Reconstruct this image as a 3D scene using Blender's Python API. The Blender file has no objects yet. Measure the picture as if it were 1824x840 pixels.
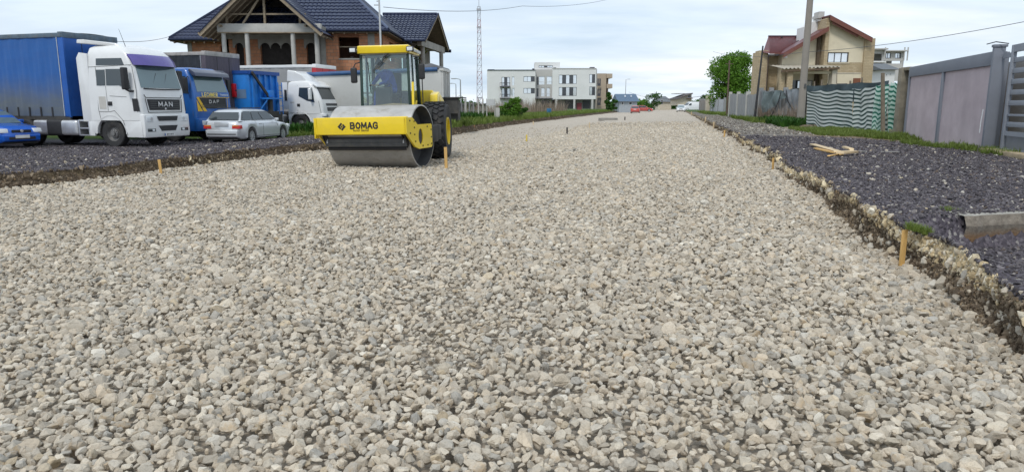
import bpy, bmesh, math, random
import numpy as np
from mathutils import Vector, Matrix, Euler
from math import radians, sin, cos, pi, sqrt, atan2, tan

random.seed(7)
SC = bpy.context.scene
COL = SC.collection
# ------------------------------------------------------------------ camera
FPX = 1260.0
CAM_H = 1.35
PITCH = math.atan(232 / FPX)
cam_data = bpy.data.cameras.new("camera")
cam_data.sensor_fit = 'HORIZONTAL'
cam_data.sensor_width = 36.0
cam_data.lens = 36.0 * FPX / 1824.0
cam_data.clip_start = 0.05
cam_data.clip_end = 6000.0
cam = bpy.data.objects.new("camera", cam_data)
COL.objects.link(cam)
cam.location = (0, 0, CAM_H)
cam.rotation_euler = (pi / 2 - PITCH, 0, 0)
SC.camera = cam
# ------------------------------------------------------------------ sky
SUN_EL, SUN_AZ = 52.0, 205.0      # azimuth clockwise from +Y: behind the camera, to the left
world = bpy.data.worlds.new("World")
SC.world = world
world.use_nodes = True
wn, wl = world.node_tree.nodes, world.node_tree.links
wn.clear()
w_out = wn.new('ShaderNodeOutputWorld')
w_bg = wn.new('ShaderNodeBackground')
w_bg.inputs['Strength'].default_value = 0.12
w_sky = wn.new('ShaderNodeTexSky')
w_sky.sky_type = 'NISHITA'
w_sky.sun_disc = False
w_sky.sun_elevation = radians(SUN_EL)
w_sky.sun_rotation = radians(SUN_AZ)
w_tc = wn.new('ShaderNodeTexCoord')
w_sep = wn.new('ShaderNodeSeparateXYZ')
wl.new(w_tc.outputs['Generated'], w_sep.inputs[0])
def wmath(op, a, b):
    n = wn.new('ShaderNodeMath'); n.operation = op
    for i, v in enumerate((a, b)):
        if isinstance(v, (int, float)): n.inputs[i].default_value = v
        else: wl.new(v, n.inputs[i])
    return n.outputs[0]
w_z = wmath('ADD', wmath('MAXIMUM', w_sep.outputs['Z'], 0.0), 0.16)
w_comb = wn.new('ShaderNodeCombineXYZ')
wl.new(wmath('DIVIDE', w_sep.outputs['X'], w_z), w_comb.inputs[0])
wl.new(wmath('DIVIDE', w_sep.outputs['Y'], w_z), w_comb.inputs[1])
w_map = wn.new('ShaderNodeMapping'); w_map.inputs['Scale'].default_value = (0.55, 1.0, 1.0)
w_map.inputs['Rotation'].default_value = (0, 0, radians(-14))
wl.new(w_comb.outputs[0], w_map.inputs[0])
def wnoise(scale, detail, rough, dist=0.0, off=0):
    n = wn.new('ShaderNodeTexNoise'); n.inputs['Scale'].default_value = scale
    n.inputs['Detail'].default_value = detail; n.inputs['Roughness'].default_value = rough
    n.inputs['Distortion'].default_value = dist
    wl.new(w_map.outputs[0], n.inputs['Vector'])
    return n.outputs[0]
def wramp(src, stops):
    r = wn.new('ShaderNodeValToRGB'); wl.new(src, r.inputs[0])
    el = r.color_ramp.elements
    while len(el) < len(stops): el.new(0.5)
    for e, (p, c) in zip(el, stops): e.position = p; e.color = (*c, 1)
    r.color_ramp.interpolation = 'EASE'
    return r.outputs[0]
cl1 = wramp(wnoise(0.75, 6, 0.52, 0.25), [(0.34, (4.7, 5.75, 6.9)), (0.50, (5.8, 6.65, 7.55)), (0.68, (7.7, 8.0, 8.4))])
cl2 = wramp(wnoise(2.1, 7, 0.55, 0.3), [(0.36, (0.93, 0.94, 0.95)), (0.66, (1.06, 1.05, 1.04))])
w_mul = wn.new('ShaderNodeMix'); w_mul.data_type = 'RGBA'; w_mul.blend_type = 'MULTIPLY'; w_mul.inputs[0].default_value = 1
wl.new(cl1, w_mul.inputs[6]); wl.new(cl2, w_mul.inputs[7])
w_mix = wn.new('ShaderNodeMix'); w_mix.data_type = 'RGBA'; w_mix.inputs[0].default_value = 0.93
wl.new(w_sky.outputs[0], w_mix.inputs[6]); wl.new(w_mul.outputs[2], w_mix.inputs[7])
wl.new(w_mix.outputs[2], w_bg.inputs['Color'])
wl.new(w_bg.outputs[0], w_out.inputs[0])
# ------------------------------------------------------------------ sun (thin overcast)
sun_d = bpy.data.lights.new("sun", 'SUN')
sun_d.energy = 1.5
sun_d.angle = radians(11)
sun_d.color = (1.0, 0.965, 0.91)
sun = bpy.data.objects.new("sun", sun_d)
COL.objects.link(sun)
_az = radians(SUN_AZ)
sv = Vector((sin(_az) * cos(radians(SUN_EL)), cos(_az) * cos(radians(SUN_EL)), sin(radians(SUN_EL))))
sun.rotation_euler = sv.to_track_quat('Z', 'Y').to_euler()
SC.view_settings.view_transform = 'Standard'
SC.view_settings.look = 'None'
SC.view_settings.exposure = 0.22
SC.view_settings.gamma = 1.0
SC.view_settings.use_curve_mapping = False

# ------------------------------------------------------------------ placement helpers (measured from the photograph, real metres)
ROAD_A = radians(12.45)
def at(u, v, Y):
    x = (u - 912) / FPX; y = -(v - 420) / FPX
    d = (x, cos(PITCH) + y * sin(PITCH), -sin(PITCH) + y * cos(PITCH))
    t = Y / d[1]
    return Vector((d[0] * t, Y, CAM_H + d[2] * t))
def onz(u, v, z):
    x = (u - 912) / FPX; y = -(v - 420) / FPX
    d = (x, cos(PITCH) + y * sin(PITCH), -sin(PITCH) + y * cos(PITCH))
    t = (z - CAM_H) / d[2]
    return Vector((d[0] * t, d[1] * t, z))
def st(x, y):
    return x * sin(ROAD_A) + y * cos(ROAD_A), x * cos(ROAD_A) - y * sin(ROAD_A)
def xy(s, t):
    return s * sin(ROAD_A) + t * cos(ROAD_A), s * cos(ROAD_A) - t * sin(ROAD_A)

# ------------------------------------------------------------------ object helpers
def tag(o, label=None, cat=None, group=None, kind=None):
    if label: o['label'] = label
    if cat: o['category'] = cat
    if group: o['group'] = group
    if kind: o['kind'] = kind
    return o
def empty(name, loc=(0, 0, 0), rz=0.0, parent=None):
    o = bpy.data.objects.new(name, None)
    COL.objects.link(o)
    o.location = loc; o.rotation_euler = (0, 0, rz)
    o.empty_display_size = 0.2
    if parent: o.parent = parent
    return o
def kids(o): return [c for c in bpy.data.objects if c.parent == o]
def copy_tree(o, parent=None, top=True):
    c = o.copy(); COL.objects.link(c); c.parent = parent
    for ch in kids(o): copy_tree(ch, c, False)
    return c

class MB:
    def __init__(self): self.v = []; self.f = []; self.m = []; self.mi = 0; self.T = None
    def _add(self, vs, fs):
        b = len(self.v)
        if self.T is not None: vs = [self.T @ Vector(p) for p in vs]
        self.v += [tuple(p) for p in vs]; self.f += [tuple(b + i for i in f) for f in fs]
        self.m += [self.mi] * len(fs)
        return self
    def box(self, c, s, rz=0, rx=0, ry=0):
        hx, hy, hz = s[0] / 2, s[1] / 2, s[2] / 2
        R = Euler((rx, ry, rz)).to_matrix() if (rz or rx or ry) else None
        vs = []
        for i in (-1, 1):
            for j in (-1, 1):
                for k in (-1, 1):
                    p = Vector((i * hx, j * hy, k * hz))
                    if R: p = R @ p
                    vs.append((p[0] + c[0], p[1] + c[1], p[2] + c[2]))
        return self._add(vs, [(0, 1, 3, 2), (4, 6, 7, 5), (0, 4, 5, 1), (2, 3, 7, 6), (0, 2, 6, 4), (1, 5, 7, 3)])
    def b2(self, x0, x1, y0, y1, z0, z1):
        return self.box(((x0 + x1) / 2, (y0 + y1) / 2, (z0 + z1) / 2), (abs(x1 - x0), abs(y1 - y0), abs(z1 - z0)))
    def bar(self, p, q, w, h=None, up=(0, 0, 1)):
        p, q = Vector(p), Vector(q); h = h or w
        d = (q - p).normalized(); up = Vector(up)
        if abs(d.dot(up)) > .98: up = Vector((0, 1, 0)) if abs(d.y) < .9 else Vector((1, 0, 0))
        s = d.cross(up).normalized(); u = s.cross(d)
        vs = []
        for e in (p, q):
            for a, b in ((-1, -1), (1, -1), (1, 1), (-1, 1)): vs.append(e + s * (a * w / 2) + u * (b * h / 2))
        return self._add(vs, [(3, 2, 1, 0), (4, 5, 6, 7), (0, 1, 5, 4), (1, 2, 6, 5), (2, 3, 7, 6), (3, 0, 4, 7)])
    def cyl(self, p, q, r1, r2=None, n=12, cap=True):
        p, q = Vector(p), Vector(q); r2 = r1 if r2 is None else r2
        d = (q - p).normalized(); up = Vector((0, 0, 1)) if abs(d.z) < .95 else Vector((1, 0, 0))
        s = d.cross(up).normalized(); u = s.cross(d)
        vs = []
        for e, r in ((p, r1), (q, r2)):
            for i in range(n):
                a = 2 * pi * i / n; vs.append(e + s * (cos(a) * r) + u * (sin(a) * r))
        fs = [(i, (i + 1) % n, n + (i + 1) % n, n + i) for i in range(n)]
        if cap: fs += [tuple(range(n))[::-1], tuple(range(n, 2 * n))]
        return self._add(vs, fs)
    def tube(self, pts, r, n=8):
        for a, b in zip(pts[:-1], pts[1:]): self.cyl(a, b, r, n=n)
        return self
    def lathe(self, prof, c=(0, 0, 0), axis='Y', n=32, a0=0, a1=2 * pi):
        """prof: (radius, along-axis) pairs"""
        full = abs(a1 - a0 - 2 * pi) < 1e-6
        m = n if full else n + 1
        vs = []
        for r, h in prof:
            for i in range(m):
                a = a0 + (a1 - a0) * i / n
                p = {'Y': (cos(a) * r, h, sin(a) * r), 'X': (h, cos(a) * r, sin(a) * r), 'Z': (cos(a) * r, sin(a) * r, h)}[axis]
                vs.append((p[0] + c[0], p[1] + c[1], p[2] + c[2]))
        fs = []
        for k in range(len(prof) - 1):
            for i in range(n):
                j = (i + 1) % m
                fs.append((k * m + i, k * m + j, (k + 1) * m + j, (k + 1) * m + i))
        return self._add(vs, fs)
    def prism(self, pts, y0, y1, axis='Y'):
        """polygon extruded: axis Y -> pts are (x,z); X -> (y,z); Z -> (x,y)"""
        n = len(pts); vs = []
        for h in (y0, y1):
            for a, b in pts:
                vs.append({'Y': (a, h, b), 'X': (h, a, b), 'Z': (a, b, h)}[axis])
        fs = [tuple(range(n)), tuple(range(n, 2 * n))[::-1]] + [(i, n + i, n + (i + 1) % n, (i + 1) % n) for i in range(n)]
        return self._add(vs, fs)
    def ploft(self, pts):
        """closed side profile of (x, z, halfwidth): a body symmetric about y=0"""
        n = len(pts)
        vs = [(x, -w, z) for x, z, w in pts] + [(x, w, z) for x, z, w in pts]
        fs = [tuple(range(n)), tuple(range(n, 2 * n))[::-1]] + [(i, n + i, n + (i + 1) % n, (i + 1) % n) for i in range(n)]
        return self._add(vs, fs)
    def quad(self, *p): return self._add(list(p), [tuple(range(len(p)))])
    def grid(self, rows):
        n = len(rows[0]); vs = [p for r in rows for p in r]
        fs = [(i * n + j, i * n + j + 1, (i + 1) * n + j + 1, (i + 1) * n + j) for i in range(len(rows) - 1) for j in range(n - 1)]
        return self._add(vs, fs)
    def sheet(self, pts, th):
        """polygon of 3D points given thickness th along its normal (outwards and inwards)"""
        P = [Vector(p) for p in pts]
        nrm = Vector((0, 0, 0))
        for i in range(len(P)):
            nrm += P[i].cross(P[(i + 1) % len(P)])
        nrm.normalize(); n = len(P)
        vs = [p + nrm * th / 2 for p in P] + [p - nrm * th / 2 for p in P]
        fs = [tuple(range(n)), tuple(range(n, 2 * n))[::-1]] + [(i, n + i, n + (i + 1) % n, (i + 1) % n) for i in range(n)]
        return self._add(vs, fs)
    def build(self, name, mat, parent=None, bevel=0, seg=2, smooth=False, loc=None, rz=None, fixn=True, ang=30, sharp=40):
        me = bpy.data.meshes.new(name)
        me.from_pydata(self.v, [], self.f)
        mats = mat if isinstance(mat, (list, tuple)) else [mat]
        for mt in mats: me.materials.append(mt)
        if len(mats) > 1: me.polygons.foreach_set('material_index', self.m)
        bm = bmesh.new(); bm.from_mesh(me)
        if fixn: bmesh.ops.recalc_face_normals(bm, faces=bm.faces)
        if bevel:
            es = [e for e in bm.edges if len(e.link_faces) == 2 and e.calc_face_angle(0) > radians(ang)]
            bmesh.ops.bevel(bm, geom=es, offset=bevel, segments=seg, affect='EDGES', profile=0.6, clamp_overlap=True)
        if smooth or bevel:
            for f in bm.faces: f.smooth = True
            for e in bm.edges:
                if len(e.link_faces) == 2: e.smooth = e.calc_face_angle(0) < radians(sharp)
        bm.to_mesh(me); bm.free()
        me.update()
        o = bpy.data.objects.new(name, me); COL.objects.link(o)
        if parent: o.parent = parent
        if loc is not None: o.location = loc
        if rz is not None: o.rotation_euler = (0, 0, rz)
        return o
def like(o, parent, loc=(0, 0, 0), rot=(0, 0, 0), scale=(1, 1, 1), name=None):
    c = bpy.data.objects.new(name or o.name.split('.')[0], o.data); COL.objects.link(c)
    c.parent = parent; c.location = loc; c.rotation_euler = rot; c.scale = scale
    return c
def text(s, size, name, mat, parent, loc, rot, ext=.004, bold=0, sx=1, align='CENTER'):
    cu = bpy.data.curves.new(name, 'FONT'); cu.body = s; cu.size = size; cu.extrude = ext; cu.offset = bold
    cu.space_character = 1.12; cu.align_x = align; cu.align_y = 'CENTER'; cu.resolution_u = 4
    tmp = bpy.data.objects.new('tmp', cu); COL.objects.link(tmp)
    dg = bpy.context.evaluated_depsgraph_get()
    me = bpy.data.meshes.new_from_object(tmp.evaluated_get(dg))
    bpy.data.objects.remove(tmp)
    me.materials.clear(); me.materials.append(mat)
    o = bpy.data.objects.new(name, me); COL.objects.link(o)
    o.parent = parent; o.location = loc; o.rotation_euler = rot; o.scale = (sx, 1, 1)
    return o

STROKES = {
 'A': [[(0, 0), (.5, 1), (1, 0)], [(.2, .32), (.8, .32)]], 'B': [[(0, 0), (0, 1), (.6, 1), (.85, .88), (.85, .65), (.6, .53), (0, .53)], [(.6, .53), (.92, .40), (.92, .14), (.65, 0), (0, 0)]],
 'C': [[(.95, .85), (.7, 1), (.3, 1), (0, .75), (0, .25), (.3, 0), (.7, 0), (.95, .15)]], 'D': [[(0, 0), (0, 1), (.55, 1), (.95, .75), (.95, .25), (.55, 0), (0, 0)]],
 'E': [[(.9, 1), (0, 1), (0, 0), (.9, 0)], [(0, .52), (.75, .52)]], 'F': [[(.9, 1), (0, 1), (0, 0)], [(0, .52), (.75, .52)]],
 'G': [[(.95, .85), (.7, 1), (.3, 1), (0, .75), (0, .25), (.3, 0), (.7, 0), (.95, .12), (.95, .48), (.58, .48)]], 'H': [[(0, 0), (0, 1)], [(.95, 0), (.95, 1)], [(0, .5), (.95, .5)]],
 'L': [[(0, 1), (0, 0), (.85, 0)]], 'M': [[(0, 0), (.08, 1), (.6, .22), (1.12, 1), (1.2, 0)]], 'N': [[(0, 0), (0, 1), (.95, 0), (.95, 1)]],
 'O': [[(.5, 1), (.18, .88), (0, .5), (.18, .12), (.5, 0), (.82, .12), (1, .5), (.82, .88), (.5, 1)]], 'R': [[(0, 0), (0, 1), (.65, 1), (.9, .85), (.9, .65), (.65, .5), (0, .5)], [(.5, .5), (.95, 0)]]}
def stroke_text(s, h, lw, sw, gap, x, cy, cz, mat, parent, depth=.006, name='lettering', slope=0.0):
    """bold block letters on a plane facing +x; each letter is a piece of its own"""
    W = [sw * (1.2 if c == 'M' else 1.0) for c in s]; tot = sum(W) + gap * (len(s) - 1); y = cy - tot / 2; out = []
    for c, w in zip(s, W):
        b = MB(); k = 0
        for line in STROKES[c]:
            for a, q in zip(line[:-1], line[1:]):
                k += 1; pa = Vector((0, y + a[0] * sw, cz + (a[1] - .5) * h)); pb = Vector((0, y + q[0] * sw, cz + (q[1] - .5) * h))
                d = (pb - pa).normalized() * lw * .42; pa -= d; pb += d
                pa.x = x + slope * (pa.z - cz) + k * .0002; pb.x = x + slope * (pb.z - cz) + k * .0002
                b.bar(pa, pb, lw, depth, up=(1, 0, 0))
        out.append(b.build(name, mat, parent)); y += w + gap
    return out
# ------------------------------------------------------------------ material helpers
MATS = {}
class NT:
    def __init__(self, name):
        self.mat = bpy.data.materials.new(name); self.mat.use_nodes = True
        self.n = self.mat.node_tree.nodes; self.l = self.mat.node_tree.links
        self.bsdf = self.n['Principled BSDF']; self.out = self.n['Material Output']
        self.tc = self.n.new('ShaderNodeTexCoord')
    def co(self, scale=(1, 1, 1), rot=(0, 0, 0), kind='Object'):
        m = self.n.new('ShaderNodeMapping'); m.inputs['Scale'].default_value = scale; m.inputs['Rotation'].default_value = rot
        self.l.new(self.tc.outputs[kind], m.inputs[0]); return m.outputs[0]
    def noise(self, scale, detail=4, rough=.55, vec=None, dist=0):
        n = self.n.new('ShaderNodeTexNoise'); n.inputs['Scale'].default_value = scale; n.inputs['Detail'].default_value = detail
        n.inputs['Roughness'].default_value = rough; n.inputs['Distortion'].default_value = dist
        self.l.new(vec or self.tc.outputs['Object'], n.inputs['Vector']); return n.outputs[0]
    def voro(self, scale, vec=None, feature='F1', out=0):
        n = self.n.new('ShaderNodeTexVoronoi'); n.feature = feature; n.inputs['Scale'].default_value = scale
        self.l.new(vec or self.tc.outputs['Object'], n.inputs['Vector']); return n.outputs[out]
    def ramp(self, src, stops, interp='LINEAR'):
        r = self.n.new('ShaderNodeValToRGB'); self.l.new(src, r.inputs[0]); el = r.color_ramp.elements
        while len(el) < len(stops): el.new(.5)
        for e, (p, c) in zip(el, stops):
            e.position = p; e.color = (*c, 1) if hasattr(c, '__len__') else (c, c, c, 1)
        r.color_ramp.interpolation = interp
        return r.outputs[0]
    def mix(self, f, a, b, mode='MIX'):
        m = self.n.new('ShaderNodeMix'); m.data_type = 'RGBA'; m.blend_type = mode
        for s, v in ((0, f), (6, a), (7, b)):
            if isinstance(v, (int, float)): m.inputs[s].default_value = v if s == 0 else (v, v, v, 1)
            elif isinstance(v, tuple): m.inputs[s].default_value = (*v, 1)
            else: self.l.new(v, m.inputs[s])
        return m.outputs[2]
    def math(self, op, a, b=0.0, c=0.0, clamp=False):
        m = self.n.new('ShaderNodeMath'); m.operation = op; m.use_clamp = clamp
        for i, v in enumerate((a, b, c)):
            if isinstance(v, (int, float)): m.inputs[i].default_value = v
            else: self.l.new(v, m.inputs[i])
        return m.outputs[0]
    def sep(self, vec):
        s = self.n.new('ShaderNodeSeparateXYZ'); self.l.new(vec, s.inputs[0]); return s.outputs
    def sm(self, x, a, b):
        """smoothstep of x from a to b"""
        m = self.n.new('ShaderNodeMapRange'); m.interpolation_type = 'SMOOTHSTEP'
        self.l.new(x, m.inputs[0]); m.inputs[1].default_value = a; m.inputs[2].default_value = b
        return m.outputs[0]
    def bump(self, h, strength=.5, dist=.02, normal=None):
        b = self.n.new('ShaderNodeBump'); b.inputs['Strength'].default_value = strength; b.inputs['Distance'].default_value = dist
        self.l.new(h, b.inputs['Height'])
        if normal: self.l.new(normal, b.inputs['Normal'])
        self.l.new(b.outputs[0], self.bsdf.inputs['Normal']); return b.outputs[0]
    def set(self, **k):
        for key, v in k.items():
            i = self.bsdf.inputs[key.replace('_', ' ')]
            if isinstance(v, (int, float)): i.default_value = v
            elif isinstance(v, tuple): i.default_value = (*v, 1)
            else: self.l.new(v, i)
        return self
    def rand(self):
        o = self.n.new('ShaderNodeObjectInfo'); return o.outputs['Random']
    def attr(self, name, out='Fac', kind='GEOMETRY'):
        a = self.n.new('ShaderNodeAttribute'); a.attribute_name = name; a.attribute_type = kind; return a.outputs[out]
def M(name, col, rough=.6, metal=0.0, var=.12, scale=3.0, bump=0.0, bs=40.0, bd=.01, coat=0.0, dirt=None, dirt_amt=.5, dscale=2.0, stretch=(1, 1, 1), spec=.5):
    if name in MATS: return MATS[name]
    t = NT(name)
    vec = t.co(scale=stretch)
    n = t.noise(scale, 6, .6, vec)
    c = t.mix(t.ramp(n, [(.3, 0.0), (.7, 1.0)]), tuple(x * (1 - var) for x in col), tuple(min(1, x * (1 + var)) for x in col))
    if dirt:
        n2 = t.noise(dscale, 8, .7, vec)
        c = t.mix(t.ramp(n2, [(.52, 0.0), (.78, dirt_amt)]), c, dirt)
    t.set(Base_Color=c, Roughness=rough, Metallic=metal, Coat_Weight=coat, Specular_IOR_Level=spec)
    if bump: t.bump(t.noise(bs, 6, .6, vec), bump, bd)
    MATS[name] = t.mat
    return t.mat
def glass_mat(name, tint=(.75, .85, .85), refl=.12, rough=.03):
    """thin window glass: part see-through, part mirror, more mirror at grazing angles"""
    t = NT(name); n, l = t.n, t.l
    n.remove(t.bsdf)
    tr = n.new('ShaderNodeBsdfTransparent'); tr.inputs[0].default_value = (*tint, 1)
    gl = n.new('ShaderNodeBsdfGlossy'); gl.inputs['Roughness'].default_value = rough; gl.inputs['Color'].default_value = (.95, .97, 1, 1)
    lw = n.new('ShaderNodeLayerWeight'); lw.inputs['Blend'].default_value = .35
    f = t.math('ADD', t.math('MULTIPLY', lw.outputs['Fresnel'], .55), refl, clamp=True)
    mx = n.new('ShaderNodeMixShader'); l.new(f, mx.inputs[0]); l.new(tr.outputs[0], mx.inputs[1]); l.new(gl.outputs[0], mx.inputs[2])
    l.new(mx.outputs[0], t.out.inputs[0])
    return t.mat
def pane_mat(name, col, rough=.06, metal=0.0, spec=.8):
    t = NT(name)
    n = t.noise(.8, 2, .5)
    t.set(Base_Color=t.mix(n, tuple(x * .8 for x in col), tuple(x * 1.2 for x in col)), Roughness=rough, Metallic=metal, Specular_IOR_Level=spec)
    return t.mat

# ------------------------------------------------------------------ numpy value noise
_rs = np.random.RandomState(11)
_perm = _rs.rand(512, 512)
def vn(x, y):
    x = np.asarray(x, float); y = np.asarray(y, float)
    xi = np.floor(x).astype(int); yi = np.floor(y).astype(int)
    fx = x - xi; fy = y - yi
    fx = fx * fx * (3 - 2 * fx); fy = fy * fy * (3 - 2 * fy)
    a = _perm[xi % 512, yi % 512]; b = _perm[(xi + 1) % 512, yi % 512]
    c = _perm[xi % 512, (yi + 1) % 512]; d = _perm[(xi + 1) % 512, (yi + 1) % 512]
    return (a * (1 - fx) + b * fx) * (1 - fy) + (c * (1 - fx) + d * fx) * fy - .5
def fbm(x, y, o=4, g=.5):
    r = 0; a = 1; x = np.asarray(x, float); y = np.asarray(y, float)
    for k in range(o):
        r = r + a * vn(x * 2 ** k + 17.3 * k, y * 2 ** k + 9.1 * k); a *= g
    return r
def sstep(x, a, b):
    t = np.clip((np.asarray(x, float) - a) / (b - a), 0, 1); return t * t * (3 - 2 * t)

# ------------------------------------------------------------------ instanced stuff (gravel, grass)
def proto_collection(name, meshes):
    c = bpy.data.collections.new(name)
    for i, me in enumerate(meshes):
        o = bpy.data.objects.new("%s_%02d" % (name, i), me); c.objects.link(o)
    return c
def scatter(name, coll, pts, rots, scl, idx, parent=None, rz=0.0):
    me = bpy.data.meshes.new(name)
    me.vertices.add(len(pts)); me.vertices.foreach_set('co', np.asarray(pts, dtype=np.float32).ravel())
    for nm, arr in (('rot', rots), ('scl', scl)):
        a = me.attributes.new(nm, 'FLOAT_VECTOR', 'POINT'); a.data.foreach_set('vector', np.asarray(arr, dtype=np.float32).ravel())
    a = me.attributes.new('idx', 'INT', 'POINT'); a.data.foreach_set('value', np.asarray(idx, dtype=np.int32))
    o = bpy.data.objects.new(name, me); COL.objects.link(o)
    if parent: o.parent = parent
    o.rotation_euler = (0, 0, rz)
    ng = bpy.data.node_groups.new(name, 'GeometryNodeTree')
    ng.interface.new_socket('Geometry', in_out='INPUT', socket_type='NodeSocketGeometry')
    ng.interface.new_socket('Geometry', in_out='OUTPUT', socket_type='NodeSocketGeometry')
    N, L = ng.nodes, ng.links
    gi = N.new('NodeGroupInput'); go = N.new('NodeGroupOutput')
    m2p = N.new('GeometryNodeMeshToPoints'); iop = N.new('GeometryNodeInstanceOnPoints')
    ci = N.new('GeometryNodeCollectionInfo'); ci.inputs['Collection'].default_value = coll
    ci.inputs['Separate Children'].default_value = True; ci.inputs['Reset Children'].default_value = True
    def na(nm, dt):
        n = N.new('GeometryNodeInputNamedAttribute'); n.data_type = dt; n.inputs['Name'].default_value = nm
        return [s for s in n.outputs if s.enabled and s.name == 'Attribute'][0]
    L.new(gi.outputs[0], m2p.inputs[0]); L.new(m2p.outputs[0], iop.inputs['Points'])
    L.new(ci.outputs[0], iop.inputs['Instance']); iop.inputs['Pick Instance'].default_value = True
    L.new(na('idx', 'INT'), iop.inputs['Instance Index'])
    L.new(na('rot', 'FLOAT_VECTOR'), iop.inputs['Rotation'])
    L.new(na('scl', 'FLOAT_VECTOR'), iop.inputs['Scale'])
    L.new(iop.outputs[0], go.inputs[0])
    md = o.modifiers.new('scatter', 'NODES'); md.node_group = ng
    o['kind'] = 'stuff'
    return o
def rock_mesh(name, mat, seed, npts=22, sub=True, jag=.06):
    rg = random.Random(seed)
    bm = bmesh.new()
    ax = (1.0, rg.uniform(.66, .95), rg.uniform(.5, .8))
    for i in range(npts):
        v = Vector((rg.gauss(0, 1), rg.gauss(0, 1), rg.gauss(0, 1))).normalized() * rg.uniform(.8, 1.05)
        bm.verts.new((v.x * ax[0] * .5, v.y * ax[1] * .5, v.z * ax[2] * .5))
    r = bmesh.ops.convex_hull(bm, input=bm.verts)
    bmesh.ops.delete(bm, geom=[g for g in r['geom_interior'] if isinstance(g, bmesh.types.BMVert)], context='VERTS')
    bmesh.ops.dissolve_limit(bm, angle_limit=radians(14), verts=bm.verts, edges=bm.edges)
    if sub:
        es = [e for e in bm.edges if len(e.link_faces) == 2]
        bmesh.ops.bevel(bm, geom=es, offset=.065, segments=1, affect='EDGES', clamp_overlap=True)
        bmesh.ops.triangulate(bm, faces=bm.faces)
        for v in bm.verts:
            v.co += Vector((rg.uniform(-1, 1), rg.uniform(-1, 1), rg.uniform(-1, 1))) * jag * .42
    else:
        bmesh.ops.triangulate(bm, faces=bm.faces)
    bmesh.ops.recalc_face_normals(bm, faces=bm.faces)
    for f in bm.faces: f.smooth = False
    me = bpy.data.meshes.new(name); bm.to_mesh(me); bm.free()
    me.materials.append(mat)
    return me
# ================================================================== TERRAIN (road frame: x = t across, y = s along, turned by -ROAD_A)
TR_S = [-5, 4.4, 6.4, 8.3, 11, 16, 34, 80, 220, 700]
TR_T = [1.90, 1.92, 2.13, 1.95, 2.0, 2.22, 2.45, 2.74, 3.33, 5.2]
TL_S = [-5, 8, 10, 11.8, 14, 21, 38, 54, 98, 160, 700]
TL_T = [-12.4, -11.9, -11.4, -10.8, -11.0, -11.05, -11.6, -12.1, -12.4, -11.8, -11.2]
def lipR(s): s = np.asarray(s, float); return np.interp(s, TR_S, TR_T) + .16 * fbm(s * .8, 3.3, 3) * np.clip(s / 10, .35, 2)
def lipL(s): s = np.asarray(s, float); return np.interp(s, TL_S, TL_T) + .28 * fbm(s * .55, 8.3, 3)
def z_gravel(s, t):
    s = np.asarray(s, float); t = np.asarray(t, float)
    z = .012 * t + .045 * fbm(t * .5, s * .22, 3) + .018 * fbm(t * 1.6, s * .9, 2)
    z = z + .045 * sstep(t, lipR(s) - .45, lipR(s)) * sstep(s, 5, 12) - .10 * sstep(t, lipR(s) - .6, lipR(s)) * sstep(-s, -11, -6) + .05 * sstep(-t, -lipL(s) - .5, -lipL(s))
    # the coarse layer ends in a low step; left of it the road is already fine and flat
    z = z - .07 * sstep(-t, 6.0, 6.5) * sstep(s, 20, 27)
    return z
def z_right(s, t, lift=True):
    s = np.asarray(s, float); t = np.asarray(t, float)
    X = s * sin(ROAD_A) + t * cos(ROAD_A); Y = s * cos(ROAD_A) - t * sin(ROAD_A)
    z = .36 + .03 * fbm(s * .7, t * .7, 3) - .03 * sstep(lipR(s) + .5 - t, 0, .4)
    d = 6.5 + .25 * (X - 4) - Y
    z = z - .30 * sstep(d, -.03, .10) * sstep(X, 3.35, 4.1) - .05 * sstep(d, .4, 1.6)
    z = z + .10 * np.exp(-((s - 40.5) ** 2 / 12 + (t - 6.6) ** 2 / 3)) - .08 * sstep(t, 4.5, 7.0) * sstep(-s, -28, -24)
    return z
def z_left(s, t):
    s = np.asarray(s, float); t = np.asarray(t, float)
    d = lipL(s) - t
    z = .17 - .37 * sstep(d, .3, 8.5) + .03 * fbm(s * .6, t * .6, 3)
    z = z + .12 * sstep(s, 33, 40) * sstep(d, .5, 4)
    return z
def noisy(P, amp, fr):
    pass
def s_rows(s0, s1, k, mn, mx):
    r = [s0]
    while r[-1] < s1: r.append(r[-1] + min(mx, max(mn, abs(r[-1]) * k)))
    return np.array(r)
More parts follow.
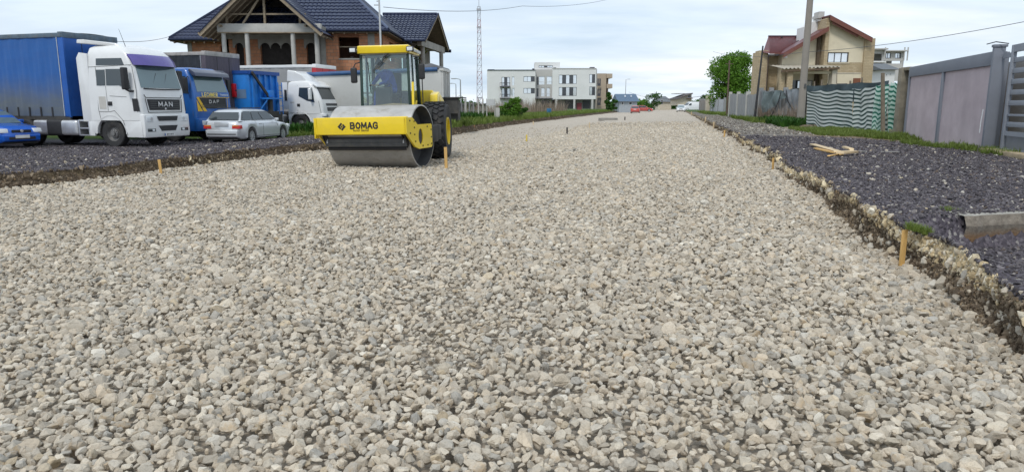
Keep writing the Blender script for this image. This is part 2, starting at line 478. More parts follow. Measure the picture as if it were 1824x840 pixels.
def side_ground(name, side, s0, s1, tmax, mat):
    """bank face (cols 0..NB) and the ground behind it, as one sheet. UV: x = metres behind the lip, y = height share of the bank face"""
    S = s_rows(s0, s1, .008, .045, 6.0)
    NB = 15
    lip = lipR(S) if side > 0 else lipL(S)
    cols = []
    for j in range(NB + 1):
        h = j / NB
        out = -.04 + (.11 if side > 0 else .18) * h ** .8 + .03 * np.sin(h * 3)
        bul = .10 * fbm(S * 1.3, h * 2.2 + 5 * side, 4, .48) + .012 * vn(S * 9, h * 7)
        t = lip + side * (out + bul * (1 - .2 * h))
        zt = (z_right if side > 0 else z_left)(S, t) + .02 * vn(S * 5, 1.5)
        zb = z_gravel(S, lip) - .10
        z = zb + (zt - zb) * h
        cols.append((t, z, np.full_like(S, min(0, h - 1)), np.full_like(S, h)))
    d = .05; ds = []
    while d < tmax: ds.append(d); d += max(.05, d * .09)
    t1 = cols[-1][0]
    for d in ds:
        t = t1 + side * d
        z = (z_right if side > 0 else z_left)(S, t) + .02 * vn(S * 5, 1.5) * max(0, 1 - d * 3)
        cols.append((t, z, np.full_like(S, d), np.full_like(S, 1.0)))
    C = len(cols)
    V = np.stack([np.stack([c[0], S, c[1]], 1) for c in cols], 1).reshape(-1, 3)
    U = np.stack([np.stack([c[2], c[3]], 1) for c in cols], 1).reshape(-1, 2)
    n = len(S)
    I = (np.arange(n - 1)[:, None] * C + np.arange(C - 1)[None, :]).ravel()
    F = np.stack([I, I + 1, I + C + 1, I + C], 1) if side > 0 else np.stack([I, I + C, I + C + 1, I + 1], 1)
    me = bpy.data.meshes.new(name)
    me.from_pydata(V.tolist(), [], F[:, ::-1].tolist())
    uv = me.uv_layers.new(name='bank')
    li = np.empty(len(me.loops), dtype=np.int32); me.loops.foreach_get('vertex_index', li)
    uv.data.foreach_set('uv', U[li].astype(np.float32).ravel())
    me.polygons.foreach_set('use_smooth', [True] * len(me.polygons))
    me.materials.append(mat)
    bm = bmesh.new(); bm.from_mesh(me)
    if sum(f.normal.z for f in bm.faces) < 0: bmesh.ops.reverse_faces(bm, faces=bm.faces)
    bm.to_mesh(me); bm.free()
    o = bpy.data.objects.new(name, me); COL.objects.link(o); o.rotation_euler = (0, 0, -ROAD_A)
    o['kind'] = 'structure'
    return o
def bank_material(name, right):
    t = NT(name)
    P = t.sep(t.co()); tt, ss = P[0], P[1]
    uvn = t.n.new('ShaderNodeUVMap'); uvn.uv_map = 'bank'; UVs = t.sep(uvn.outputs[0]); dd, hh = UVs[0], UVs[1]
    n1 = t.noise(3.0, 7, .62); n2 = t.noise(16, 7, .65); n3 = t.noise(.6, 5, .6)
    # ---- soil strata
    hn = t.math('ADD', hh, t.math('MULTIPLY', t.math('SUBTRACT', n1, .5), .9))
    hn = t.math('ADD', hn, t.math('MULTIPLY', t.math('SUBTRACT', n2, .5), .35))
    n4 = t.noise(42, 6, .65)
    clay = t.ramp(n4, [(.25, (.065, .048, .034)), (.5, (.14, .106, .074)), (.8, (.23, .18, .125))])
    if right:
        crumb = t.ramp(n4, [(.25, (.24, .19, .12)), (.5, (.44, .36, .235)), (.8, (.58, .50, .36))])
        soil = t.mix(t.math('MULTIPLY', t.sm(hn, .56, .68), t.ramp(t.noise(1.6, 4, .6), [(.36, .25), (.52, 1.)])), clay, crumb)
        soil = t.mix(t.sm(hn, 1.0, 1.12), soil, (.045, .04, .04))
    else:
        crumb = t.ramp(n2, [(.3, (.07, .05, .03)), (.7, (.21, .16, .10))])
        soil = t.mix(t.math('MULTIPLY', t.sm(hn, .6, .7), t.sm(n3, .48, .6)), clay, crumb)
        soil = t.mix(t.sm(hn, .98, 1.1), soil, (.05, .044, .045))
    # ---- asphalt millings with pale chips
    vc = t.voro(34, None, 'F1', 1)
    vsep = t.n.new('ShaderNodeSeparateColor'); t.l.new(vc, vsep.inputs[0])
    chip = t.ramp(vsep.outputs[0], [(.0, (.045, .039, .048)), (.45, (.092, .081, .096)), (.80, (.14, .122, .14)), (.93, (.17, .155, .17)), (.965, (.33, .31, .29))], 'CONSTANT' if False else 'LINEAR')
    mill = t.mix(t.ramp(n3, [(.35, 0.), (.7, .45)]), chip, (.085, .074, .085))
    # ---- grey trampled track, dry earth and grass far on
    track = t.ramp(t.noise(9, 8, .7), [(.3, (.10, .088, .075)), (.55, (.19, .17, .15)), (.75, (.32, .30, .27))])
    earth = t.ramp(n1, [(.3, (.12, .085, .055)), (.7, (.25, .19, .13))])
    green = t.ramp(n2, [(.3, (.03, .055, .012)), (.7, (.085, .14, .03))])
    if right:
        e1 = t.math('ADD', ss, t.math('ADD', t.math('MULTIPLY', n3, 2.4), t.math('MULTIPLY', tt, .35)))
        far = t.mix(t.sm(t.math('ADD', t.math('ADD', tt, t.math('MULTIPLY', n3, 1.6)), t.math('MULTIPLY', ss, -.012)), 4.6, 5.5), track, earth)
        far = t.mix(t.math('MULTIPLY', t.sm(ss, 43, 50), t.sm(t.math('ADD', tt, t.math('MULTIPLY', n3, 1.5)), 4.6, 5.4)), far, green)
        far = t.mix(t.sm(t.math('ADD', ss, t.math('MULTIPLY', tt, -6)), 80, 110), far, green)
        top = t.mix(t.sm(e1, 26.5, 28.0), mill, far)
        g2 = t.sm(t.math('ADD', tt, t.math('MULTIPLY', n1, .5)), 7.1, 7.5)
        top = t.mix(t.math('MULTIPLY', g2, t.sm(ss, 16.5, 17.5)), top, t.mix(t.ramp(n1, [(.4, 0.), (.6, 1.)]), green, earth))
    else:
        e1 = t.math('ADD', ss, t.math('ADD', t.math('MULTIPLY', n3, 3), t.math('MULTIPLY', tt, -.1)))
        top = t.mix(t.sm(e1, 31, 33.5), mill, green)
    col = t.mix(t.sm(t.math('ADD', dd, t.math('MULTIPLY', n1, .25)), .02, .16), soil, top)
    t.set(Base_Color=col, Roughness=.92, Specular_IOR_Level=.25)
    hgt = t.math('ADD', t.math('MULTIPLY', t.voro(34), -.6), t.math('ADD', n2, t.math('MULTIPLY', n1, 1.2)))
    t.bump(hgt, .8, .035)
    return t.mat
right_ground = side_ground('verge_ground', 1, -3, 420, 60, bank_material('verge ground', True))
left_ground = side_ground('parking_ground', -1, 3, 420, 75, bank_material('parking ground', False))

# ---- the gravel road sheet
def gravel_material():
    t = NT('road gravel')
    P = t.sep(t.co()); tt, ss = P[0], P[1]
    v1 = t.voro(20, None, 'F1', 1); vs = t.n.new('ShaderNodeSeparateColor'); t.l.new(v1, vs.inputs[0])
    v2 = t.voro(60, None, 'F1', 1); vs2 = t.n.new('ShaderNodeSeparateColor'); t.l.new(v2, vs2.inputs[0])
    stops = [(.0, (.22, .19, .15)), (.3, (.36, .315, .25)), (.6, (.47, .41, .335)), (.85, (.56, .50, .42)), (1., (.64, .59, .51))]
    coarse = t.ramp(vs.outputs[0], stops); fine = t.mix(.5, t.ramp(vs2.outputs[1], stops), (.48, .42, .345))
    fl = t.math('MULTIPLY', t.sm(t.math('MULTIPLY', tt, -1), 6.0, 6.5), t.sm(ss, 21, 27))
    fl = t.math('ADD', fl, t.sm(ss, 55, 90), clamp=True)
    base = t.mix(fl, coarse, fine)
    # traffic-worn lighter lanes along the road, dusty patches
    band = t.noise(.35, 4, .5, t.co(scale=(1.6, .08, 1)))
    base = t.mix(t.ramp(band, [(.42, 0.), (.65, .38)]), base, (.52, .45, .37))
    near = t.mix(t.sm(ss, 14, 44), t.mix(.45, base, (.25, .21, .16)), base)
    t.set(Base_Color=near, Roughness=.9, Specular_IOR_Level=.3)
    t.bump(t.math('MULTIPLY', t.voro(20), -1), .9, .03)
    return t.mat
S = s_rows(-3, 640, .03, .15, 8)
rows = []
for s in S:
    a, b = float(lipL(s)) - .5, float(lipR(s)) + .4
    T = np.linspace(a, b, 90)
    Z = z_gravel(np.full_like(T, s), np.clip(T, float(lipL(s)), float(lipR(s))))
    rows.append([(T[i], s, Z[i] - (.055 if s < 40 else max(0, .055 - .0025 * (s - 40)))) for i in range(90)])
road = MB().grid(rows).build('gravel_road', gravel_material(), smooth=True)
road.rotation_euler = (0, 0, -ROAD_A); tag(road, kind='structure')
# ---- the plain beyond, out to the horizon
gm = NT('field')
gm.set(Base_Color=gm.mix(gm.ramp(gm.noise(.02, 8, .65), [(.4, 0.), (.6, 1.)]), (.06, .095, .028), (.16, .14, .085)), Roughness=.95, Specular_IOR_Level=.2)
R = [0, 30, 80, 160, 300, 600, 1200, 2500, 5000]
g = MB()
n = 48
vs = [(0, 0, -.6)]; fs = []
for k, r in enumerate(R[1:]):
    for i in range(n): vs.append((r * cos(2 * pi * i / n), r * sin(2 * pi * i / n), -.6))
for i in range(n): fs.append((0, 1 + i, 1 + (i + 1) % n))
for k in range(len(R) - 2):
    for i in range(n): fs.append((1 + k * n + i, 1 + (k + 1) * n + i, 1 + (k + 1) * n + (i + 1) % n, 1 + k * n + (i + 1) % n))
g._add(vs, fs); ground = g.build('ground', gm.mat); tag(ground, kind='structure')

# ================================================================== STONES
def stone_material(name, stops, seed=0):
    t = NT(name)
    r = t.rand()
    base = t.ramp(r, stops)
    n = t.noise(2.2, 8, .68); n2 = t.noise(9, 6, .7)
    c = t.mix(t.ramp(n, [(.35, 0.), (.7, .55)]), base, t.mix(1.0, base, (1.28, 1.25, 1.18), 'MULTIPLY'))
    c = t.mix(t.ramp(n2, [(.32, .7), (.48, 0.)]), c, t.mix(1.0, base, (.55, .52, .47), 'MULTIPLY'))
    r2 = t.math('FRACT', t.math('MULTIPLY', r, 37.7))
    c = t.mix(t.math('MULTIPLY', t.ramp(r2, [(.90, 0.), (.93, .5)]), t.ramp(n, [(.45, 0.), (.6, 1.)])), c, (.36, .23, .10))
    v = t.math('ADD', .80, t.math('MULTIPLY', t.math('FRACT', t.math('MULTIPLY', r, 91.3)), .36))
    c = t.mix(1.0, c, v, 'MULTIPLY')
    t.set(Base_Color=c, Roughness=.88, Specular_IOR_Level=.3)
    t.bump(n, .35, .10)
    return t.mat
LIME = stone_material('limestone', [(0, (0.488, 0.413, 0.317)), (0.16, (0.528, 0.46, 0.37)), (0.32, (0.4, 0.355, 0.291)), (0.46, (0.576, 0.515, 0.423)), (0.6, (0.456, 0.413, 0.351)), (0.72, (0.504, 0.437, 0.344)), (0.84, (0.36, 0.339, 0.302)), (0.93, (0.608, 0.562, 0.483)), (1.0, (0.44, 0.359, 0.249))])
MILL = stone_material('asphalt chips', [(0, (.050, .044, .051)), (.5, (.096, .087, .095)), (.8, (.140, .128, .138)), (.968, (.18, .165, .175)), (.98, (.40, .37, .33)), (1., (.50, .47, .42))])
CRUMB = stone_material('tan crumbs', [(0, (.38, .29, .17)), (.35, (.56, .45, .28)), (.6, (.64, .55, .38)), (.85, (.40, .34, .25)), (1., (.70, .65, .54))])
CLOD = stone_material('soil clods', [(0, (.085, .062, .042)), (.4, (.14, .105, .073)), (.7, (.20, .155, .108)), (1., (.28, .225, .165))])
stones = [rock_mesh('stone_mesh_%02d' % i, LIME, 100 + i) for i in range(18)]
C_LIME = proto_collection('limestone_stones', stones)
C_MILL = proto_collection('millings_chips', [rock_mesh('chip_mesh_%02d' % i, MILL, 300 + i, 12, False) for i in range(8)])
C_CRUMB = proto_collection('tan_crumbs', [rock_mesh('crumb_mesh_%02d' % i, CRUMB, 400 + i, 14) for i in range(8)])
C_CLOD = proto_collection('soil_clods', [rock_mesh('clod_mesh_%02d' % i, CLOD, 500 + i, 14) for i in range(8)])
GREYR = stone_material('grey rubble', [(0, (.13, .115, .10)), (.4, (.21, .19, .17)), (.8, (.30, .28, .25)), (1., (.42, .40, .36))])
C_GREY = proto_collection('grey_rubble', [rock_mesh('rubble_mesh_%02d' % i, GREYR, 600 + i, 14) for i in range(8)])
rng = np.random.RandomState(5)
def fan(r0, r1, cell, ku, half=.80, jit=.5):
    """jittered points on the ground in front of the camera: (X, Y), spacing growing with distance"""
    out = []
    y = r0
    while y < r1:
        c = cell + ku * y
        w = half * y + 3.4
        xs = np.arange(-w, w, c)
        xs = xs + rng.uniform(-jit, jit, len(xs)) * c + rng.uniform(0, c)
        ys = y + rng.uniform(-jit, jit, len(xs)) * c
        out.append(np.stack([xs, ys, np.full_like(xs, c)], 1)); y += c
    return np.concatenate(out)
def to_st(P):
    return P[:, 0] * sin(ROAD_A) + P[:, 1] * cos(ROAD_A), P[:, 0] * cos(ROAD_A) - P[:, 1] * sin(ROAD_A)
def stone_layer(r0, r1, cell, ku, size, sg, lift, flat=(.55, .9), tilt=.45, keep=1.0):
    P = fan(r0, r1, cell, ku); s, t = to_st(P)
    lr, ll = lipR(s), lipL(s)
    k = (t < lr + .05) & (t > ll - .02) & (rng.rand(len(t)) < keep * (1 - .97 * sstep(P[:, 1], 28, r1)))
    fine = (t < -6.2 + .5 * vn(s * .5, 2)) & (s > 22 + 2 * vn(t, 4))
    k &= ~(fine & (rng.rand(len(t)) > .10))
    s, t, c = s[k], t[k], P[k, 2]; fine = fine[k]
    n = len(s)
    d = size * (c / cell) ** .75 * np.exp(rng.normal(0, sg, n))
    d *= 1 + .20 * sstep(t, .6, 2.0) * sstep(-s, -14, -8)
    d *= .94 + .26 * (fbm(t * .9, s * .5, 3) + .25)
    d = np.clip(d, .022, .16); d[fine] *= .6
    z = z_gravel(s, t) + lift * d + rng.uniform(-.008, .012, n)
    sc = np.stack([d, d * rng.uniform(.8, 1.15, n), d * rng.uniform(*flat, n)], 1)
    rot = np.stack([rng.normal(0, tilt, n), rng.normal(0, tilt, n), rng.uniform(0, 6.28, n)], 1)
    return np.stack([t, s, z], 1), rot, sc
L1 = stone_layer(1.5, 62, .035, .0015, .047, .30, .10, tilt=.5, flat=(.7, 1.05))
L2 = stone_layer(1.5, 24, .058, .0017, .053, .36, .30, keep=.62, tilt=.6, flat=(.75, 1.1))
L0 = stone_layer(1.5, 11, .031, .0016, .042, .3, -.05, tilt=.8, flat=(.6, 1.0))
L00 = stone_layer(1.5, 7.5, .022, .0012, .030, .3, -.1, tilt=1.0, flat=(.6, 1.0))
PT, RO, SL = [np.concatenate(x) for x in zip(L1, L2, L0, L00)]
IX = rng.randint(0, len(stones), len(PT))
# the 300 stones that show largest are objects of their own, children of the road
Xw, Yw = PT[:, 1] * sin(ROAD_A) + PT[:, 0] * cos(ROAD_A), PT[:, 1] * cos(ROAD_A) - PT[:, 0] * sin(ROAD_A)
app = SL[:, 0] / np.sqrt(Yw ** 2 + CAM_H ** 2)
zc = Yw * cos(PITCH) + (CAM_H - PT[:, 2]) * sin(PITCH); uu = FPX * Xw / zc
yc = Yw * sin(PITCH) - (CAM_H - PT[:, 2]) * cos(PITCH); vv = 420 - FPX * yc / zc
top_layer = np.zeros(len(PT), bool); top_layer[len(L1[0]):len(L1[0]) + len(L2[0])] = True
app[(np.abs(uu) > 890) | (vv > 825) | ~top_layer] = 0
best = np.argsort(-app)[:300]
for i in best:
    o = bpy.data.objects.new('stone', stones[IX[i]]); COL.objects.link(o); o.parent = road
    o.location = PT[i]; o.rotation_euler = RO[i]; o.scale = SL[i]
m = np.ones(len(PT), bool); m[best] = False
gs = scatter('crushed_stone', C_LIME, PT[m], RO[m], SL[m], IX[m], rz=-ROAD_A)
tag(gs, 'pale crushed limestone spread over the whole width of the road', 'gravel')
print('stones', len(PT))
# ---- chips on the millings, right and left
def ground_chips(name, coll, r0, r1, cell, ku, size, sg, region, zf, label, ncoll=8):
    P = fan(r0, r1, cell, ku); s, t = to_st(P)
    k = region(s, t); s, t, c = s[k], t[k], P[k, 2]; n = len(s)
    d = np.clip(size * (c / cell) ** .8 * np.exp(rng.normal(0, sg, n)), .008, .14)
    z = zf(s, t) + .08 * d
    sc = np.stack([d, d * rng.uniform(.8, 1.15, n), d * rng.uniform(.5, .9, n)], 1)
    rot = np.stack([rng.normal(0, .5, n), rng.normal(0, .5, n), rng.uniform(0, 6.28, n)], 1)
    o = scatter(name, coll, np.stack([t, s, z], 1), rot, sc, rng.randint(0, ncoll, n), rz=-ROAD_A)
    tag(o, label, 'gravel'); print(name, n)
    return o
ground_chips('asphalt_millings', C_MILL, 3, 27, .020, .0018, .018, .42,
             lambda s, t: (t > lipR(s) + .12) & (t < 7.4) & (s < 25.5 - .35 * (t - 2)), z_right, 'dark violet grey asphalt millings on the right hand verge')
ground_chips('asphalt_millings', C_MILL, 10, 34, .045, .0014, .033, .35,
             lambda s, t: (t < lipL(s) - .12) & (t > -24) & (s < 31), z_left, 'dark violet grey asphalt millings on the lorry park')
ground_chips('loose_pebbles', C_LIME, 3, 30, .40, .004, .032, .5,
             lambda s, t: (t > lipR(s) + .15) & (t < 7.2) & (s < 26), z_right, 'odd pale pebbles strewn on the right hand millings', 18)
ground_chips('loose_pebbles', C_LIME, 10, 34, .42, .004, .05, .45,
             lambda s, t: (t < lipL(s) - .1) & (t > -16 + .0 * s) & (s < 31), z_left, 'odd pale pebbles strewn along the edge of the lorry park', 18)
ground_chips('track_rubble', C_GREY, 25, 75, .10, .001, .07, .4,
             lambda s, t: (t > lipR(s) + .2) & (t < 5.2 + 1.5 * vn(s * .3, 1)) & (s > 24), z_right, 'brown grey rubble on the far right hand track')
def bank_bits(name, coll, side, s0, s1, dens, hmean, hsd, size, sg, label, ncoll=8, gate=None):
    n = int((s1 - s0) * dens)
    u = rng.rand(n); s = s0 * (s1 / s0) ** u          # denser towards the camera
    h = np.clip(rng.normal(hmean, hsd, n) + .35 * fbm(s * .9, 4 * side + hmean, 3), .02, 1.03)
    if gate is not None:
        k = gate(s); s, h, u = s[k], h[k], u[k]; n = len(s)
    lip = lipR(s) if side > 0 else lipL(s)
    out = -.04 + (.11 if side > 0 else .18) * h ** .8 + .03 * np.sin(h * 3)
    bul = .10 * fbm(s * 1.3, h * 2.2 + 5 * side, 4, .48) + .012 * vn(s * 9, h * 7)
    t = lip + side * (out + bul * (1 - .2 * h) - .005)
    zt = (z_right if side > 0 else z_left)(s, t); zb = z_gravel(s, lip) - .10
    z = zb + (zt - zb) * h
    d = np.clip(size * (s / s0) ** .2 * np.exp(rng.normal(0, sg, n)), .01, .2)
    sc = np.stack([d, d * rng.uniform(.7, 1.1, n), d * rng.uniform(.6, 1, n)], 1)
    o = scatter(name, coll, np.stack([t, s, z], 1), rng.uniform(0, 6.28, (n, 3)), sc, rng.randint(0, ncoll, n), rz=-ROAD_A)
    tag(o, label, 'earth'); return o
bank_bits('crumbled_limestone', C_CRUMB, 1, 3.2, 30, 1100, .78, .085, .018, .62, 'tan crumbled limestone layer in the right hand bank', gate=lambda s: fbm(s * 1.1, 7.7, 3) > -.16 - .2 * (s > 12))
bank_bits('soil_clods', C_CLOD, 1, 3.2, 60, 700, .35, .28, .022, .45, 'dark brown clods of soil on the right hand bank face')
bank_bits('millings_crumbs', C_MILL, 1, 3.2, 40, 260, 1.0, .05, .02, .4, 'dark millings crumbling over the right hand lip')
bank_bits('soil_clods', C_CLOD, -1, 7, 90, 110, .45, .3, .045, .55, 'dark brown clods of soil on the left hand bank face')
bank_bits('crumbled_limestone', C_CRUMB, -1, 7, 30, 70, .55, .14, .035, .5, 'patches of tan rubble in the left hand bank', gate=lambda s: fbm(s * .8, 2.2, 2) > .02)
bank_bits('fallen_stones', C_LIME, 1, 3.2, 40, 16, .3, .35, .06, .4, 'pale stones caught on the right hand bank face', 18)
# ================================================================== VEHICLE MATERIALS
YEL = M('machine yellow', (.86, .62, .018), .36, var=.05, scale=2, coat=.3, dirt=(.45, .34, .12), dirt_amt=.25, dscale=1.6)
BLK = M('black rubber trim', (.022, .022, .024), .6, var=.2)
DGREY = M('dark grey steel', (.075, .077, .08), .55, var=.25, scale=4, dirt=(.16, .14, .11), dirt_amt=.6, bump=.1)
TYRE = M('tyre rubber', (.028, .028, .029), .85, var=.25, scale=6, dirt=(.12, .105, .085), dirt_amt=.5, dscale=3)
CHAS = M('dirty chassis', (.045, .043, .04), .75, var=.35, scale=3, dirt=(.13, .11, .085), dirt_amt=.6)
STEEL = M('worn drum steel', (.47, .455, .43), .45, metal=.35, var=.16, scale=4, dirt=(.24, .205, .15), dirt_amt=.8, dscale=6, stretch=(1, .6, 1), bump=.3, bs=22, bd=.01)
DUST = M('dust caked drum', (.33, .30, .25), .85, var=.18, scale=7, dirt=(.17, .15, .12), dirt_amt=.6, dscale=5, stretch=(1, .4, 1), bump=.2)
LAMP = pane_mat('lamp glass', (.75, .78, .8), .12)
GLASS = glass_mat('cab window glass', (.86, .92, .90), .05)
WDARK = pane_mat('tinted vehicle glass', (.035, .045, .05), .05, spec=1.0)
WMID = pane_mat('windscreen glass', (.13, .19, .205), .06, metal=.25, spec=1.0)
WHT = M('white truck paint', (.74, .745, .74), .32, var=.05, scale=1.5, coat=.4, dirt=(.42, .40, .36), dirt_amt=.3, dscale=1.2)
CHROME = M('bare alloy', (.60, .60, .61), .35, metal=.7, var=.15)
RED = M('red lamp plastic', (.55, .02, .015), .3, var=.1)
SKIN = M('skin', (.50, .30, .21), .55, var=.08)
HAIR = M('dark hair', (.03, .022, .018), .7, var=.2)
CLOTH = M('blue workwear', (.03, .075, .42), .85, var=.15, scale=8, bump=.3, bs=12, bd=.02)

def skin_body(name, joints, bones, mat, parent, sub=2):
    me = bpy.data.meshes.new(name)
    names = list(joints)
    me.from_pydata([joints[k][0] for k in names], [(names.index(a), names.index(b)) for a, b in bones], [])
    o = bpy.data.objects.new(name, me); COL.objects.link(o)
    sk = o.modifiers.new('skin', 'SKIN'); sk.use_smooth_shade = True
    for v, k in zip(me.skin_vertices[0].data, names):
        r = joints[k][1]; v.radius = r if isinstance(r, tuple) else (r, r)
        v.use_root = (k == names[0])
    o.modifiers.new('sub', 'SUBSURF').levels = sub
    dg = bpy.context.evaluated_depsgraph_get()
    m2 = bpy.data.meshes.new_from_object(o.evaluated_get(dg))
    bpy.data.objects.remove(o)
    m2.materials.clear(); m2.materials.append(mat)
    for p in m2.polygons: p.use_smooth = True
    o = bpy.data.objects.new(name, m2); COL.objects.link(o); o.parent = parent
    return o

# ================================================================== ROAD ROLLER   local: x forward, y machine left, z up
rl = empty('road_roller', (-2.80, 16.80, -.09), radians(-92.5))
rl.scale = (.965, .965, .965)
rl.rotation_euler = (radians(1.2), 0, radians(-92.5))
tag(rl, 'yellow single drum road roller with its driver at work on the fresh gravel', 'road roller')
# drum: open steel shell with a recessed dark disc
HW = 1.065
b = MB(); b.lathe([(.72, -HW), (.75, -HW + .006), (.75, HW - .006), (.72, HW)], (0, 0, .75), 'Y', 72)
drum = b.build('drum', STEEL, rl, smooth=True)
b = MB(); b.lathe([(.72, -HW), (.70, -HW + .3), (.12, -HW + .34)], (0, 0, .75), 'Y', 48)
b.lathe([(.72, HW), (.70, HW - .3), (.12, HW - .34)], (0, 0, .75), 'Y', 48)
b.build('drum_inside', DGREY, drum, smooth=True)
b = MB()
for s in (-1, 1):
    b.cyl((0, s * (HW - .36), .75), (0, s * (HW + .02), .75), .26, n=20); b.cyl((0, s * (HW - .05), .75), (0, s * (HW + .04), .75), .16, n=16)
b.build('drum_hub', CHAS, drum, bevel=.01)
# yoke: thick front beam, side plates with an oval opening
b = MB(); b.box((1.02, 0, 1.04), (.14, 2.30, .40)); beam = b.build('front_beam', YEL, rl, bevel=.022, seg=3)
def side_plate(sy):
    outer = [(1.09, 1.215), (1.09, .86), (.62, .53), (.40, .475), (-.34, .475), (-.40, .52), (-.40, 1.0), (-.36, 1.04), (.46, 1.04), (.74, 1.215)]
    hole = [(.30 + .13 * cos(a) * 1.0, .76 + .185 * sin(a)) for a in [2 * pi * i / 20 for i in range(20)]]
    bm = bmesh.new()
    o_v = [bm.verts.new((x, 0, z)) for x, z in outer]; h_v = [bm.verts.new((x, 0, z)) for x, z in hole]
    es = [bm.edges.new((o_v[i], o_v[(i + 1) % len(o_v)])) for i in range(len(o_v))] + [bm.edges.new((h_v[i], h_v[(i + 1) % 20])) for i in range(20)]
    bmesh.ops.triangle_fill(bm, use_beauty=True, edges=es)
    r = bmesh.ops.extrude_face_region(bm, geom=bm.faces[:])
    bmesh.ops.translate(bm, vec=(0, .05, 0), verts=[v for v in r['geom'] if isinstance(v, bmesh.types.BMVert)])
    bmesh.ops.recalc_face_normals(bm, faces=bm.faces)
    bmesh.ops.dissolve_limit(bm, angle_limit=.01, verts=bm.verts, edges=bm.edges)
    me = bpy.data.meshes.new('side_plate'); bm.to_mesh(me); bm.free(); me.materials.append(YEL)
    o = bpy.data.objects.new('side_plate', me); COL.objects.link(o); o.parent = rl
    o.location = (0, 1.105 if sy > 0 else -1.155, 0)
    # dark plate seen through the opening, and bolts
    q = MB(); q.box((.30, .03 if sy < 0 else .02, .76), (.36, .012, .46)); q.build('backing_plate', CHAS, o)
    q = MB(); yy = (.052, .064) if sy > 0 else (-.002, -.014)
    for (x, z) in [(-.33, .56), (-.33, .72), (-.33, .9), (.62, .66), (.66, .82), (.66, .98), (.66, 1.12), (-.1, .98), (.9, .86), (.9, 1.14), (-.1, .54), (.2, .54)]:
        q.cyl((x, yy[0], z), (x, yy[1], z), .019, n=8)
    q.build('bolts', BLK, o)
    return o
side_plate(1); side_plate(-1)
b = MB(); b.b2(.93, 1.1, -1.165, -1.155, .80, 1.22); b.b2(.93, 1.1, -1.19, -1.165, .76, 1.235); b.build('edge_plate', YEL, rl, bevel=.004)
# scraper bar with rubber lips
b = MB(); b.box((.80, 0, .62), (.16, 2.08, .10), ry=.25); b.box((.86, 0, .70), (.05, 2.12, .10)); b.build('scraper_bar', DGREY, rl, bevel=.012)
b = MB(); b.box((.775, 0, .555), (.03, 2.06, .07)); b.box((.90, 0, .765), (.02, 2.08, .05)); b.box((.82, 0, .50), (.02, 2.02, .06), ry=.5); b.build('scraper_lip', BLK, rl, bevel=.004)
b = MB()
for y in (-1.05, -.98, .98, 1.05): b.bar((.98, y, .88), (.78, y, .58), .02, .09)
b.build('scraper_bracket', BLK, rl)
b = MB()
for s in (-1, 1): b.cyl((.90, s * .98, .64), (.90, s * .98, .74), .018, n=8)
b.build('spring_pin', CHROME, rl)
# rear yoke beam + articulation + chassis
b = MB(); b.b2(-1.16, -.90, -1.10, 1.10, .62, 1.0); b.b2(-.95, -.36, 1.02, 1.10, .58, .98); b.b2(-.95, -.36, -1.10, -1.02, .58, .98); b.b2(-1.7, -1.1, -.35, .35, .55, .95)
b.build('rear_yoke', CHAS, rl, bevel=.02)
b = MB(); b.b2(-4.7, -1.45, -.48, .48, .62, 1.18); b.b2(-2.4, -1.3, -.72, .72, 1.02, 1.36); b.cyl((-2.42, -1.0, .8), (-2.42, 1.0, .8), .16)
b.build('chassis', CHAS, rl, bevel=.02)
# rear tyres with chevron lugs
def roller_wheel(sy):
    w = empty('wheel', (-2.42, sy * .73, .78), 0, rl)
    b = MB(); W = .33
    b.lathe([(.36, -W * .8), (.50, -W), (.70, -W), (.765, -W * .75), (.775, 0), (.765, W * .75), (.70, W), (.50, W), (.36, W * .8)], axis='Y', n=48)
    b.build('tyre', TYRE, w, smooth=True)
    b = MB()                                             # diamond lugs
    nl = 26
    for k in range(nl):
        for r_ in range(4):
            a = 2 * pi * (k + .5 * (r_ % 2)) / nl; yc = (-.215, -.072, .072, .215)[r_]
            sk = .5 if r_ % 2 else -.5
            R = Matrix.Rotation(-a, 4, 'Y')
            b.T = R @ Matrix.Translation((.785, yc, 0)) @ Matrix.Rotation(sk, 4, 'X')
            b.box((0, 0, 0), (.045, .125, .10))
    b.T = None
    b.build('tread_lugs', TYRE, w)
    b = MB(); o_ = W if sy > 0 else -W
    b.lathe([(.375, o_ * .82), (.375, o_ * 1.0), (.35, o_ * 1.0), (.335, o_ * .55), (.25, o_ * .30), (.16, o_ * .30), (.15, o_ * .62), (0, o_ * .62)], axis='Y', n=40)
    rim = b.build('rim', YEL, w, smooth=True)
    b = MB()
    for k in range(10):
        a = 2 * pi * k / 10; b.cyl((.205 * cos(a), o_ * .29, .205 * sin(a)), (.205 * cos(a), o_ * .45, .205 * sin(a)), .016, n=6)
    b.build('wheel_nuts', CHAS, rim)
roller_wheel(1); roller_wheel(-1)
# cab: frame, roof, glass, doors
X0, X1, CY, Z0, Z1 = -1.62, -3.05, .64, 1.36, 2.85           # front, rear, half width, floor, glass top
b = MB()
for s in (-1, 1):
    b.bar((X0, s * CY, Z0 - .05), (X0 - .08, s * (CY - .02), Z1), .055, .07)
    b.bar((X0 - .62, s * CY, Z0), (X0 - .66, s * (CY - .02), Z1), .05, .05)
    b.bar((X1, s * CY, Z0), (X1 + .05, s * (CY - .02), Z1), .09, .10)
    b.bar((X0, s * CY, Z0), (X1, s * CY, Z0), .06, .08)
b.bar((X1, -CY, Z0 + .5), (X1, CY, Z0 + .5), .05, .05)
b.build('cab_frame', M('cab frame dark green', (.02, .045, .035), .4, var=.1), rl, bevel=.008)
b = MB(); b.b2(X0 + .0, X0 - .03, -CY, CY, Z0 - .10, Z0 + .02); b.b2(X0 + .045, X0 - .02, -.68, .68, 1.34, 1.405)
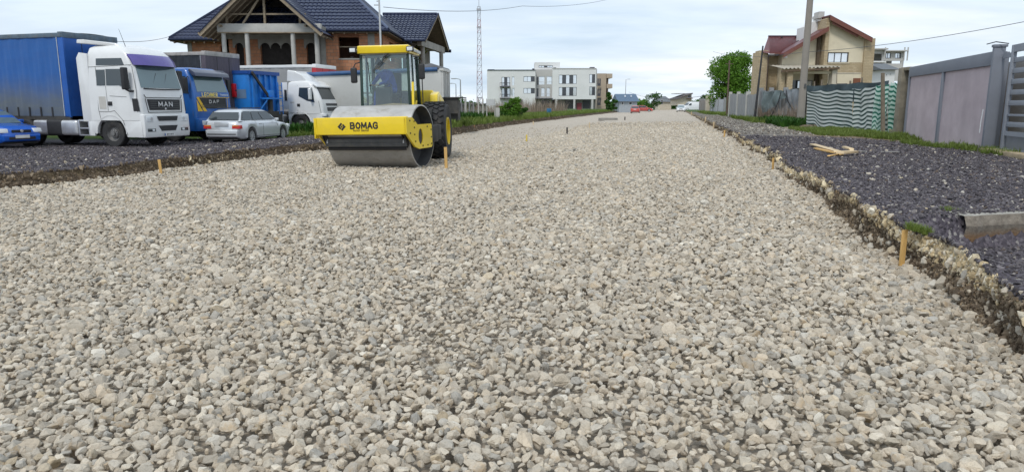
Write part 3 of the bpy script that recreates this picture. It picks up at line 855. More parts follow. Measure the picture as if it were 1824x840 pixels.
b.prism([(X0 + .10, 1.30), (X0 + .10, 1.41), (X0 - .25, 1.62), (X0 - .25, 1.55)], .745, .79); b.build('cab_sill', YEL, rl, bevel=.008)
b = MB(); b.b2(X0 - .02, X1, -CY, CY, 1.18, Z0 - .04); b.b2(X0 + .02, X0 - .3, -CY + .02, CY - .02, 1.0, 1.3); b.build('cab_floor', CHAS, rl, bevel=.01)
b = MB(); b.ploft([(X0 + .07, Z1 - .01, .685), (X0 + .09, Z1 + .18, .67), (X0 - .05, Z1 + .205, .66), (X1 - .10, Z1 + .175, .66), (X1 - .12, Z1 + .02, .68)]); b.build('cab_roof', YEL, rl, bevel=.025, seg=3)
b = MB(); b.b2(X0 + .0, X1 - .06, -.62, .62, Z1 - .035, Z1 - .012); b.build('roof_lining', M('pale roof lining', (.42, .42, .40), .9), rl)
b = MB(); b.b2(X0 - .1, X1 - .05, .69, .73, Z1 + .05, Z1 + .13); b.b2(X0 - .1, X1 - .05, -.73, -.69, Z1 + .05, Z1 + .13); b.build('rain_rail', M('grey polyester', (.48, .48, .47), .5), rl, bevel=.01)
b = MB(); b.sheet([(X0 - .0, -CY + .03, Z0 + .02), (X0 - .0, CY - .03, Z0 + .02), (X0 - .08, CY - .05, Z1 - .02), (X0 - .08, -CY + .05, Z1 - .02)], .008); b.build('windscreen', GLASS, rl)
for s in (-1, 1):
    b = MB(); b.sheet([(X0 - .06, s * CY, Z0 + .06), (X0 - .60, s * CY, Z0 + .06), (X0 - .64, s * (CY - .02), Z1 - .03), (X0 - .12, s * (CY - .02), Z1 - .03)], .008)
    b.sheet([(X0 - .68, s * CY, Z0 + .06), (X1 + .06, s * CY, Z0 + .06), (X1 + .09, s * (CY - .02), Z1 - .03), (X0 - .70, s * (CY - .02), Z1 - .03)], .008); b.build('door_glass', GLASS, rl)
b = MB(); b.sheet([(X1, -CY + .06, Z0 + .06), (X1, CY - .06, Z0 + .06), (X1 + .05, CY - .08, Z1 - .03), (X1 + .05, -CY + .08, Z1 - .03)], .008); b.build('rear_window', GLASS, rl)
b = MB(); b.sheet([(X0 + .012, -CY + .035, Z0 + .025), (X0 + .012, CY - .035, Z0 + .025), (X0 + .002, CY - .035, Z0 + .17), (X0 + .002, .2, Z0 + .20), (X0 + .002, -CY + .035, Z0 + .12)], .006)
b.build('dusty_lower_screen', M('dusty glass band', (.30, .29, .22), .6, var=.2), rl)
b = MB()
for y in (-.5, -.4, .28, .52): b.bar((X0 + .03, y, Z0 + .02), (X0 + .03, y, Z0 + .07), .03, .03)
b.build('screen_bolts', BLK, rl)
# wiper arms
b = MB(); b.bar((X0 + .01, .05, 2.78), (X0 + .0, -.32, 2.40), .018, .014); b.bar((X0 + .03, .09, 2.78), (X0 + .01, -.30, 2.36), .018, .014); b.bar((X0 + .03, -.42, 2.62), (X0 + .03, -.38, 1.85), .03, .018); b.bar((X0 + .04, .0, 2.74), (X0 + .04, .14, 2.82), .05, .03)
b.build('wiper', BLK, rl)
# lamps
for s, y in ((-1, -.78), (1, .72)):
    lw = empty('work_lamp', (X0 + .10, y, 2.93), 0, rl)
    MB().box((0, 0, 0), (.11, .19, .13)).build('lamp_housing', BLK, lw, bevel=.03, seg=3)
    MB().box((.052, 0, 0), (.02, .145, .095)).build('lamp_lens', LAMP, lw, bevel=.01)
b = MB()
b.bar((X0 + .05, -.78, 2.76), (X0 + .02, -.86, 2.76), .03); b.bar((X0 + .02, .78, 2.74), (X0 + .05, .96, 2.74), .025)
b.build('lamp_arm', BLK, rl)
# mirrors
for s, y, z in ((-1, -.82, 2.30), (1, .98, 2.36)):
    mr = empty('mirror', (X0 - .02, y, z), 0, rl)
    MB().box((0, 0, 0), (.09, .17, .40)).build('mirror_shell', BLK, mr, bevel=.045, seg=3)
    MB().tube([(0, 0, .2), (-.02, -s * .05, .30), (-.05, -s * .2, .34)], .014).build('mirror_arm', BLK, mr)
b = MB(); b.tube([(X0 - .1, .90, 1.25), (X0 - .1, .97, 1.5), (X0 - .1, .97, 2.2)], .014); b.build('handrail', BLK, rl)
# interior: seat, console, steering wheel
b = MB(); b.b2(-2.55, -2.05, -.25, .25, 1.70, 1.82); b.box((-2.62, 0, 2.08), (.12, .48, .60), ry=-.15); b.b2(-2.5, -2.1, -.2, .2, 1.35, 1.70); b.build('seat', M('seat fabric', (.05, .055, .06), .9), rl, bevel=.04, seg=3)
b = MB(); b.b2(-1.98, -1.72, -.3, .12, 1.36, 1.98); b.b2(-2.5, -2.0, .34, .56, 1.36, 1.88); b.build('console', M('console plastic', (.05, .052, .055), .6), rl, bevel=.04, seg=3)
b = MB(); b.T = Matrix.Translation((-2.0, -.1, 2.02)) @ Matrix.Rotation(.45, 4, 'Y')
for i in range(20):
    a, a2 = 2 * pi * i / 20, 2 * pi * (i + 1) / 20; b.cyl((.18 * cos(a), .18 * sin(a), 0), (.18 * cos(a2), .18 * sin(a2), 0), .014, n=6)
for a in (.4, 2.5, 4.6): b.cyl((0, 0, -.02), (.18 * cos(a), .18 * sin(a), 0), .012, n=6)
b.T = None; b.build('steering_wheel', BLK, rl)
# engine hood behind the cab, fender, steps
b = MB(); b.ploft([(-3.12, 1.15, .60), (-3.12, 1.92, .56), (-3.9, 1.86, .54), (-4.75, 1.55, .50), (-4.85, 1.1, .50), (-4.6, .95, .55)]); b.build('engine_hood', YEL, rl, bevel=.06, seg=3)
b = MB()
for k in range(6): b.box((-3.5 - k * .1, .57, 1.52), (.05, .03, .34))
b.build('hood_grille', BLK, rl)
b = MB()
for q in (-1, 1): b.prism([(-2.5, 1.35), (-2.62, 1.78), (-3.0, 1.86), (-3.9, 1.62), (-4.2, 1.2), (-3.6, 1.2), (-3.45, 1.42), (-2.9, 1.62)], q * .55, q * .76)
b.build('hood_side', YEL, rl, bevel=.02)
b = MB(); b.prism([(-1.5, 1.0), (-1.62, 2.1), (-1.69, 2.1), (-1.60, 1.0)], .70, .76); b.build('side_column', YEL, rl, bevel=.012)
b = MB(); b.b2(-1.55, -1.3, .62, .80, .52, .56); b.b2(-1.55, -1.3, .62, .80, .84, .88); b.build('step', CHAS, rl)
# lettering and emblem on the beam
FX = 1.0915
stroke_text('BOMAG', .125, .034, .098, .042, FX, .10, 1.05, BLK, rl)
text('FAYAT GROUP', .055, 'lettering', M('lettering brown', (.10, .06, .01), .5), rl, (FX, .02, .935), (pi / 2, 0, pi / 2), .002, .002, 1.0)
b = MB()
def dia(cx, cz, R0, R1, a0, a1):
    pts = lambda R: [(cx + R * cos(a), cz + R * sin(a)) for a in (a0, (a0 + a1) / 2, a1)]
    o_, i_ = pts(R1), pts(R0)
    b.prism(o_ + i_[::-1], FX - .001, FX + .003, 'X')
cx, cz = -.47, 1.03
# broken diamond: two thick hooks round a small diamond
def poly(pts): b.prism([(cx + x, cz + z) for x, z in pts], FX - .001, FX + .003, 'X')
poly([(-.105, 0), (-.012, .093), (.02, .062), (-.042, 0), (-.01, -.032), (-.042, -.064)])
poly([(.105, 0), (.012, -.093), (-.02, -.062), (.042, 0), (.01, .032), (.042, .064)])
poly([(0, .024), (.024, 0), (0, -.024), (-.024, 0)])
b.build('emblem', BLK, rl)
# the operator, seated and leaning forward to his right, looking down that way
op = empty('person', (0, 0, 0), 0); op.parent = None
_M = Matrix.LocRotScale(rl.location, rl.rotation_euler, rl.scale) @ Matrix.Translation((0, -.50, 0)) @ Matrix.Translation((-2.25, 0, 0)) @ Matrix.Rotation(radians(-42), 4, 'Z') @ Matrix.Translation((2.25, 0, 0))
op.matrix_basis = _M
tag(op, 'man in blue work clothes leaning forward on the seat of the road roller', 'person')
J = {'pelvis': ((-2.36, .05, 1.92), (.15, .17)), 'belly': ((-2.30, .03, 2.08), (.13, .165)), 'chest': ((-2.20, -.02, 2.27), (.13, .18)), 'neckb': ((-2.10, -.06, 2.42), (.07, .08)),
     'shL': ((-2.18, .15, 2.36), .075), 'elL': ((-2.02, .22, 2.12), .055), 'wrL': ((-1.90, .03, 2.07), .038),
     'shR': ((-2.14, -.24, 2.34), .075), 'elR': ((-1.98, -.30, 2.12), .055), 'wrR': ((-1.86, -.20, 2.08), .038),
     'hipL': ((-2.30, .15, 1.90), .10), 'knL': ((-1.92, .19, 1.90), .075), 'anL': ((-1.86, .2, 1.48), .05),
     'hipR': ((-2.30, -.06, 1.90), .10), 'knR': ((-1.92, -.12, 1.90), .075), 'anR': ((-1.86, -.14, 1.48), .05)}
B = [('pelvis', 'belly'), ('belly', 'chest'), ('chest', 'neckb'), ('chest', 'shL'), ('shL', 'elL'), ('elL', 'wrL'), ('chest', 'shR'), ('shR', 'elR'), ('elR', 'wrR'),
     ('pelvis', 'hipL'), ('hipL', 'knL'), ('knL', 'anL'), ('pelvis', 'hipR'), ('hipR', 'knR'), ('knR', 'anR')]
skin_body('body', J, B, CLOTH, op)
hd = skin_body('head', {'c': ((-2.02, -.10, 2.56), (.085, .095)), 'top': ((-2.03, -.10, 2.62), (.085, .095)), 'jaw': ((-1.965, -.13, 2.49), (.055, .06)), 'nose': ((-1.92, -.155, 2.545), .014), 'neck': ((-2.09, -.06, 2.44), .055)},
               [('c', 'top'), ('c', 'jaw'), ('c', 'nose'), ('c', 'neck')], SKIN, op)
skin_body('hair', {'a': ((-2.05, -.09, 2.645), (.09, .10)), 'b': ((-2.09, -.08, 2.58), (.08, .095)), 'c': ((-1.99, -.11, 2.675), (.06, .07))}, [('a', 'b'), ('a', 'c')], HAIR, op)
for hy, hx in ((.0, -1.87), (-.18, -1.83)):
    j = {'palm': ((hx, hy, 2.06), (.035, .02)), 'kn': ((hx + .04, hy, 2.05), (.036, .016))}; bb = [('palm', 'kn')]
    for q in range(4):
        j['f%da' % q] = ((hx + .07, hy - .03 + q * .02, 2.045), .010); j['f%db' % q] = ((hx + .085, hy - .03 + q * .02, 2.015), .009); bb += [('kn', 'f%da' % q), ('f%da' % q, 'f%db' % q)]
    j['th'] = ((hx + .02, hy + .045, 2.04), .010); bb.append(('palm', 'th'))
    skin_body('hand', j, bb, SKIN, op, 1)

# the machine is articulated: drum and yoke are steered towards its right
_J = Matrix.Translation((-1.13, 0, 0)) @ Matrix.Rotation(radians(-13.5), 4, 'Z') @ Matrix.Translation((1.13, 0, 0))
for o in kids(rl):
    n_ = o.name.split('.')[0]
    if n_ in ('drum', 'drum_hub', 'front_beam', 'side_plate', 'edge_plate', 'scraper_bar', 'scraper_lip', 'scraper_bracket', 'spring_pin', 'rear_yoke', 'lettering', 'emblem'):
        mb = o.matrix_basis.copy(); o.matrix_basis = _J @ mb

    if n_ in ('cab_frame', 'cab_sill', 'cab_floor', 'cab_roof', 'roof_lining', 'rain_rail', 'windscreen', 'door_glass', 'rear_window', 'dusty_lower_screen', 'screen_bolts', 'wiper', 'work_lamp', 'lamp_arm', 'side_column', 'mirror', 'seat', 'console', 'steering_wheel', 'handrail'):
        o.location.y -= .47
# ================================================================== VEHICLES
class Shell:
    """body lofted from rounded-rectangle rings: (z, x_front, x_rear, half width, front radius, rear radius)"""
    def __init__(self, rings, n=5):
        self.r = rings; self.n = n
    def at(self, z, k):
        zs = [q[0] for q in self.r]; return float(np.interp(z, zs, [q[k] for q in self.r]))
    def ring(self, q):
        z, xf, xr, hw, rf, rr = q; pts = []
        for cx, cy, r, a0 in ((xf - rf, hw - rf, rf, 90), (xf - rf, -hw + rf, rf, 0), (xr + rr, -hw + rr, rr, -90), (xr + rr, hw - rr, rr, -180)):
            for i in range(self.n + 1):
                a = radians(a0 - 90 * i / self.n); pts.append((cx + r * cos(a), cy + r * sin(a), z))
        return pts
    def build(self, name, mat, parent, bevel=.0):
        b = MB(); P = [self.ring(q) for q in self.r]; m = len(P[0])
        vs = [p for r in P for p in r]
        fs = [(k * m + i, k * m + (i + 1) % m, (k + 1) * m + (i + 1) % m, (k + 1) * m + i) for k in range(len(P) - 1) for i in range(m)]
        fs += [tuple(range(m))[::-1], tuple(range((len(P) - 1) * m, len(P) * m))]
        b._add(vs, fs); return b.build(name, mat, parent, smooth=True, bevel=bevel, sharp=38)
    def side(self, pts, s, name, mat, parent, off=.006, th=.012, bevel=0):
        zs = sorted(p[1] for p in pts)
        b = MB(); b.sheet([(x, s * (self.at(z, 3) + off), z) for x, z in pts], th); return b.build(name, mat, parent, bevel=bevel)
    def front(self, pts, name, mat, parent, off=.006, th=.012, bevel=0, rear=False):
        b = MB(); b.sheet([((self.at(z, 1) + off) if not rear else (self.at(z, 2) - off), y, z) for y, z in pts], th); return b.build(name, mat, parent, bevel=bevel)
def tyre_set(r, w, rimr, kind, parent, loc, side):
    """one wheel: tyre with rim (and bolts)"""
    key = (r, w, kind)
    wh = None
    if key in tyre_set.cache:
        meshes = tyre_set.cache[key]
    else:
        b = MB(); b.lathe([(rimr, -w * .42), (r * .82, -w / 2), (r * .95, -w / 2 * .97), (r, -w * .40), (r, w * .40), (r * .95, w / 2 * .97), (r * .82, w / 2), (rimr, w * .42)], axis='Y', n=40)
        t = b.build('tyre', TYRE, None, smooth=True)
        b = MB()
        if kind == 'truck':
            b.lathe([(rimr, w * .42), (rimr * .97, w * .30), (rimr * .80, w * .12), (rimr * .62, w * .10), (rimr * .58, w * .30), (rimr * .33, w * .36), (rimr * .30, w * .52), (0, w * .54)], axis='Y', n=32)
            for k in range(10):
                a = 2 * pi * k / 10; b.cyl((rimr * .48 * cos(a), w * .28, rimr * .48 * sin(a)), (rimr * .48 * cos(a), w * .42, rimr * .48 * sin(a)), .018, n=6)
            mt = M('truck rim', (.20, .195, .19), .55, metal=.4, var=.3, scale=6, dirt=(.06, .055, .05), dirt_amt=.8)
        else:
            b.lathe([(rimr, w * .40), (rimr * .95, w * .38), (rimr * .90, w * .10), (rimr * .2, w * .05)], axis='Y', n=32)
            b.cyl((0, 0, 0), (0, w * .40, 0), rimr * .22, n=14)
            for k in range(10):
                a = 2 * pi * k / 10
                b.bar((rimr * .15 * cos(a), w * .34, rimr * .15 * sin(a)), (rimr * .95 * cos(a), w * .38, rimr * .95 * sin(a)), .035, .02, up=(0, 1, 0))
            mt = M('alloy wheel', (.55, .56, .57), .3, metal=.5, var=.1)
        rm = b.build('rim', mt, None, smooth=True)
        meshes = (t.data, rm.data); tyre_set.cache[key] = meshes
        bpy.data.objects.remove(t); bpy.data.objects.remove(rm)
    wh = bpy.data.objects.new('wheel', meshes[0]); COL.objects.link(wh); wh.parent = parent; wh.location = loc
    wh.rotation_euler = (0, random.uniform(0, 6), 0) if side > 0 else (0, random.uniform(0, 6), pi)
    rm = bpy.data.objects.new('rim', meshes[1]); COL.objects.link(rm); rm.parent = wh
    return wh
tyre_set.cache = {}
def root_at(name, P, local, rz_deg):
    """thing whose local point sits at world point P"""
    a = radians(rz_deg); lx, ly = local
    return empty(name, (P[0] - (lx * cos(a) - ly * sin(a)), P[1] - (lx * sin(a) + ly * cos(a)), P[2]), a)

# ------------------------------------------------------------------ white high-roof tractor unit
BLUEC = NT('blue curtain')
_P = BLUEC.sep(BLUEC.co()); _n = BLUEC.noise(1.2, 7, .6, BLUEC.co(scale=(1, 1, .6)))
_d = BLUEC.math('ADD', _P[2], BLUEC.math('MULTIPLY', BLUEC.math('SUBTRACT', _n, .5), 1.0))
_c = BLUEC.mix(BLUEC.sm(_d, 2.9, 1.5), (.018, .115, .37), (.115, .135, .15))
_c = BLUEC.mix(BLUEC.ramp(BLUEC.noise(3.5, 6, .6, BLUEC.co(scale=(.3, 1, 1.4))), [(.35, .25), (.65, 0.)]), _c, (.02, .07, .24))
BLUEC.set(Base_Color=_c, Roughness=.5); BLUEC.bump(BLUEC.noise(2.2, 5, .6, BLUEC.co(scale=(2.2, 1, .5))), .5, .05); BLUEC = BLUEC.mat
BLUE2 = M('blue front wall', (.012, .10, .40), .5, var=.15, scale=2, dirt=(.06, .08, .12), dirt_amt=.5)
def truck_lamps(t, z, y, x, w=.34, h=.2):
    for s in (-1, 1):
        hl = MB().box((0, 0, 0), (.03, w, h)).build('headlight', LAMP, t, bevel=.012); hl.location = (x, s * y, z)
        MB().cyl((.01, -.08 * s, 0), (.022, -.08 * s, 0), .07, n=14).build('lamp_bulb', CHROME, hl)
man = root_at('semi_truck', onz(205, 262, -.2), (-1.42, -1.14), -15)
tag(man, 'white high roofed tractor unit with purple sun visor, coupled to the blue curtain trailer', 'truck')
sh = Shell([(1.0, 0.0, -2.32, 1.22, .16, .05), (1.35, .0, -2.32, 1.22, .17, .06), (2.15, -.06, -2.32, 1.22, .18, .06), (3.05, -.30, -2.32, 1.17, .19, .06), (3.42, -.44, -2.32, 1.13, .20, .08), (3.66, -.72, -2.30, 1.04, .22, .12), (3.76, -1.05, -2.22, .88, .25, .2)])
sh.build('cab_body', WHT, man)
b = MB()                                                    # lower body with wheel arch
arc = [(-1.42 + .66 * cos(radians(a)), .50 + .66 * sin(radians(a))) for a in range(-2, 183, 12)]
for s in (-1, 1): b.prism([(-.03, .38), (-.05, 1.0), (-2.32, 1.0), (-2.32, .62), (-2.18, .50)] + arc[::-1][:0] + [(p[0], p[1]) for p in arc[::-1]] + [(-.72, .38)], s * 1.212, s * 1.10)
b.build('lower_panel', WHT, man, bevel=.01)
b = MB()
for s in (-1, 1): b.lathe([(.66, s * 1.225), (.70, s * 1.232), (.70, s * .75)], (-1.42, 0, .50), 'Y', 20, 0, pi)
b.build('wheel_arch', WHT, man, smooth=True)
b = MB(); b.b2(-2.2, -.1, -1.05, 1.05, .40, 1.02); b.b2(-6.2, -2.2, -.45, .45, .60, .95); b.build('chassis', CHAS, man)
# bumper with its openings
b = MB(); b.ploft([(.06, .36, 1.18), (.09, .55, 1.2), (.07, 1.22, 1.2), (-.25, 1.24, 1.215), (-.25, .36, 1.2)]); b.build('bumper', WHT, man, bevel=.04, seg=3)
for (y0, y1, z0, z1, tp) in ((-.55, .55, .98, 1.15, .08), (-.50, .50, .60, .80, .13)):
    b = MB(); b.sheet([(.096, y0 + tp, z0), (.096, y1 - tp, z0), (.09, y1, z1), (.09, y0, z1)], .02); b.build('bumper_vent', BLK, man)
for s in (-1, 1):
    fl = MB().box((.092, s * .88, .64), (.02, .40, .12)).build('fog_lamp', WDARK, man, bevel=.01)
    MB().box((.104, s * .80, .64), (.01, .12, .08)).build('fog_lens', LAMP, fl)
truck_lamps(man, 1.05, .93, .085)
b = MB(); b.box((.11, 0, .46), (.012, .52, .11)); npl = b.build('number_plate', M('plate white', (.72, .72, .70), .4), man)
MB().box((.1175, -.24, .46), (.003, .04, .10)).build('plate_band', BLUE2, npl)
b = MB()
for k, w_ in enumerate((.05, .05, .03, .05, .04)): b.box((.1175, -.12 + k * .075, .46), (.003, w_, .06))
b.build('plate_marks', M('plate marks', (.12, .12, .13), .6), npl)
# grille
sh.front([(-.86, 1.78), (-.80, 1.38), (.80, 1.38), (.86, 1.78)], 'grille', BLK, man, off=.012, th=.02)
b = MB()
for z in (1.46, 1.54, 1.62, 1.70): b.box((sh.at(z, 1) + .026, 0, z), (.012, 1.5, .022))
b.build('grille_slat', DGREY, man)
b = MB(); b.tube([(sh.at(z, 1) + .02, y, z) for y, z in ((-.99, 1.95), (-.92, 1.84), (.92, 1.84), (.99, 1.95))], .012); b.tube([(sh.at(z, 1) + .018, y, z) for y, z in ((-.95, 1.80), (-.88, 1.30), (.88, 1.30), (.95, 1.80))], .012); b.build('seam', M('panel seam', (.10, .10, .10), .8), man)
stroke_text('MAN', .15, .038, .17, .09, .045, 0, 1.60, CHROME, man, slope=-.05)
b = MB(); b.lathe([(.0, .0), (.045, 0), (.045, .01), (0, .012)], (.03, 0, 1.43), 'X', 16); b.build('badge', CHROME, man)
for s in (-1, 1):
    sh.side([(-.06, 1.34), (-.33, 1.34), (-.36, 1.80), (-.12, 1.80)], s, 'corner_vent', BLK, man)
# windscreen, visor
sh.front([(-1.05, 2.20), (1.05, 2.20), (1.0, 3.04), (-1.0, 3.04)], 'windscreen', WMID, man, off=.008)
b = MB(); b.tube([(sh.at(z, 1) + .03, y, z) for y, z in ((-.95, 2.17), (0, 2.15), (.95, 2.17))], .02); b.bar((sh.at(2.3, 1) + .03, .1, 2.2), (sh.at(2.8, 1) + .03, .45, 2.75), .012); b.bar((sh.at(2.3, 1) + .03, -.5, 2.2), (sh.at(2.8, 1) + .03, -.1, 2.75), .012); b.build('wiper', BLK, man)
VIS = M('purple visor', (.10, .075, .30), .25, var=.1, coat=.4)
b = MB()
rows = [[(x0 - .28 * (abs(y) / 1.12) ** 3, y, z) for y in np.linspace(-1.12, 1.12, 13)] for x0, z in ((.02, 3.02), (-.06, 3.22), (-.24, 3.42), (-.26, 3.40), (-.10, 3.20), (-.01, 3.03))]
b.grid(rows); b.build('sun_visor', VIS, man, smooth=True)
# side windows, seams, door handles, mirrors
def truck_side(sh, t, wins, seams, handle, lockers=()):
    for s in (-1, 1):
        for p in wins: sh.side(p, s, 'side_window', WDARK, t)
        b = MB()
        for line in seams: b.tube([(x, s * (sh.at(z, 3) + .002), z) for x, z in line], .009, 5)
        b.build('seam', M('panel seam', (.10, .10, .10), .8), t)
        for p in lockers: sh.side(p, s, 'locker_lid', M('dusty white paint', (.52, .50, .46), .5, var=.12), t, off=.002, th=.006)
        b = MB(); b.box((handle[0], s * (sh.at(handle[1], 3) + .012), handle[1]), (.18, .025, .15)); b.build('door_handle', BLK, t, bevel=.01)
truck_side(sh, man, [[(-1.88, 3.02), (-.62, 3.02), (-.74, 3.27), (-1.88, 3.27)], [(-1.90, 2.28), (-1.50, 2.28), (-1.50, 2.86), (-1.90, 2.86)], [(-1.46, 2.28), (-.86, 2.28), (-.38, 2.15), (-.52, 2.80), (-.62, 2.88), (-1.46, 2.88)]],
           [[(-2.3, 2.96), (-.3, 3.02)], [(-1.92, 2.96), (-1.92, 1.4), (-1.85, 1.02)], [(-1.5, 2.26), (-1.48, 1.35)], [(-1.92, 1.32), (-1.40, 1.32), (-1.2, 1.36), (-.85, 1.0), (-.70, .45)], [(-.28, 2.96), (-.14, 2.1), (-.16, 1.3)], [(-.86, 2.26), (-.25, 2.08)], [(-1.35, 1.9), (-.6, 1.86)]],
           (-1.36, 1.62), [[(-1.86, 1.42), (-1.55, 1.42), (-1.55, 1.88), (-1.86, 1.88)]])
for s in (-1, 1):
    mr = empty('mirror', (-.42, s * 1.42, 2.52), 0, man)
    MB().box((0, 0, 0), (.16, .24, .80)).build('mirror_shell', BLK, mr, bevel=.05, seg=3)
    MB().tube([(0, 0, -.38), (.1, -s * .08, -.46), (.16, -s * .22, -.44)], .035).build('mirror_arm', BLK, mr)
# side fairing, roof spoiler, aerial, tank, steps
for s in (-1, 1):
    b = MB(); b.prism([(-2.24, .95), (-2.24, 3.45), (-2.60, 3.5), (-2.74, 3.3), (-2.70, .95)], s * 1.12, s * 1.20); b.build('side_fairing', WHT, man, bevel=.012)
b = MB(); b.ploft([(-1.0, 3.72, .8), (-1.3, 3.82, .9), (-2.5, 3.98, 1.05), (-2.75, 3.98, 1.08), (-2.78, 3.84, 1.08), (-2.0, 3.78, 1.0)]); b.build('roof_spoiler', WHT, man, bevel=.03, seg=3)
MB().cyl((-.9, -.7, 3.68), (-1.1, -.75, 4.35), .012, .005, 5).build('aerial', BLK, man)
for s in (-1, 1):
    b = MB(); b.b2(-5.2, -3.05, s * .72, s * 1.18, .42, 1.0); tk = b.build('fuel_tank', CHROME if s < 0 else CHAS, man, bevel=.12, seg=4)
    b = MB(); b.b2(-4.55, -3.75, s * .71, s * 1.195, .40, 1.02); b.build('tank_cover', BLK, tk, bevel=.12, seg=4)
    b = MB(); b.b2(-2.95, -2.5, s * .8, s * 1.18, .42, .46); b.b2(-2.95, -2.5, s * .8, s * 1.18, .68, .72); b.b2(-2.98, -2.93, s * .8, s * 1.18, .42, 1.0); b.b2(-2.52, -2.48, s * .8, s * 1.18, .42, 1.0); b.b2(-2.98, -2.48, s * .8, s * 1.15, .96, 1.02); b.build('step_box', CHROME, man)
    b = MB(); b.b2(-2.46, -2.22, s * 1.12, s * 1.2, .42, .98); b.build('side_skirt', WHT, man, bevel=.01)
    tyre_set(.51, .31, .29, 'truck', man, (-1.42, s * 1.02, .51), s)
    tyre_set(.51, .56, .29, 'truck', man, (-5.6, s * .92, .51), s)

# ------------------------------------------------------------------ curtain-side trailer
def trailer(name, P, rz, label, side_m, front_m, rail_m, L=13.2, z0=1.15, z1=4.02, straps=True, wheels=True, group=None):
    t = root_at(name, P, (0, -1.25), rz); tag(t, label, 'trailer', group)
    n = 15; st_ = [-L * k / n for k in range(n + 1)]
    for s in (-1, 1):                                       # rippled curtain
        rows = []
        N = 150
        for z in np.linspace(z0, z1 - .18, 12):
            rows.append([(-.28 - (L - .4) * k / N, s * (1.262 + .016 * sin(k * 1.9) * (1 - .6 * abs((z - 2.6) / 1.4)) + .010 * sin(k * .7 + z * 2)), z) for k in range(N + 1)])
        b = MB(); b.grid(rows); cu = b.build('curtain', side_m, t, smooth=True)
        if straps:
            for k in range(1, 22):
                x = -.28 - k * .58
                if x < -L + .3: break
                MB().b2(x - .035, x + .035, s * 1.275, s * 1.285, z0 - .02, z0 + .34).build('strap', BLK, cu)
    b = MB(); b.b2(-.02, -L, -1.22, 1.22, z0, z1 - .12); b.build('load_box', BLK, t)
    b = MB(); b.b2(.02, -.03, -1.235, 1.235, z0, z1 - .14); fw = b.build('front_wall', front_m, t)
    b = MB()
    for y in (-.45, .45): b.b2(.02, .028, y - .012, y + .012, z0, z1 - .14)
    b.build('wall_seam', BLK, fw)
    for s in (-1, 1):
        MB().b2(.03, -.24, s * 1.2, s * 1.275, z0 - .05, z1 - .10).build('corner_post', front_m, t, bevel=.015)
        MB().b2(-.24, -.27, s * 1.255, s * 1.29, z0, z1 - .16).build('tension_pole', CHROME, t)
        MB().b2(.0, -L, s * 1.22, s * 1.30, z1 - .18, z1 - .02).build('roof_rail', rail_m, t, bevel=.015)
        MB().b2(.0, -L, s * 1.2, s * 1.275, z0 - .14, z0).build('side_rail', CHAS, t)
    MB().b2(.04, -.2, -1.28, 1.28, z1 - .2, z1 + .02).build('front_rail', rail_m, t, bevel=.02)
    rows = [[(x, y, z1 + .05 - .09 * (y / 1.25) ** 2 + .015 * sin(x * 2.6 + y)) for x in np.linspace(0, -L, 60)] for y in np.linspace(-1.25, 1.25, 9)]
    b = MB(); b.grid(rows); b.build('roof_sheet', rail_m, t, smooth=True)
    b = MB(); b.b2(-.1, -L, -.5, .5, z0 - .34, z0 - .1); b.build('chassis', CHAS, t)
    for s in (-1, 1):
        b = MB(); b.b2(-2.7, -2.55, s * .7, s * .85, .25, z0 - .1); b.b2(-2.75, -2.5, s * .65, s * .9, .05, .12); b.build('landing_leg', CHAS, t)
        b = MB(); b.b2(-4.2, -8.6, s * 1.17, s * 1.2, .5, .62); b.b2(-4.2, -8.6, s * 1.17, s * 1.2, .78, .9); b.build('side_guard', CHAS, t)
        if wheels:
            for x in (-9.1, -10.4, -11.7): tyre_set(.5, .36, .29, 'truck', t, (x, s * 1.02, .5), s)
    return t
RAILD = M('weathered roof rail', (.10, .14, .18), .6, var=.3, scale=5, dirt=(.25, .22, .17), dirt_amt=.8, dscale=4)
P = at(127, 214, 27.6); P.z = -.2
t1 = trailer('curtain_trailer', P, -17, 'long blue curtain sided trailer behind the white high roofed tractor unit', BLUEC, BLUE2, RAILD, z1=4.27)

# ------------------------------------------------------------------ blue day-cab truck
BLU = M('truck blue', (.014, .105, .37), .35, var=.1, scale=2, coat=.35, dirt=(.08, .10, .14), dirt_amt=.4)
YELS = M('yellow stripe', (.75, .46, .02), .45)
P = at(350, 240, 31.2); P.z = -.2
daf = root_at('flatbed_truck', P, (-.1, -1.2), -16); daf.name = 'hauler_truck'
tag(daf, 'blue truck with yellow wedge stripes and dark visor beside the white high roofed one', 'truck')
sd = Shell([(.95, .0, -1.9, 1.2, .14, .05), (1.3, .0, -1.9, 1.2, .15, .05), (2.08, -.05, -1.9, 1.2, .16, .05), (2.85, -.28, -1.9, 1.14, .18, .08), (3.1, -.42, -1.88, 1.06, .22, .15), (3.18, -.6, -1.8, .9, .25, .2)])
sd.build('cab_body', BLU, daf)
sd.front([(-1.0, 2.14), (1.0, 2.14), (.95, 2.80), (-.95, 2.80)], 'windscreen', WMID, daf, off=.008)
b = MB(); b.ploft([(.03, 2.80, 1.12), (-.02, 2.95, 1.12), (-.30, 3.12, 1.10), (-.38, 3.06, 1.10), (-.16, 2.82, 1.12)]); b.build('sun_visor', M('dark visor', (.05, .06, .10), .3, coat=.4), daf, bevel=.02)
sd.front([(-.95, 1.88), (-.95, 1.42), (.80, 1.42), (.80, 1.88)], 'grille', BLK, daf, off=.012, th=.02)
b = MB()
for z in (1.48, 1.56): b.box((sd.at(z, 1) + .026, -.07, z), (.012, 1.6, .03))
b.build('grille_slat', DGREY, daf)
stroke_text('DAF', .12, .034, .15, .10, .03, -.05, 1.72, CHROME, daf)
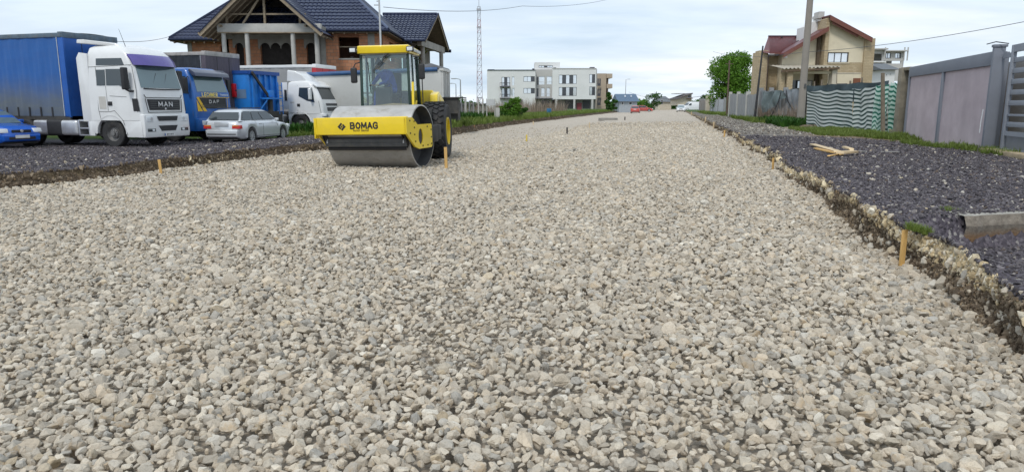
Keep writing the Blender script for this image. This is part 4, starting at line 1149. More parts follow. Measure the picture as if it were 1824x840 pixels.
stroke_text('LECHNER', .15, .032, .095, .055, .012, -.28, 2.02, M('lettering yellow', (.85, .66, .12), .5), daf, slope=-.05)
text('Transporte', .11, 'lettering', LAMP, daf, (.0, .68, 2.02), (pi / 2, 0, pi / 2), .003, .002, 1.0).hide_render = False
sd.front([(-1.12, 1.90), (-.98, 1.90), (-.55, 1.30), (-.75, 1.30)], 'stripe', YELS, daf, off=.02, th=.01)
sd.front([(-1.12, 1.78), (-1.12, 1.30), (-.82, 1.30)], 'stripe', YELS, daf, off=.02, th=.01)
b = MB(); b.box((sd.at(1.9, 1) + .02, 0, 1.905), (.01, 2.1, .022)); b.box((.015, .86, 1.6), (.01, .02, .6)); b.build('pinstripe', YELS, daf)
truck_side(sd, daf, [[(-1.35, 2.12), (-.32, 2.05), (-.50, 2.80), (-1.35, 2.80)]], [[(-1.45, 2.9), (-1.45, 1.0)], [(-.25, 2.8), (-.18, 1.1)]], (-1.3, 1.75))
for s in (-1, 1):
    sd.side([(-1.8, 1.70), (-.95, 1.70), (-.95, 1.76), (-1.8, 1.76)], s, 'stripe', YELS, daf)
    mr = empty('mirror', (-.3, s * 1.4, 2.45), 0, daf)
    MB().box((0, 0, 0), (.14, .2, .55)).build('mirror_shell', BLK, mr, bevel=.04)
    MB().tube([(0, 0, .25), (-.05, -s * .25, .33)], .02).build('mirror_arm', BLK, mr)
    tyre_set(.51, .31, .29, 'truck', daf, (-1.35, s * .98, .51), s); tyre_set(.51, .56, .29, 'truck', daf, (-5.0, s * .92, .51), s)
    b = MB(); b.lathe([(.60, s * 1.20), (.68, s * 1.20), (.68, s * .75)], (-1.35, 0, .50), 'Y', 18, 0, pi); b.build('wheel_arch', BLU, daf, smooth=True)
    b = MB(); b.b2(-.06, -.72, s * 1.05, s * 1.2, .45, .96); b.b2(-2.0, -1.85, s * 1.05, s * 1.2, .5, .96); b.build('step', BLU, daf, bevel=.015)
b = MB(); b.ploft([(.10, .45, 1.2), (.12, .60, 1.2), (.10, 1.0, 1.2), (-.2, 1.0, 1.2), (-.2, .45, 1.2)]); b.build('bumper', BLU, daf, bevel=.03)
truck_lamps(daf, .80, .85, .12)
b = MB(); b.b2(-.2, -6.4, -.45, .45, .6, .95); b.build('chassis', CHAS, daf)
b = MB(); b.b2(-.1, -1.8, -1.0, 1.0, .5, .97); b.build('engine_bay', CHAS, daf)
# dark tarpaulin trailer behind it, with a red extinguisher box on its front wall
TARP = M('dark violet tarpaulin', (.075, .062, .085), .6, var=.2, scale=3, dirt=(.15, .13, .14), dirt_amt=.6, dscale=2.5, stretch=(2, 2, .4), bump=.3, bs=5, bd=.05)
TARPK = M('black tarpaulin', (.022, .026, .034), .5, var=.3, bump=.3, bs=5, bd=.05)
P = at(373, 200, 34.8); P.z = -.2
t2 = trailer('tarpaulin_trailer', P, -16, 'dark violet tarpaulin trailer with a pale rail, standing behind the blue truck', TARPK, TARP, M('pale top rail', (.38, .36, .34), .7, var=.25, dirt=(.12, .1, .09), dirt_amt=.8), L=9.5, z1=4.1, straps=False)
for y in (-.2, .62):
    eb = MB().box((.10, y, 2.3), (.18, .26, .66)).build('extinguisher_box', M('red plastic', (.55, .012, .02), .35), t2, bevel=.03)
    MB().box((.195, y, 2.3), (.01, .2, .05)).build('box_latch', BLK, eb)

# ------------------------------------------------------------------ blue tipper body
TIPB = M('tipper blue', (.02, .20, .62), .42, var=.14, scale=2.5, dirt=(.02, .09, .28), dirt_amt=.8, dscale=1.5)
P = at(447, 200, 36.4); P.z = -.2
tip = root_at('tipper_trailer', P, (0, -1.25), -15)
tag(tip, 'bright blue steel tipper trailer with ribbed front wall between the two dark and white lorries', 'trailer')
b = MB(); b.b2(0, -6.5, -1.25, 1.25, 1.25, 3.18); b.build('body', TIPB, tip, bevel=.03)
b = MB(); b.b2(.04, -6.6, -1.30, -1.25, 3.12, 3.28); b.b2(.04, -6.6, 1.25, 1.30, 3.12, 3.28); b.b2(.0, .12, -1.3, 1.3, 3.10, 3.28); b.build('top_rail', M('tipper dark blue', (.012, .07, .30), .5), tip)
for y in (-1.05, -.5, 0, .5, 1.05): MB().b2(0, .10, y - .05, y + .05, 1.3, 3.1).build('rib', TIPB, tip)
for x in (-1.4, -2.8, -4.2, -5.6): MB().b2(x - .06, x + .06, -1.33, -1.25, 1.3, 3.12).build('rib', TIPB, tip)
MB().b2(-.2, -1.3, -1.262, -1.25, 1.9, 2.35).build('grey_band', M('grey band', (.12, .20, .32), .6), tip)
MB().bar((.16, -1.2, 3.2), (.35, -.1, 1.95), .09, .12).build('strut', CHAS, tip)
b = MB(); b.box((.35, .1, 1.9), (.5, 1.3, .08)); b.box((.3, .0, 2.15), (.3, .4, .35)); b.build('ram_platform', TIPB, tip, bevel=.02)
MB().cyl((.32, 0, .6), (.32, 0, 2.1), .13, n=14).build('hydraulic_ram', CHAS, tip)
for y in (-.75, .75): MB().bar((.5, y * .6, 1.88), (.1, y, 1.2), .06).build('brace', TIPB, tip)
lad = empty('ladder', (.3, 1.0, 0), 0, tip)
for y in (-.17, .17): MB().bar((0, y, 1.1), (0, y, 2.75), .035).build('rail', TIPB, lad)
for k in range(6): MB().bar((0, -.17, 1.25 + k * .27), (0, .17, 1.25 + k * .27), .03).build('rung', TIPB, lad)
b = MB(); b.b2(.5, -6.5, -.5, .5, .75, 1.25); b.b2(.3, -2.5, -1.1, 1.1, .7, 1.2); b.build('chassis', CHAS, tip)
for s in (-1, 1):
    for x in (-4.0, -5.3): tyre_set(.5, .36, .29, 'truck', tip, (x, s * 1.0, .5), s)

# ------------------------------------------------------------------ white smaller tractor with air deflector
P = onz(537, 237, -.15)
ren = root_at('semi_truck', P, (-1.38, -1.14), -14)
tag(ren, 'white tractor unit with curved roof deflector, half hidden behind the road roller', 'truck')
sr = Shell([(1.05, .0, -2.1, 1.18, .2, .05), (1.45, -.02, -2.1, 1.18, .22, .05), (1.78, -.10, -2.1, 1.18, .24, .05), (2.56, -.50, -2.1, 1.12, .24, .08), (2.74, -.62, -2.1, 1.06, .26, .12), (2.84, -.9, -2.0, .9, .28, .2)])
sr.build('cab_body', WHT, ren)
b = MB()
arc = [(-1.38 + .64 * cos(radians(a)), .50 + .64 * sin(radians(a))) for a in range(-2, 183, 12)]
for s in (-1, 1): b.prism([(-.05, .42), (-.05, 1.05), (-2.1, 1.05), (-2.1, .75)] + arc[::-1][1:] + [(-.72, .42)], s * 1.175, s * 1.08)
b.build('lower_panel', WHT, ren, bevel=.01)
b = MB()
for s in (-1, 1): b.lathe([(.64, s * 1.19), (.69, s * 1.19), (.69, s * .75)], (-1.38, 0, .50), 'Y', 18, 0, pi)
b.build('wheel_arch', WHT, ren, smooth=True)
sr.front([(-.95, 1.84), (.95, 1.84), (.88, 2.50), (-.88, 2.50)], 'windscreen', WDARK, ren, off=.01)
b = MB(); b.ploft([(-.35, 2.48, 1.08), (-.38, 2.56, 1.1), (-.58, 2.68, 1.08), (-.60, 2.60, 1.08)]); b.build('sun_visor', WHT, ren, bevel=.015)
b = MB(); b.bar((-.16, -.3, 1.92), (-.4, .3, 2.32), .015); b.build('wiper', BLK, ren)
truck_side(sr, ren, [[(-1.42, 2.0), (-.92, 1.76), (-.45, 1.66), (-.62, 2.46), (-1.38, 2.46)]], [[(-1.5, 2.6), (-1.5, 1.12)], [(-.22, 1.75), (-.1, 1.1)], [(-2.0, 1.1), (-1.5, 1.1)]], (-1.44, 1.52), [[(-1.95, 1.62), (-1.72, 1.62), (-1.72, 1.7), (-1.95, 1.7)]])
for s in (-1, 1):
    mr = empty('mirror', (-.62, s * 1.36, 2.12), 0, ren)
    MB().box((0, 0, 0), (.14, .2, .62)).build('mirror_shell', WHT, mr, bevel=.045, seg=3)
    MB().tube([(0, 0, .28), (0, -s * .2, .36)], .025).build('mirror_arm', WHT, mr)
    MB().b2(-2.12, -2.45, s * 1.10, s * 1.14, 1.3, 2.75).build('side_fairing', WHT, ren, bevel=.01)
    MB().b2(-2.15, -2.3, s * 1.142, s * 1.15, 1.75, 2.35).build('fairing_slot', BLK, ren)
    tyre_set(.51, .31, .29, 'truck', ren, (-1.38, s * 1.0, .51), s); tyre_set(.51, .56, .29, 'truck', ren, (-5.0, s * .92, .51), s)
b = MB(); b.ploft([(-1.0, 2.80, .85), (-1.3, 3.12, .9), (-1.7, 3.34, .95), (-2.15, 3.42, .98), (-2.2, 2.80, 1.0)]); b.build('air_deflector', WHT, ren, bevel=.05, seg=3)
b = MB(); b.ploft([(.06, .42, 1.14), (.1, .7, 1.17), (.02, 1.08, 1.17), (-.3, 1.08, 1.17), (-.3, .42, 1.15)]); b.build('bumper', WHT, ren, bevel=.04, seg=3)
sr.front([(-.7, 1.62), (-.6, 1.2), (.6, 1.2), (.7, 1.62)], 'grille', DGREY, ren, off=.01)
truck_lamps(ren, .95, .88, .07)
b = MB()
for z in (.62, .78, .92): b.box((.05, -1.0, z), (.18, .36, .04))
b.build('step', CHROME, ren)
b = MB(); b.b2(-.1, -6.0, -.45, .45, .6, .95); b.b2(-.1, -2.0, -1.0, 1.0, .5, 1.06); b.build('chassis', CHAS, ren)
MB().b2(-2.5, -3.4, -1.1, -.6, .5, 1.0).build('fuel_tank', CHROME, ren, bevel=.1, seg=3)
P = at(566, 200, 42.3); P.z = -.15
t3 = trailer('curtain_trailer', P, -13, 'grey curtain trailer with a red front wall and white top rail', M('grey curtain', (.30, .30, .30), .6, var=.12, scale=1.2, dirt=(.20, .19, .18), dirt_amt=.4, bump=.3, bs=5, bd=.05), M('red front wall', (.42, .025, .035), .5, var=.1, dirt=(.2, .05, .05), dirt_amt=.4), WHT, L=13, z1=3.86, straps=False)

# ------------------------------------------------------------------ pale tipper semi-trailer behind the roller
PALE = M('pale tipper paint', (.52, .52, .50), .5, var=.08, scale=1, dirt=(.33, .31, .27), dirt_amt=.5)
P = at(787, 190, 40.5); P.z = -.1
tp2 = root_at('tipper_trailer', P, (0, -1.25), -4)
tag(tp2, 'pale grey tipper trailer with a blue rolled cover, behind the road roller', 'trailer')
b = MB(); b.ploft([(0, 1.15, 1.22), (0, 3.42, 1.25), (-.2, 3.42, 1.25), (-8.2, 3.15, 1.25), (-8.2, 1.15, 1.22)]); b.build('body', PALE, tp2, bevel=.03)
for y in (-1.15, -.6, 0, .6, 1.15): MB().b2(0, .10, y - .07, y + .07, 1.9, 3.4).build('rib', PALE, tp2)
b = MB(); b.b2(-.1, .14, -1.3, 1.3, 3.36, 3.5); b.build('top_rail', PALE, tp2)
b = MB(); b.T = Matrix.Rotation(radians(-1.9), 4, 'Y') @ Matrix.Translation((0, 0, 0)); b.cyl((-.1, -1.25, 3.44), (-8.2, -1.25, 3.42), .12, n=10); b.T = None; b.build('rolled_cover', M('blue cover', (.03, .09, .22), .6, var=.2), tp2)
b = MB(); b.T = None; b.prism([(-.3, 3.42), (.1, 3.50), (.1, 3.56), (-.6, 3.78), (-1.4, 3.6), (-1.6, 3.42)], -1.1, 1.1); b.build('cover_hump', M('grey cover', (.16, .165, .18), .7), tp2, bevel=.03)
b = MB()
b.b2(.0, .9, -.9, -.84, 1.0, 1.9); b.b2(.0, 1.1, -1.0, 1.0, 1.86, 1.92); b.b2(0, .8, -.5, .5, .6, 1.75); b.build('pump_frame', CHAS, tp2)
b = MB(); b.b2(.3, -8.0, -.5, .5, .72, 1.15); b.build('chassis', CHAS, tp2)
MB().b2(.1, .25, -1.1, 1.1, .62, .8).build('bumper_bar', CHAS, tp2)
for s in (-1, 1):
    for x in (-.9, -5.0, -6.3): tyre_set(.5, .36, .29, 'truck', tp2, (x, s * 1.0, .5), s)

# ================================================================== PASSENGER CARS   local: x forward, front bumper at x = L/2
def car(name, loc, rz, label, paint, L, W, belt, roofz, gh, arches, cat='car', group=None, rear='wagon', plate=True, glassm=None, lamp_front=True, rails=False, emblem=False):
    """belt: [(x, z)] top line of the lower body; gh: greenhouse side points (x_rear_base, x_rear_top, x_front_top, x_front_base)"""
    c = empty(name, loc, rz); tag(c, label, cat, group)
    wr = .315; hw = W / 2
    xs = sorted(set([round(-L / 2 + L * k / 56, 4) for k in range(57)] + [round(ax + dx, 4) for ax in arches for dx in np.linspace(-.37, .37, 17)]))
    bx = [p[0] for p in belt]; bz = [p[1] for p in belt]
    rows = []
    for x in xs:
        zt = float(np.interp(x, bx, bz)); e = abs(x) / (L / 2)
        w = hw * (1 - .26 * max(0, (e - .72) / .28) ** 2.4)
        zb = .20 + .09 * max(0, (e - .86) / .14) ** 2
        for ax in arches:
            d = abs(x - ax)
            if d < .37: zb = max(zb, .30 + sqrt(max(0, .37 ** 2 - d * d)))
        zb = min(zb, zt - .10)
        h = zt - zb
        sec = [(w * .90, zb), (w * .985, zb + .05 * h + .012), (w * 1.0, zb + .35 * h), (w * .995, zb + .62 * h), (w * .965, zb + .86 * h), (w * .91, zb + .965 * h), (w * .82, zt), (w * .4, zt + .018), (0, zt + .022)]
        rows.append([(x, -y, z) for y, z in sec] + [(x, y, z) for y, z in sec[::-1][1:]])
    b = MB(); b.grid(rows); m_ = len(rows[0])
    b._add(rows[0], [tuple(range(m_))]); b._add(rows[-1], [tuple(range(m_))])
    body = b.build('body', paint, c, smooth=True, sharp=50)
    bm = bmesh.new(); bm.from_mesh(body.data); bmesh.ops.remove_doubles(bm, verts=bm.verts, dist=.0005); bmesh.ops.recalc_face_normals(bm, faces=bm.faces); bm.to_mesh(body.data); bm.free()
    b = MB(); b.b2(-L / 2 + .2, L / 2 - .2, -hw * .80, hw * .80, .17, .62); b.build('underbody', CHAS, c)
    # greenhouse
    xa, xb_, xc, xd = gh
    zr0 = float(np.interp(xa, bx, bz)); zf0 = float(np.interp(xd, bx, bz))
    wb, wt = hw * .90, hw * .70
    pts = [(xd + .02, zf0 - .02, wb * .97), (xd * .55 + xc * .45, zf0 + (roofz - zf0) * .5, wb * .92 * .55 + wt * .45), (xc, roofz - .04, wt), (xc - .25, roofz, wt * .98), ((xc + xb_) / 2, roofz + .015, wt * .98), (xb_ + .2, roofz - .02, wt * .98), (xb_, roofz - .07, wt), (xa, zr0 - .02, wb * .97)]
    n = len(pts)
    rws = []
    for f in (-1, -.86, -.45, 0, .45, .86, 1):
        r = []
        for (x, z, w) in pts:
            bulge = .03 * (1 - f * f)
            dz = -.035 * max(0, (abs(f) - .84) / .16) if z > roofz - .1 else 0
            r.append((x + (bulge if x > (xb_ + xc) / 2 else -bulge), w * f, z + dz))
        rws.append(r)
    b = MB(); b.grid(rws)
    b._add(rws[0], [tuple(range(n))]); b._add(rws[-1], [tuple(range(n))])
    cabn = b.build('roof', paint, c, smooth=True, sharp=45)
    gm_ = glassm or WDARK
    def yw(z): f = (z - zr0) / (roofz - zr0); return wb * .985 * (1 - f) + wt * 1.02 * f
    zl, zh = max(zr0, zf0) + .035, roofz - .085
    span = xd - xa
    def xfront(z): return xd + (xc - xd) * (z - zf0) / (roofz - zf0)
    def xrear(z): return xa + (xb_ - xa) * (z - zr0) / (roofz - zr0)
    cuts = [.0, .30, .60, 1.0] if rear == 'wagon' else [.0, .18, .55, 1.0]
    for s in (-1, 1):
        for i in range(3):
            def X(z, f): a, d = xrear(z) + .10, xfront(z) - .12; return a + (d - a) * f
            g0 = cuts[i] + (.012 if i else 0); g1 = cuts[i + 1] - (.012 if i < 2 else 0)
            q = [(X(zl, g0), zl), (X(zl, g1), zl), (X(zh, g1), zh), (X(zh, g0), zh)]
            b = MB(); b.sheet([(x, s * (yw(z) + .012), z) for x, z in q], .012); b.build('side_window', gm_, c)
        b = MB(); b.tube([(x, s * (hw * .99), z) for x, z in ((arches[1] - .36, .5), (xd - .25, .80), (xd - .30, float(np.interp(xd, bx, bz)) - .03))], .006, 4)
        b.tube([(x, s * (hw * 1.0), z) for x, z in (((xa + xd) / 2 + .1, .27), ((xa + xd) / 2 + .1, .80))], .006, 4); b.tube([(arches[0] + .40, s * hw * 1.0, .30), (arches[1] - .42, s * hw * 1.0, .30)], .008, 4)
        b.build('door_seam', M('panel seam', (.10, .10, .10), .8), c)
        for hx in ((xa + xd) / 2 - .12, xa + .30 if rear != 'wagon' else (xa + xd) / 2 - 1.0):
            MB().box((hx, s * hw * 1.0, .80), (.18, .03, .03)).build('door_handle', paint, c, bevel=.008)
        mr = MB().box((xd - .38, s * (hw + .06), zf0 + .08), (.12, .17, .12)).build('wing_mirror', paint, c, bevel=.035, seg=3)
        for ax in arches: tyre_set(wr, .21, .205, 'car', c, (ax, s * (hw - .115), wr), s)
        if rails: MB().tube([(xb_ + .15, s * wt * .92, roofz + .045), (xc - .2, s * wt * .92, roofz + .05)], .018).build('roof_rail', BLK, c)
    fz0, fz1 = zf0 + .02, roofz - .10
    b = MB(); b.grid([[(xfront(z) + .035 + .03 * (1 - f * f), f * yw(z) * .90, z) for f in (-1, -.5, 0, .5, 1)] for z in (fz0, (fz0 + fz1) / 2, fz1)]); b.build('windscreen', glassm or WMID, c, smooth=True)
    rz0, rz1 = zr0 + .05, roofz - .12
    b = MB(); b.grid([[(xrear(z) - .035 - .03 * (1 - f * f), f * yw(z) * .88, z) for f in (-1, -.5, 0, .5, 1)] for z in (rz0, (rz0 + rz1) / 2, rz1)]); b.build('rear_window', gm_, c, smooth=True)
    e = L / 2
    # bumpers, lights, plates
    b = MB(); b.ploft([(e - .12, .24, hw * .78), (e + .035, .30, hw * .74), (e + .04, .50, hw * .76), (e - .12, .56, hw * .90)]); b.build('front_bumper', paint, c, bevel=.03, seg=3)
    b = MB(); b.ploft([(-e + .14, .24, hw * .82), (-e - .045, .30, hw * .78), (-e - .05, .56, hw * .80), (-e + .14, .60, hw * .92)]); b.build('rear_bumper', paint, c, bevel=.03, seg=3)
    MB().box((-e - .052, 0, .40), (.012, W * .72, .035)).build('bumper_trim', BLK, c)
    MB().box((e + .035, 0, .38), (.02, W * .55, .10)).build('lower_grille', BLK, c, bevel=.008)
    gr = MB().box((e + .01, 0, .635), (.03, W * .40, .10)).build('grille', BLK, c, bevel=.015)
    if emblem: MB().lathe([(0, .0), (.055, .0), (.055, .012), (.04, .016), (.0, .010)], (e + .03, 0, .64), 'X', 18).build('badge', CHROME, gr, smooth=True)
    for s in (-1, 1):
        hl = MB().ploft([(e - .22, .58, .17), (e + .005, .58, .15), (e - .02, .72, .15), (e - .24, .74, .17)]).build('headlight', LAMP, c, bevel=.02); hl.location = (.0, s * hw * .70, .0)
        tl = MB().ploft([(-e - .02, .62, .17), (-e + .17, .62, .19), (-e + .19, .76, .18), (-e + .0, .76, .16)]).build('tail_light', RED, c, bevel=.012); tl.location = (0, s * hw * .72, 0)
        MB().box((-e - .005, -s * .02, .74), (.03, .26, .05)).build('indicator', M('orange lens', (.7, .22, .03), .3), tl)
    if plate:
        MB().box((e + .05, 0, .44), (.012, .50, .11)).build('number_plate', M('plate white', (.72, .72, .70), .4), c)
        MB().box((-e - .012, 0, .76), (.012, .50, .11)).build('number_plate', M('plate white', (.72, .72, .70), .4), c)
    return c
SILV = M('silver car paint', (.64, .66, .68), .28, metal=.45, var=.03, coat=.6, dirt=(.42, .42, .41), dirt_amt=.25)
VWB = M('bright blue car paint', (.005, .10, .50), .25, metal=.1, var=.05, coat=.7)
a = radians(81); P = onz(431, 257, -.2); e = 4.48 / 2
loc = Vector((P[0] - ((-e) * cos(a) - (-.84) * sin(a)), P[1] - ((-e) * sin(a) + (-.84) * cos(a)), -.2))
wag = car('estate_car', loc, a, 'silver estate car with its tailgate towards the road, parked in front of the lorries', SILV, 4.48, 1.74,
    [(-2.24, .78), (-2.15, .93), (-1.9, .95), (.75, .92), (1.1, .86), (1.9, .74), (2.15, .66), (2.24, .56)], 1.40, (-2.12, -1.72, .22, 1.02), (-1.38, 1.36), rails=True)
MB().box((-2.262, 0, .80), (.02, .60, .19)).build('tailgate_panel', SILV, wag, bevel=.01)
a = radians(-24); P = onz(72, 263, -.2); e = 4.2 / 2
loc = Vector((P[0] - (e * cos(a) - (.62) * sin(a)), P[1] - (e * sin(a) + (.62) * cos(a)), -.2))
car('hatchback_car', loc, a, 'bright blue hatchback nosing into the picture at its left edge', VWB, 4.2, 1.72,
    [(-2.1, .80), (-2.0, .94), (.75, .93), (1.0, .90), (1.8, .80), (2.02, .70), (2.1, .58)], 1.45, (-1.98, -1.5, .15, 1.05), (-1.28, 1.26), rear='hatch', emblem=True)
WCP = M('white car paint', (.74, .75, .76), .28, var=.03, coat=.5)
RCP = M('muted red car paint', (.48, .075, .06), .4, var=.05, coat=.4)  # one muted red over the whole car
belt0 = [(-2.2, .78), (-2.1, .92), (-1.7, .95), (.75, .92), (1.1, .88), (1.9, .76), (2.12, .66), (2.2, .56)]
def car_at(u, v, Y, rz, *k, **kw):
    p = at(u, v, Y); s_, t_ = st(p[0], p[1]); z = float(z_gravel(s_, t_)) if kw.pop('road', True) else float(kw.pop('z', 0.1))
    return car(k[0], (p[0], p[1], z), radians(rz), *k[1:], **kw)
car_at(1213, 190, 150, -103, 'saloon_car', 'white saloon driving towards the camera far down the gravel road', WCP, 4.4, 1.76, belt0, 1.46, (-1.95, -1.1, .3, 1.1), (-1.3, 1.32), rear='saloon')
car_at(1132, 190, 142, 78, 'saloon_car', 'red car far down the left lane of the gravel road', RCP, 4.4, 1.76, belt0, 1.46, (-1.95, -1.1, .3, 1.1), (-1.3, 1.32), rear='saloon')
car_at(1146, 190, 165, -10, 'saloon_car', 'second red car side on, partly behind the nearer red one', RCP, 4.4, 1.76, belt0, 1.46, (-1.95, -1.1, .3, 1.1), (-1.3, 1.32), rear='saloon')
# white panel van
p = at(1232, 190, 168)
van = empty('panel_van', (p[0], p[1], .1), radians(-165)); tag(van, 'white panel van parked across the far right side of the gravel road', 'van')
sv_ = Shell([(.30, 2.35, -2.6, .95, .2, .06), (.9, 2.35, -2.6, .97, .25, .06), (1.1, 2.15, -2.6, .97, .25, .06), (1.25, 1.55, -2.6, .96, .2, .06), (1.95, .85, -2.6, .88, .2, .08), (2.1, .5, -2.55, .78, .2, .15)])
sv_.build('body', WCP, van)
for s in (-1, 1):
    sv_.side([(1.45, 1.25), (.55, 1.25), (.55, 1.75), (.95, 1.75)], s, 'side_window', WDARK, van)
    for x in (1.5, -1.7): tyre_set(.315, .21, .205, 'car', van, (x, s * .86, .315), s)
sv_.front([(-.75, 1.28), (.75, 1.28), (.7, 1.88), (-.7, 1.88)], 'windscreen', WDARK, van, off=.02)
MB().b2(2.2, 2.4, -.85, .85, .3, .6).build('bumper', DGREY, van, bevel=.03)
# ================================================================== BUILDING MATERIALS
def brick_mat(name, c1, c2, mortar, bw, bh, axis='xz', msize=.012):
    t = NT(name)
    n_ = t.n.new('ShaderNodeTexBrick')
    co = t.sep(t.co()); cb = t.n.new('ShaderNodeCombineXYZ')
    t.l.new(t.math('ADD', co[0], co[1]), cb.inputs[0]); t.l.new(co[2], cb.inputs[1])
    t.l.new(cb.outputs[0], n_.inputs['Vector'])
    for k, v in (('Scale', 1.0), ('Mortar Size', msize), ('Brick Width', bw), ('Row Height', bh), ('Bias', 0.0), ('Mortar Smooth', .2)): n_.inputs[k].default_value = v
    n_.inputs['Color1'].default_value = (*c1, 1); n_.inputs['Color2'].default_value = (*c2, 1); n_.inputs['Mortar'].default_value = (*mortar, 1)
    st_ = t.mix(t.ramp(t.noise(.7, 7, .65), [(.4, 0.), (.75, .5)]), n_.outputs[0], tuple(x * .62 for x in c1))
    t.set(Base_Color=st_, Roughness=.9, Specular_IOR_Level=.2)
    t.bump(t.math('SUBTRACT', 1.0, n_.outputs[1]), .6, .02)
    return t.mat
BRICK = brick_mat('hollow clay block', (.56, .27, .155), (.44, .185, .10), (.23, .18, .14), .42, .235, msize=.014)
STONEV = brick_mat('tan stone veneer', (.54, .44, .29), (.44, .345, .215), (.38, .30, .21), .32, .13)
CONC = M('raw concrete', (.30, .285, .26), .9, var=.2, scale=1.2, dirt=(.17, .16, .14), dirt_amt=.6, bump=.2)
CONCL = M('pale concrete column', (.46, .45, .42), .85, var=.12, scale=1.5, dirt=(.28, .27, .24), dirt_amt=.5)
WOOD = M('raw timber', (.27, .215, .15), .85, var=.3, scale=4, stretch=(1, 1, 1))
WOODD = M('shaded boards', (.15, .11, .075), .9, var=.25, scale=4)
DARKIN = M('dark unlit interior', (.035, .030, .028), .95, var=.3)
ROOFB = M('navy metal roof tile', (.024, .033, .075), .32, metal=.1, var=.16, scale=.8, coat=.25, spec=.6)
ROOFT = M('navy roof trim', (.022, .03, .062), .7, spec=.2)
def wall_plane(name, A, B, z0, z1, th, openings, mat, parent, reveal=None):
    """wall from A to B (plan), z0..z1; openings (d0, d1, h0, h1) along/height; real thickness inward (to the left of A->B)"""
    A, B = Vector((A[0], A[1])), Vector((B[0], B[1])); L = (B - A).length; d = (B - A) / L; nn = Vector((-d.y, d.x))
    xs = sorted(set([0, L] + [v for o in openings for v in o[:2]])); zs = sorted(set([z0, z1] + [v for o in openings for v in o[2:4]]))
    b = MB()
    def P(x, z, k): p = A + d * x + nn * (th * k); return (p.x, p.y, z)
    def inside(x, z): return any(o[0] < x < o[1] and o[2] < z < o[3] for o in openings)
    for i in range(len(xs) - 1):
        for j in range(len(zs) - 1):
            if inside((xs[i] + xs[i + 1]) / 2, (zs[j] + zs[j + 1]) / 2): continue
            for k in (0, 1): b.quad(P(xs[i], zs[j], k), P(xs[i + 1], zs[j], k), P(xs[i + 1], zs[j + 1], k), P(xs[i], zs[j + 1], k))
    for (a, c, e, f) in openings + [(0, L, z0, z1)]:
        b.quad(P(a, e, 0), P(a, e, 1), P(a, f, 1), P(a, f, 0)); b.quad(P(c, e, 0), P(c, e, 1), P(c, f, 1), P(c, f, 0))
        b.quad(P(a, e, 0), P(c, e, 0), P(c, e, 1), P(a, e, 1)); b.quad(P(a, f, 0), P(c, f, 0), P(c, f, 1), P(a, f, 1))
    return b.build(name, mat, parent, fixn=False)
def tile_roof(name, poly, mat, parent, tw=.32, th=.38, amp=.055, step=.05, res=5):
    """profiled metal-tile sheet on a convex roof plane; poly[0]->poly[1] is the eave"""
    P = [Vector(p) for p in poly]; e = (P[1] - P[0]).normalized()
    n_ = Vector((0, 0, 0))
    for i in range(len(P)): n_ += P[i].cross(P[(i + 1) % len(P)])
    n_.normalize()
    if n_.z < 0: n_ = -n_
    u = n_.cross(e); 
    if u.z < 0: u = -u
    Q = [((p - P[0]).dot(e), (p - P[0]).dot(u)) for p in P]
    H = max(q[1] for q in Q)
    def span(h):
        xs = []
        for i in range(len(Q)):
            (x0, y0), (x1, y1) = Q[i], Q[(i + 1) % len(Q)]
            if (y0 - h) * (y1 - h) <= 0 and abs(y1 - y0) > 1e-9: xs.append(x0 + (x1 - x0) * (h - y0) / (y1 - y0))
        return (min(xs), max(xs)) if len(xs) >= 2 else None
    b = MB(); h = 0.0
    while h < H - .02:
        h1 = min(h + th, H - .001)
        s0, s1 = span(h + .002), span(h1)
        if s0 and s1:
            n = max(1, int((s0[1] - s0[0]) / tw * res))
            rows = []
            for (hh, s, up) in ((h, s0, -.02), (h, s0, step), (h1, s1, 0.0)):
                row = []
                for i in range(n + 1):
                    x = s[0] + (s[1] - s[0]) * i / n
                    w = amp * (.5 + .5 * cos(2 * pi * x / tw)) ** .7
                    p = P[0] + e * x + u * hh + n_ * (up + w); row.append(p)
                rows.append(row)
            b.grid(rows)
        h = h1
    o = b.build(name, mat, parent, fixn=False)
    return o
def ridge(name, p, q, mat, parent, w=.16):
    b = MB(); b.cyl(p, q, w, n=8); return b.build(name, mat, parent, smooth=True)

# ================================================================== UNFINISHED BRICK HOUSE (left)
hs = empty('brick_house', (-17 * .978, 55, -.2)); hs.scale = (.978, 1, 1); tag(hs, 'unfinished brick house with navy tiled roof and arched loggia behind the lorries', 'house')
HO = Vector((17, -55, .2))
_MB = MB
class _H(_MB):
    def build(self, name, mat, parent=None, **k):
        self.v = [(p[0] + 17, p[1] - 55, p[2] + .2) for p in self.v]
        return _MB.build(self, name, mat, parent or hs, **k)
MB = _H                     # house pieces are written in world coordinates and stored relative to the house
EZ = 6.5
# walls
wall_plane('wall', (-13.5, 51), (-9.3, 51), -.2, EZ, .3, [(1.1, 2.58, 4.60, 6.02), (1.0, 2.7, .8, 2.6)], BRICK, hs)
wall_plane('wall', (-9.3, 51.001), (-9.3, 60), -.2, EZ, .3, [(3.2, 5.4, 4.6, 6.0)], BRICK, hs)
wall_plane('wall', (-26.3, 58), (-20.8, 58), -.2, EZ + .1, .3, [(2.6, 4.4, 4.4, 6.0)], BRICK, hs)
wall_plane('wall', (-26.3, 66), (-26.3, 58.002), -.2, EZ, .3, [], BRICK, hs)
wall_plane('wall', (-20.8, 58), (-20.8, 51.7), -.2, EZ, .3, [], BRICK, hs)
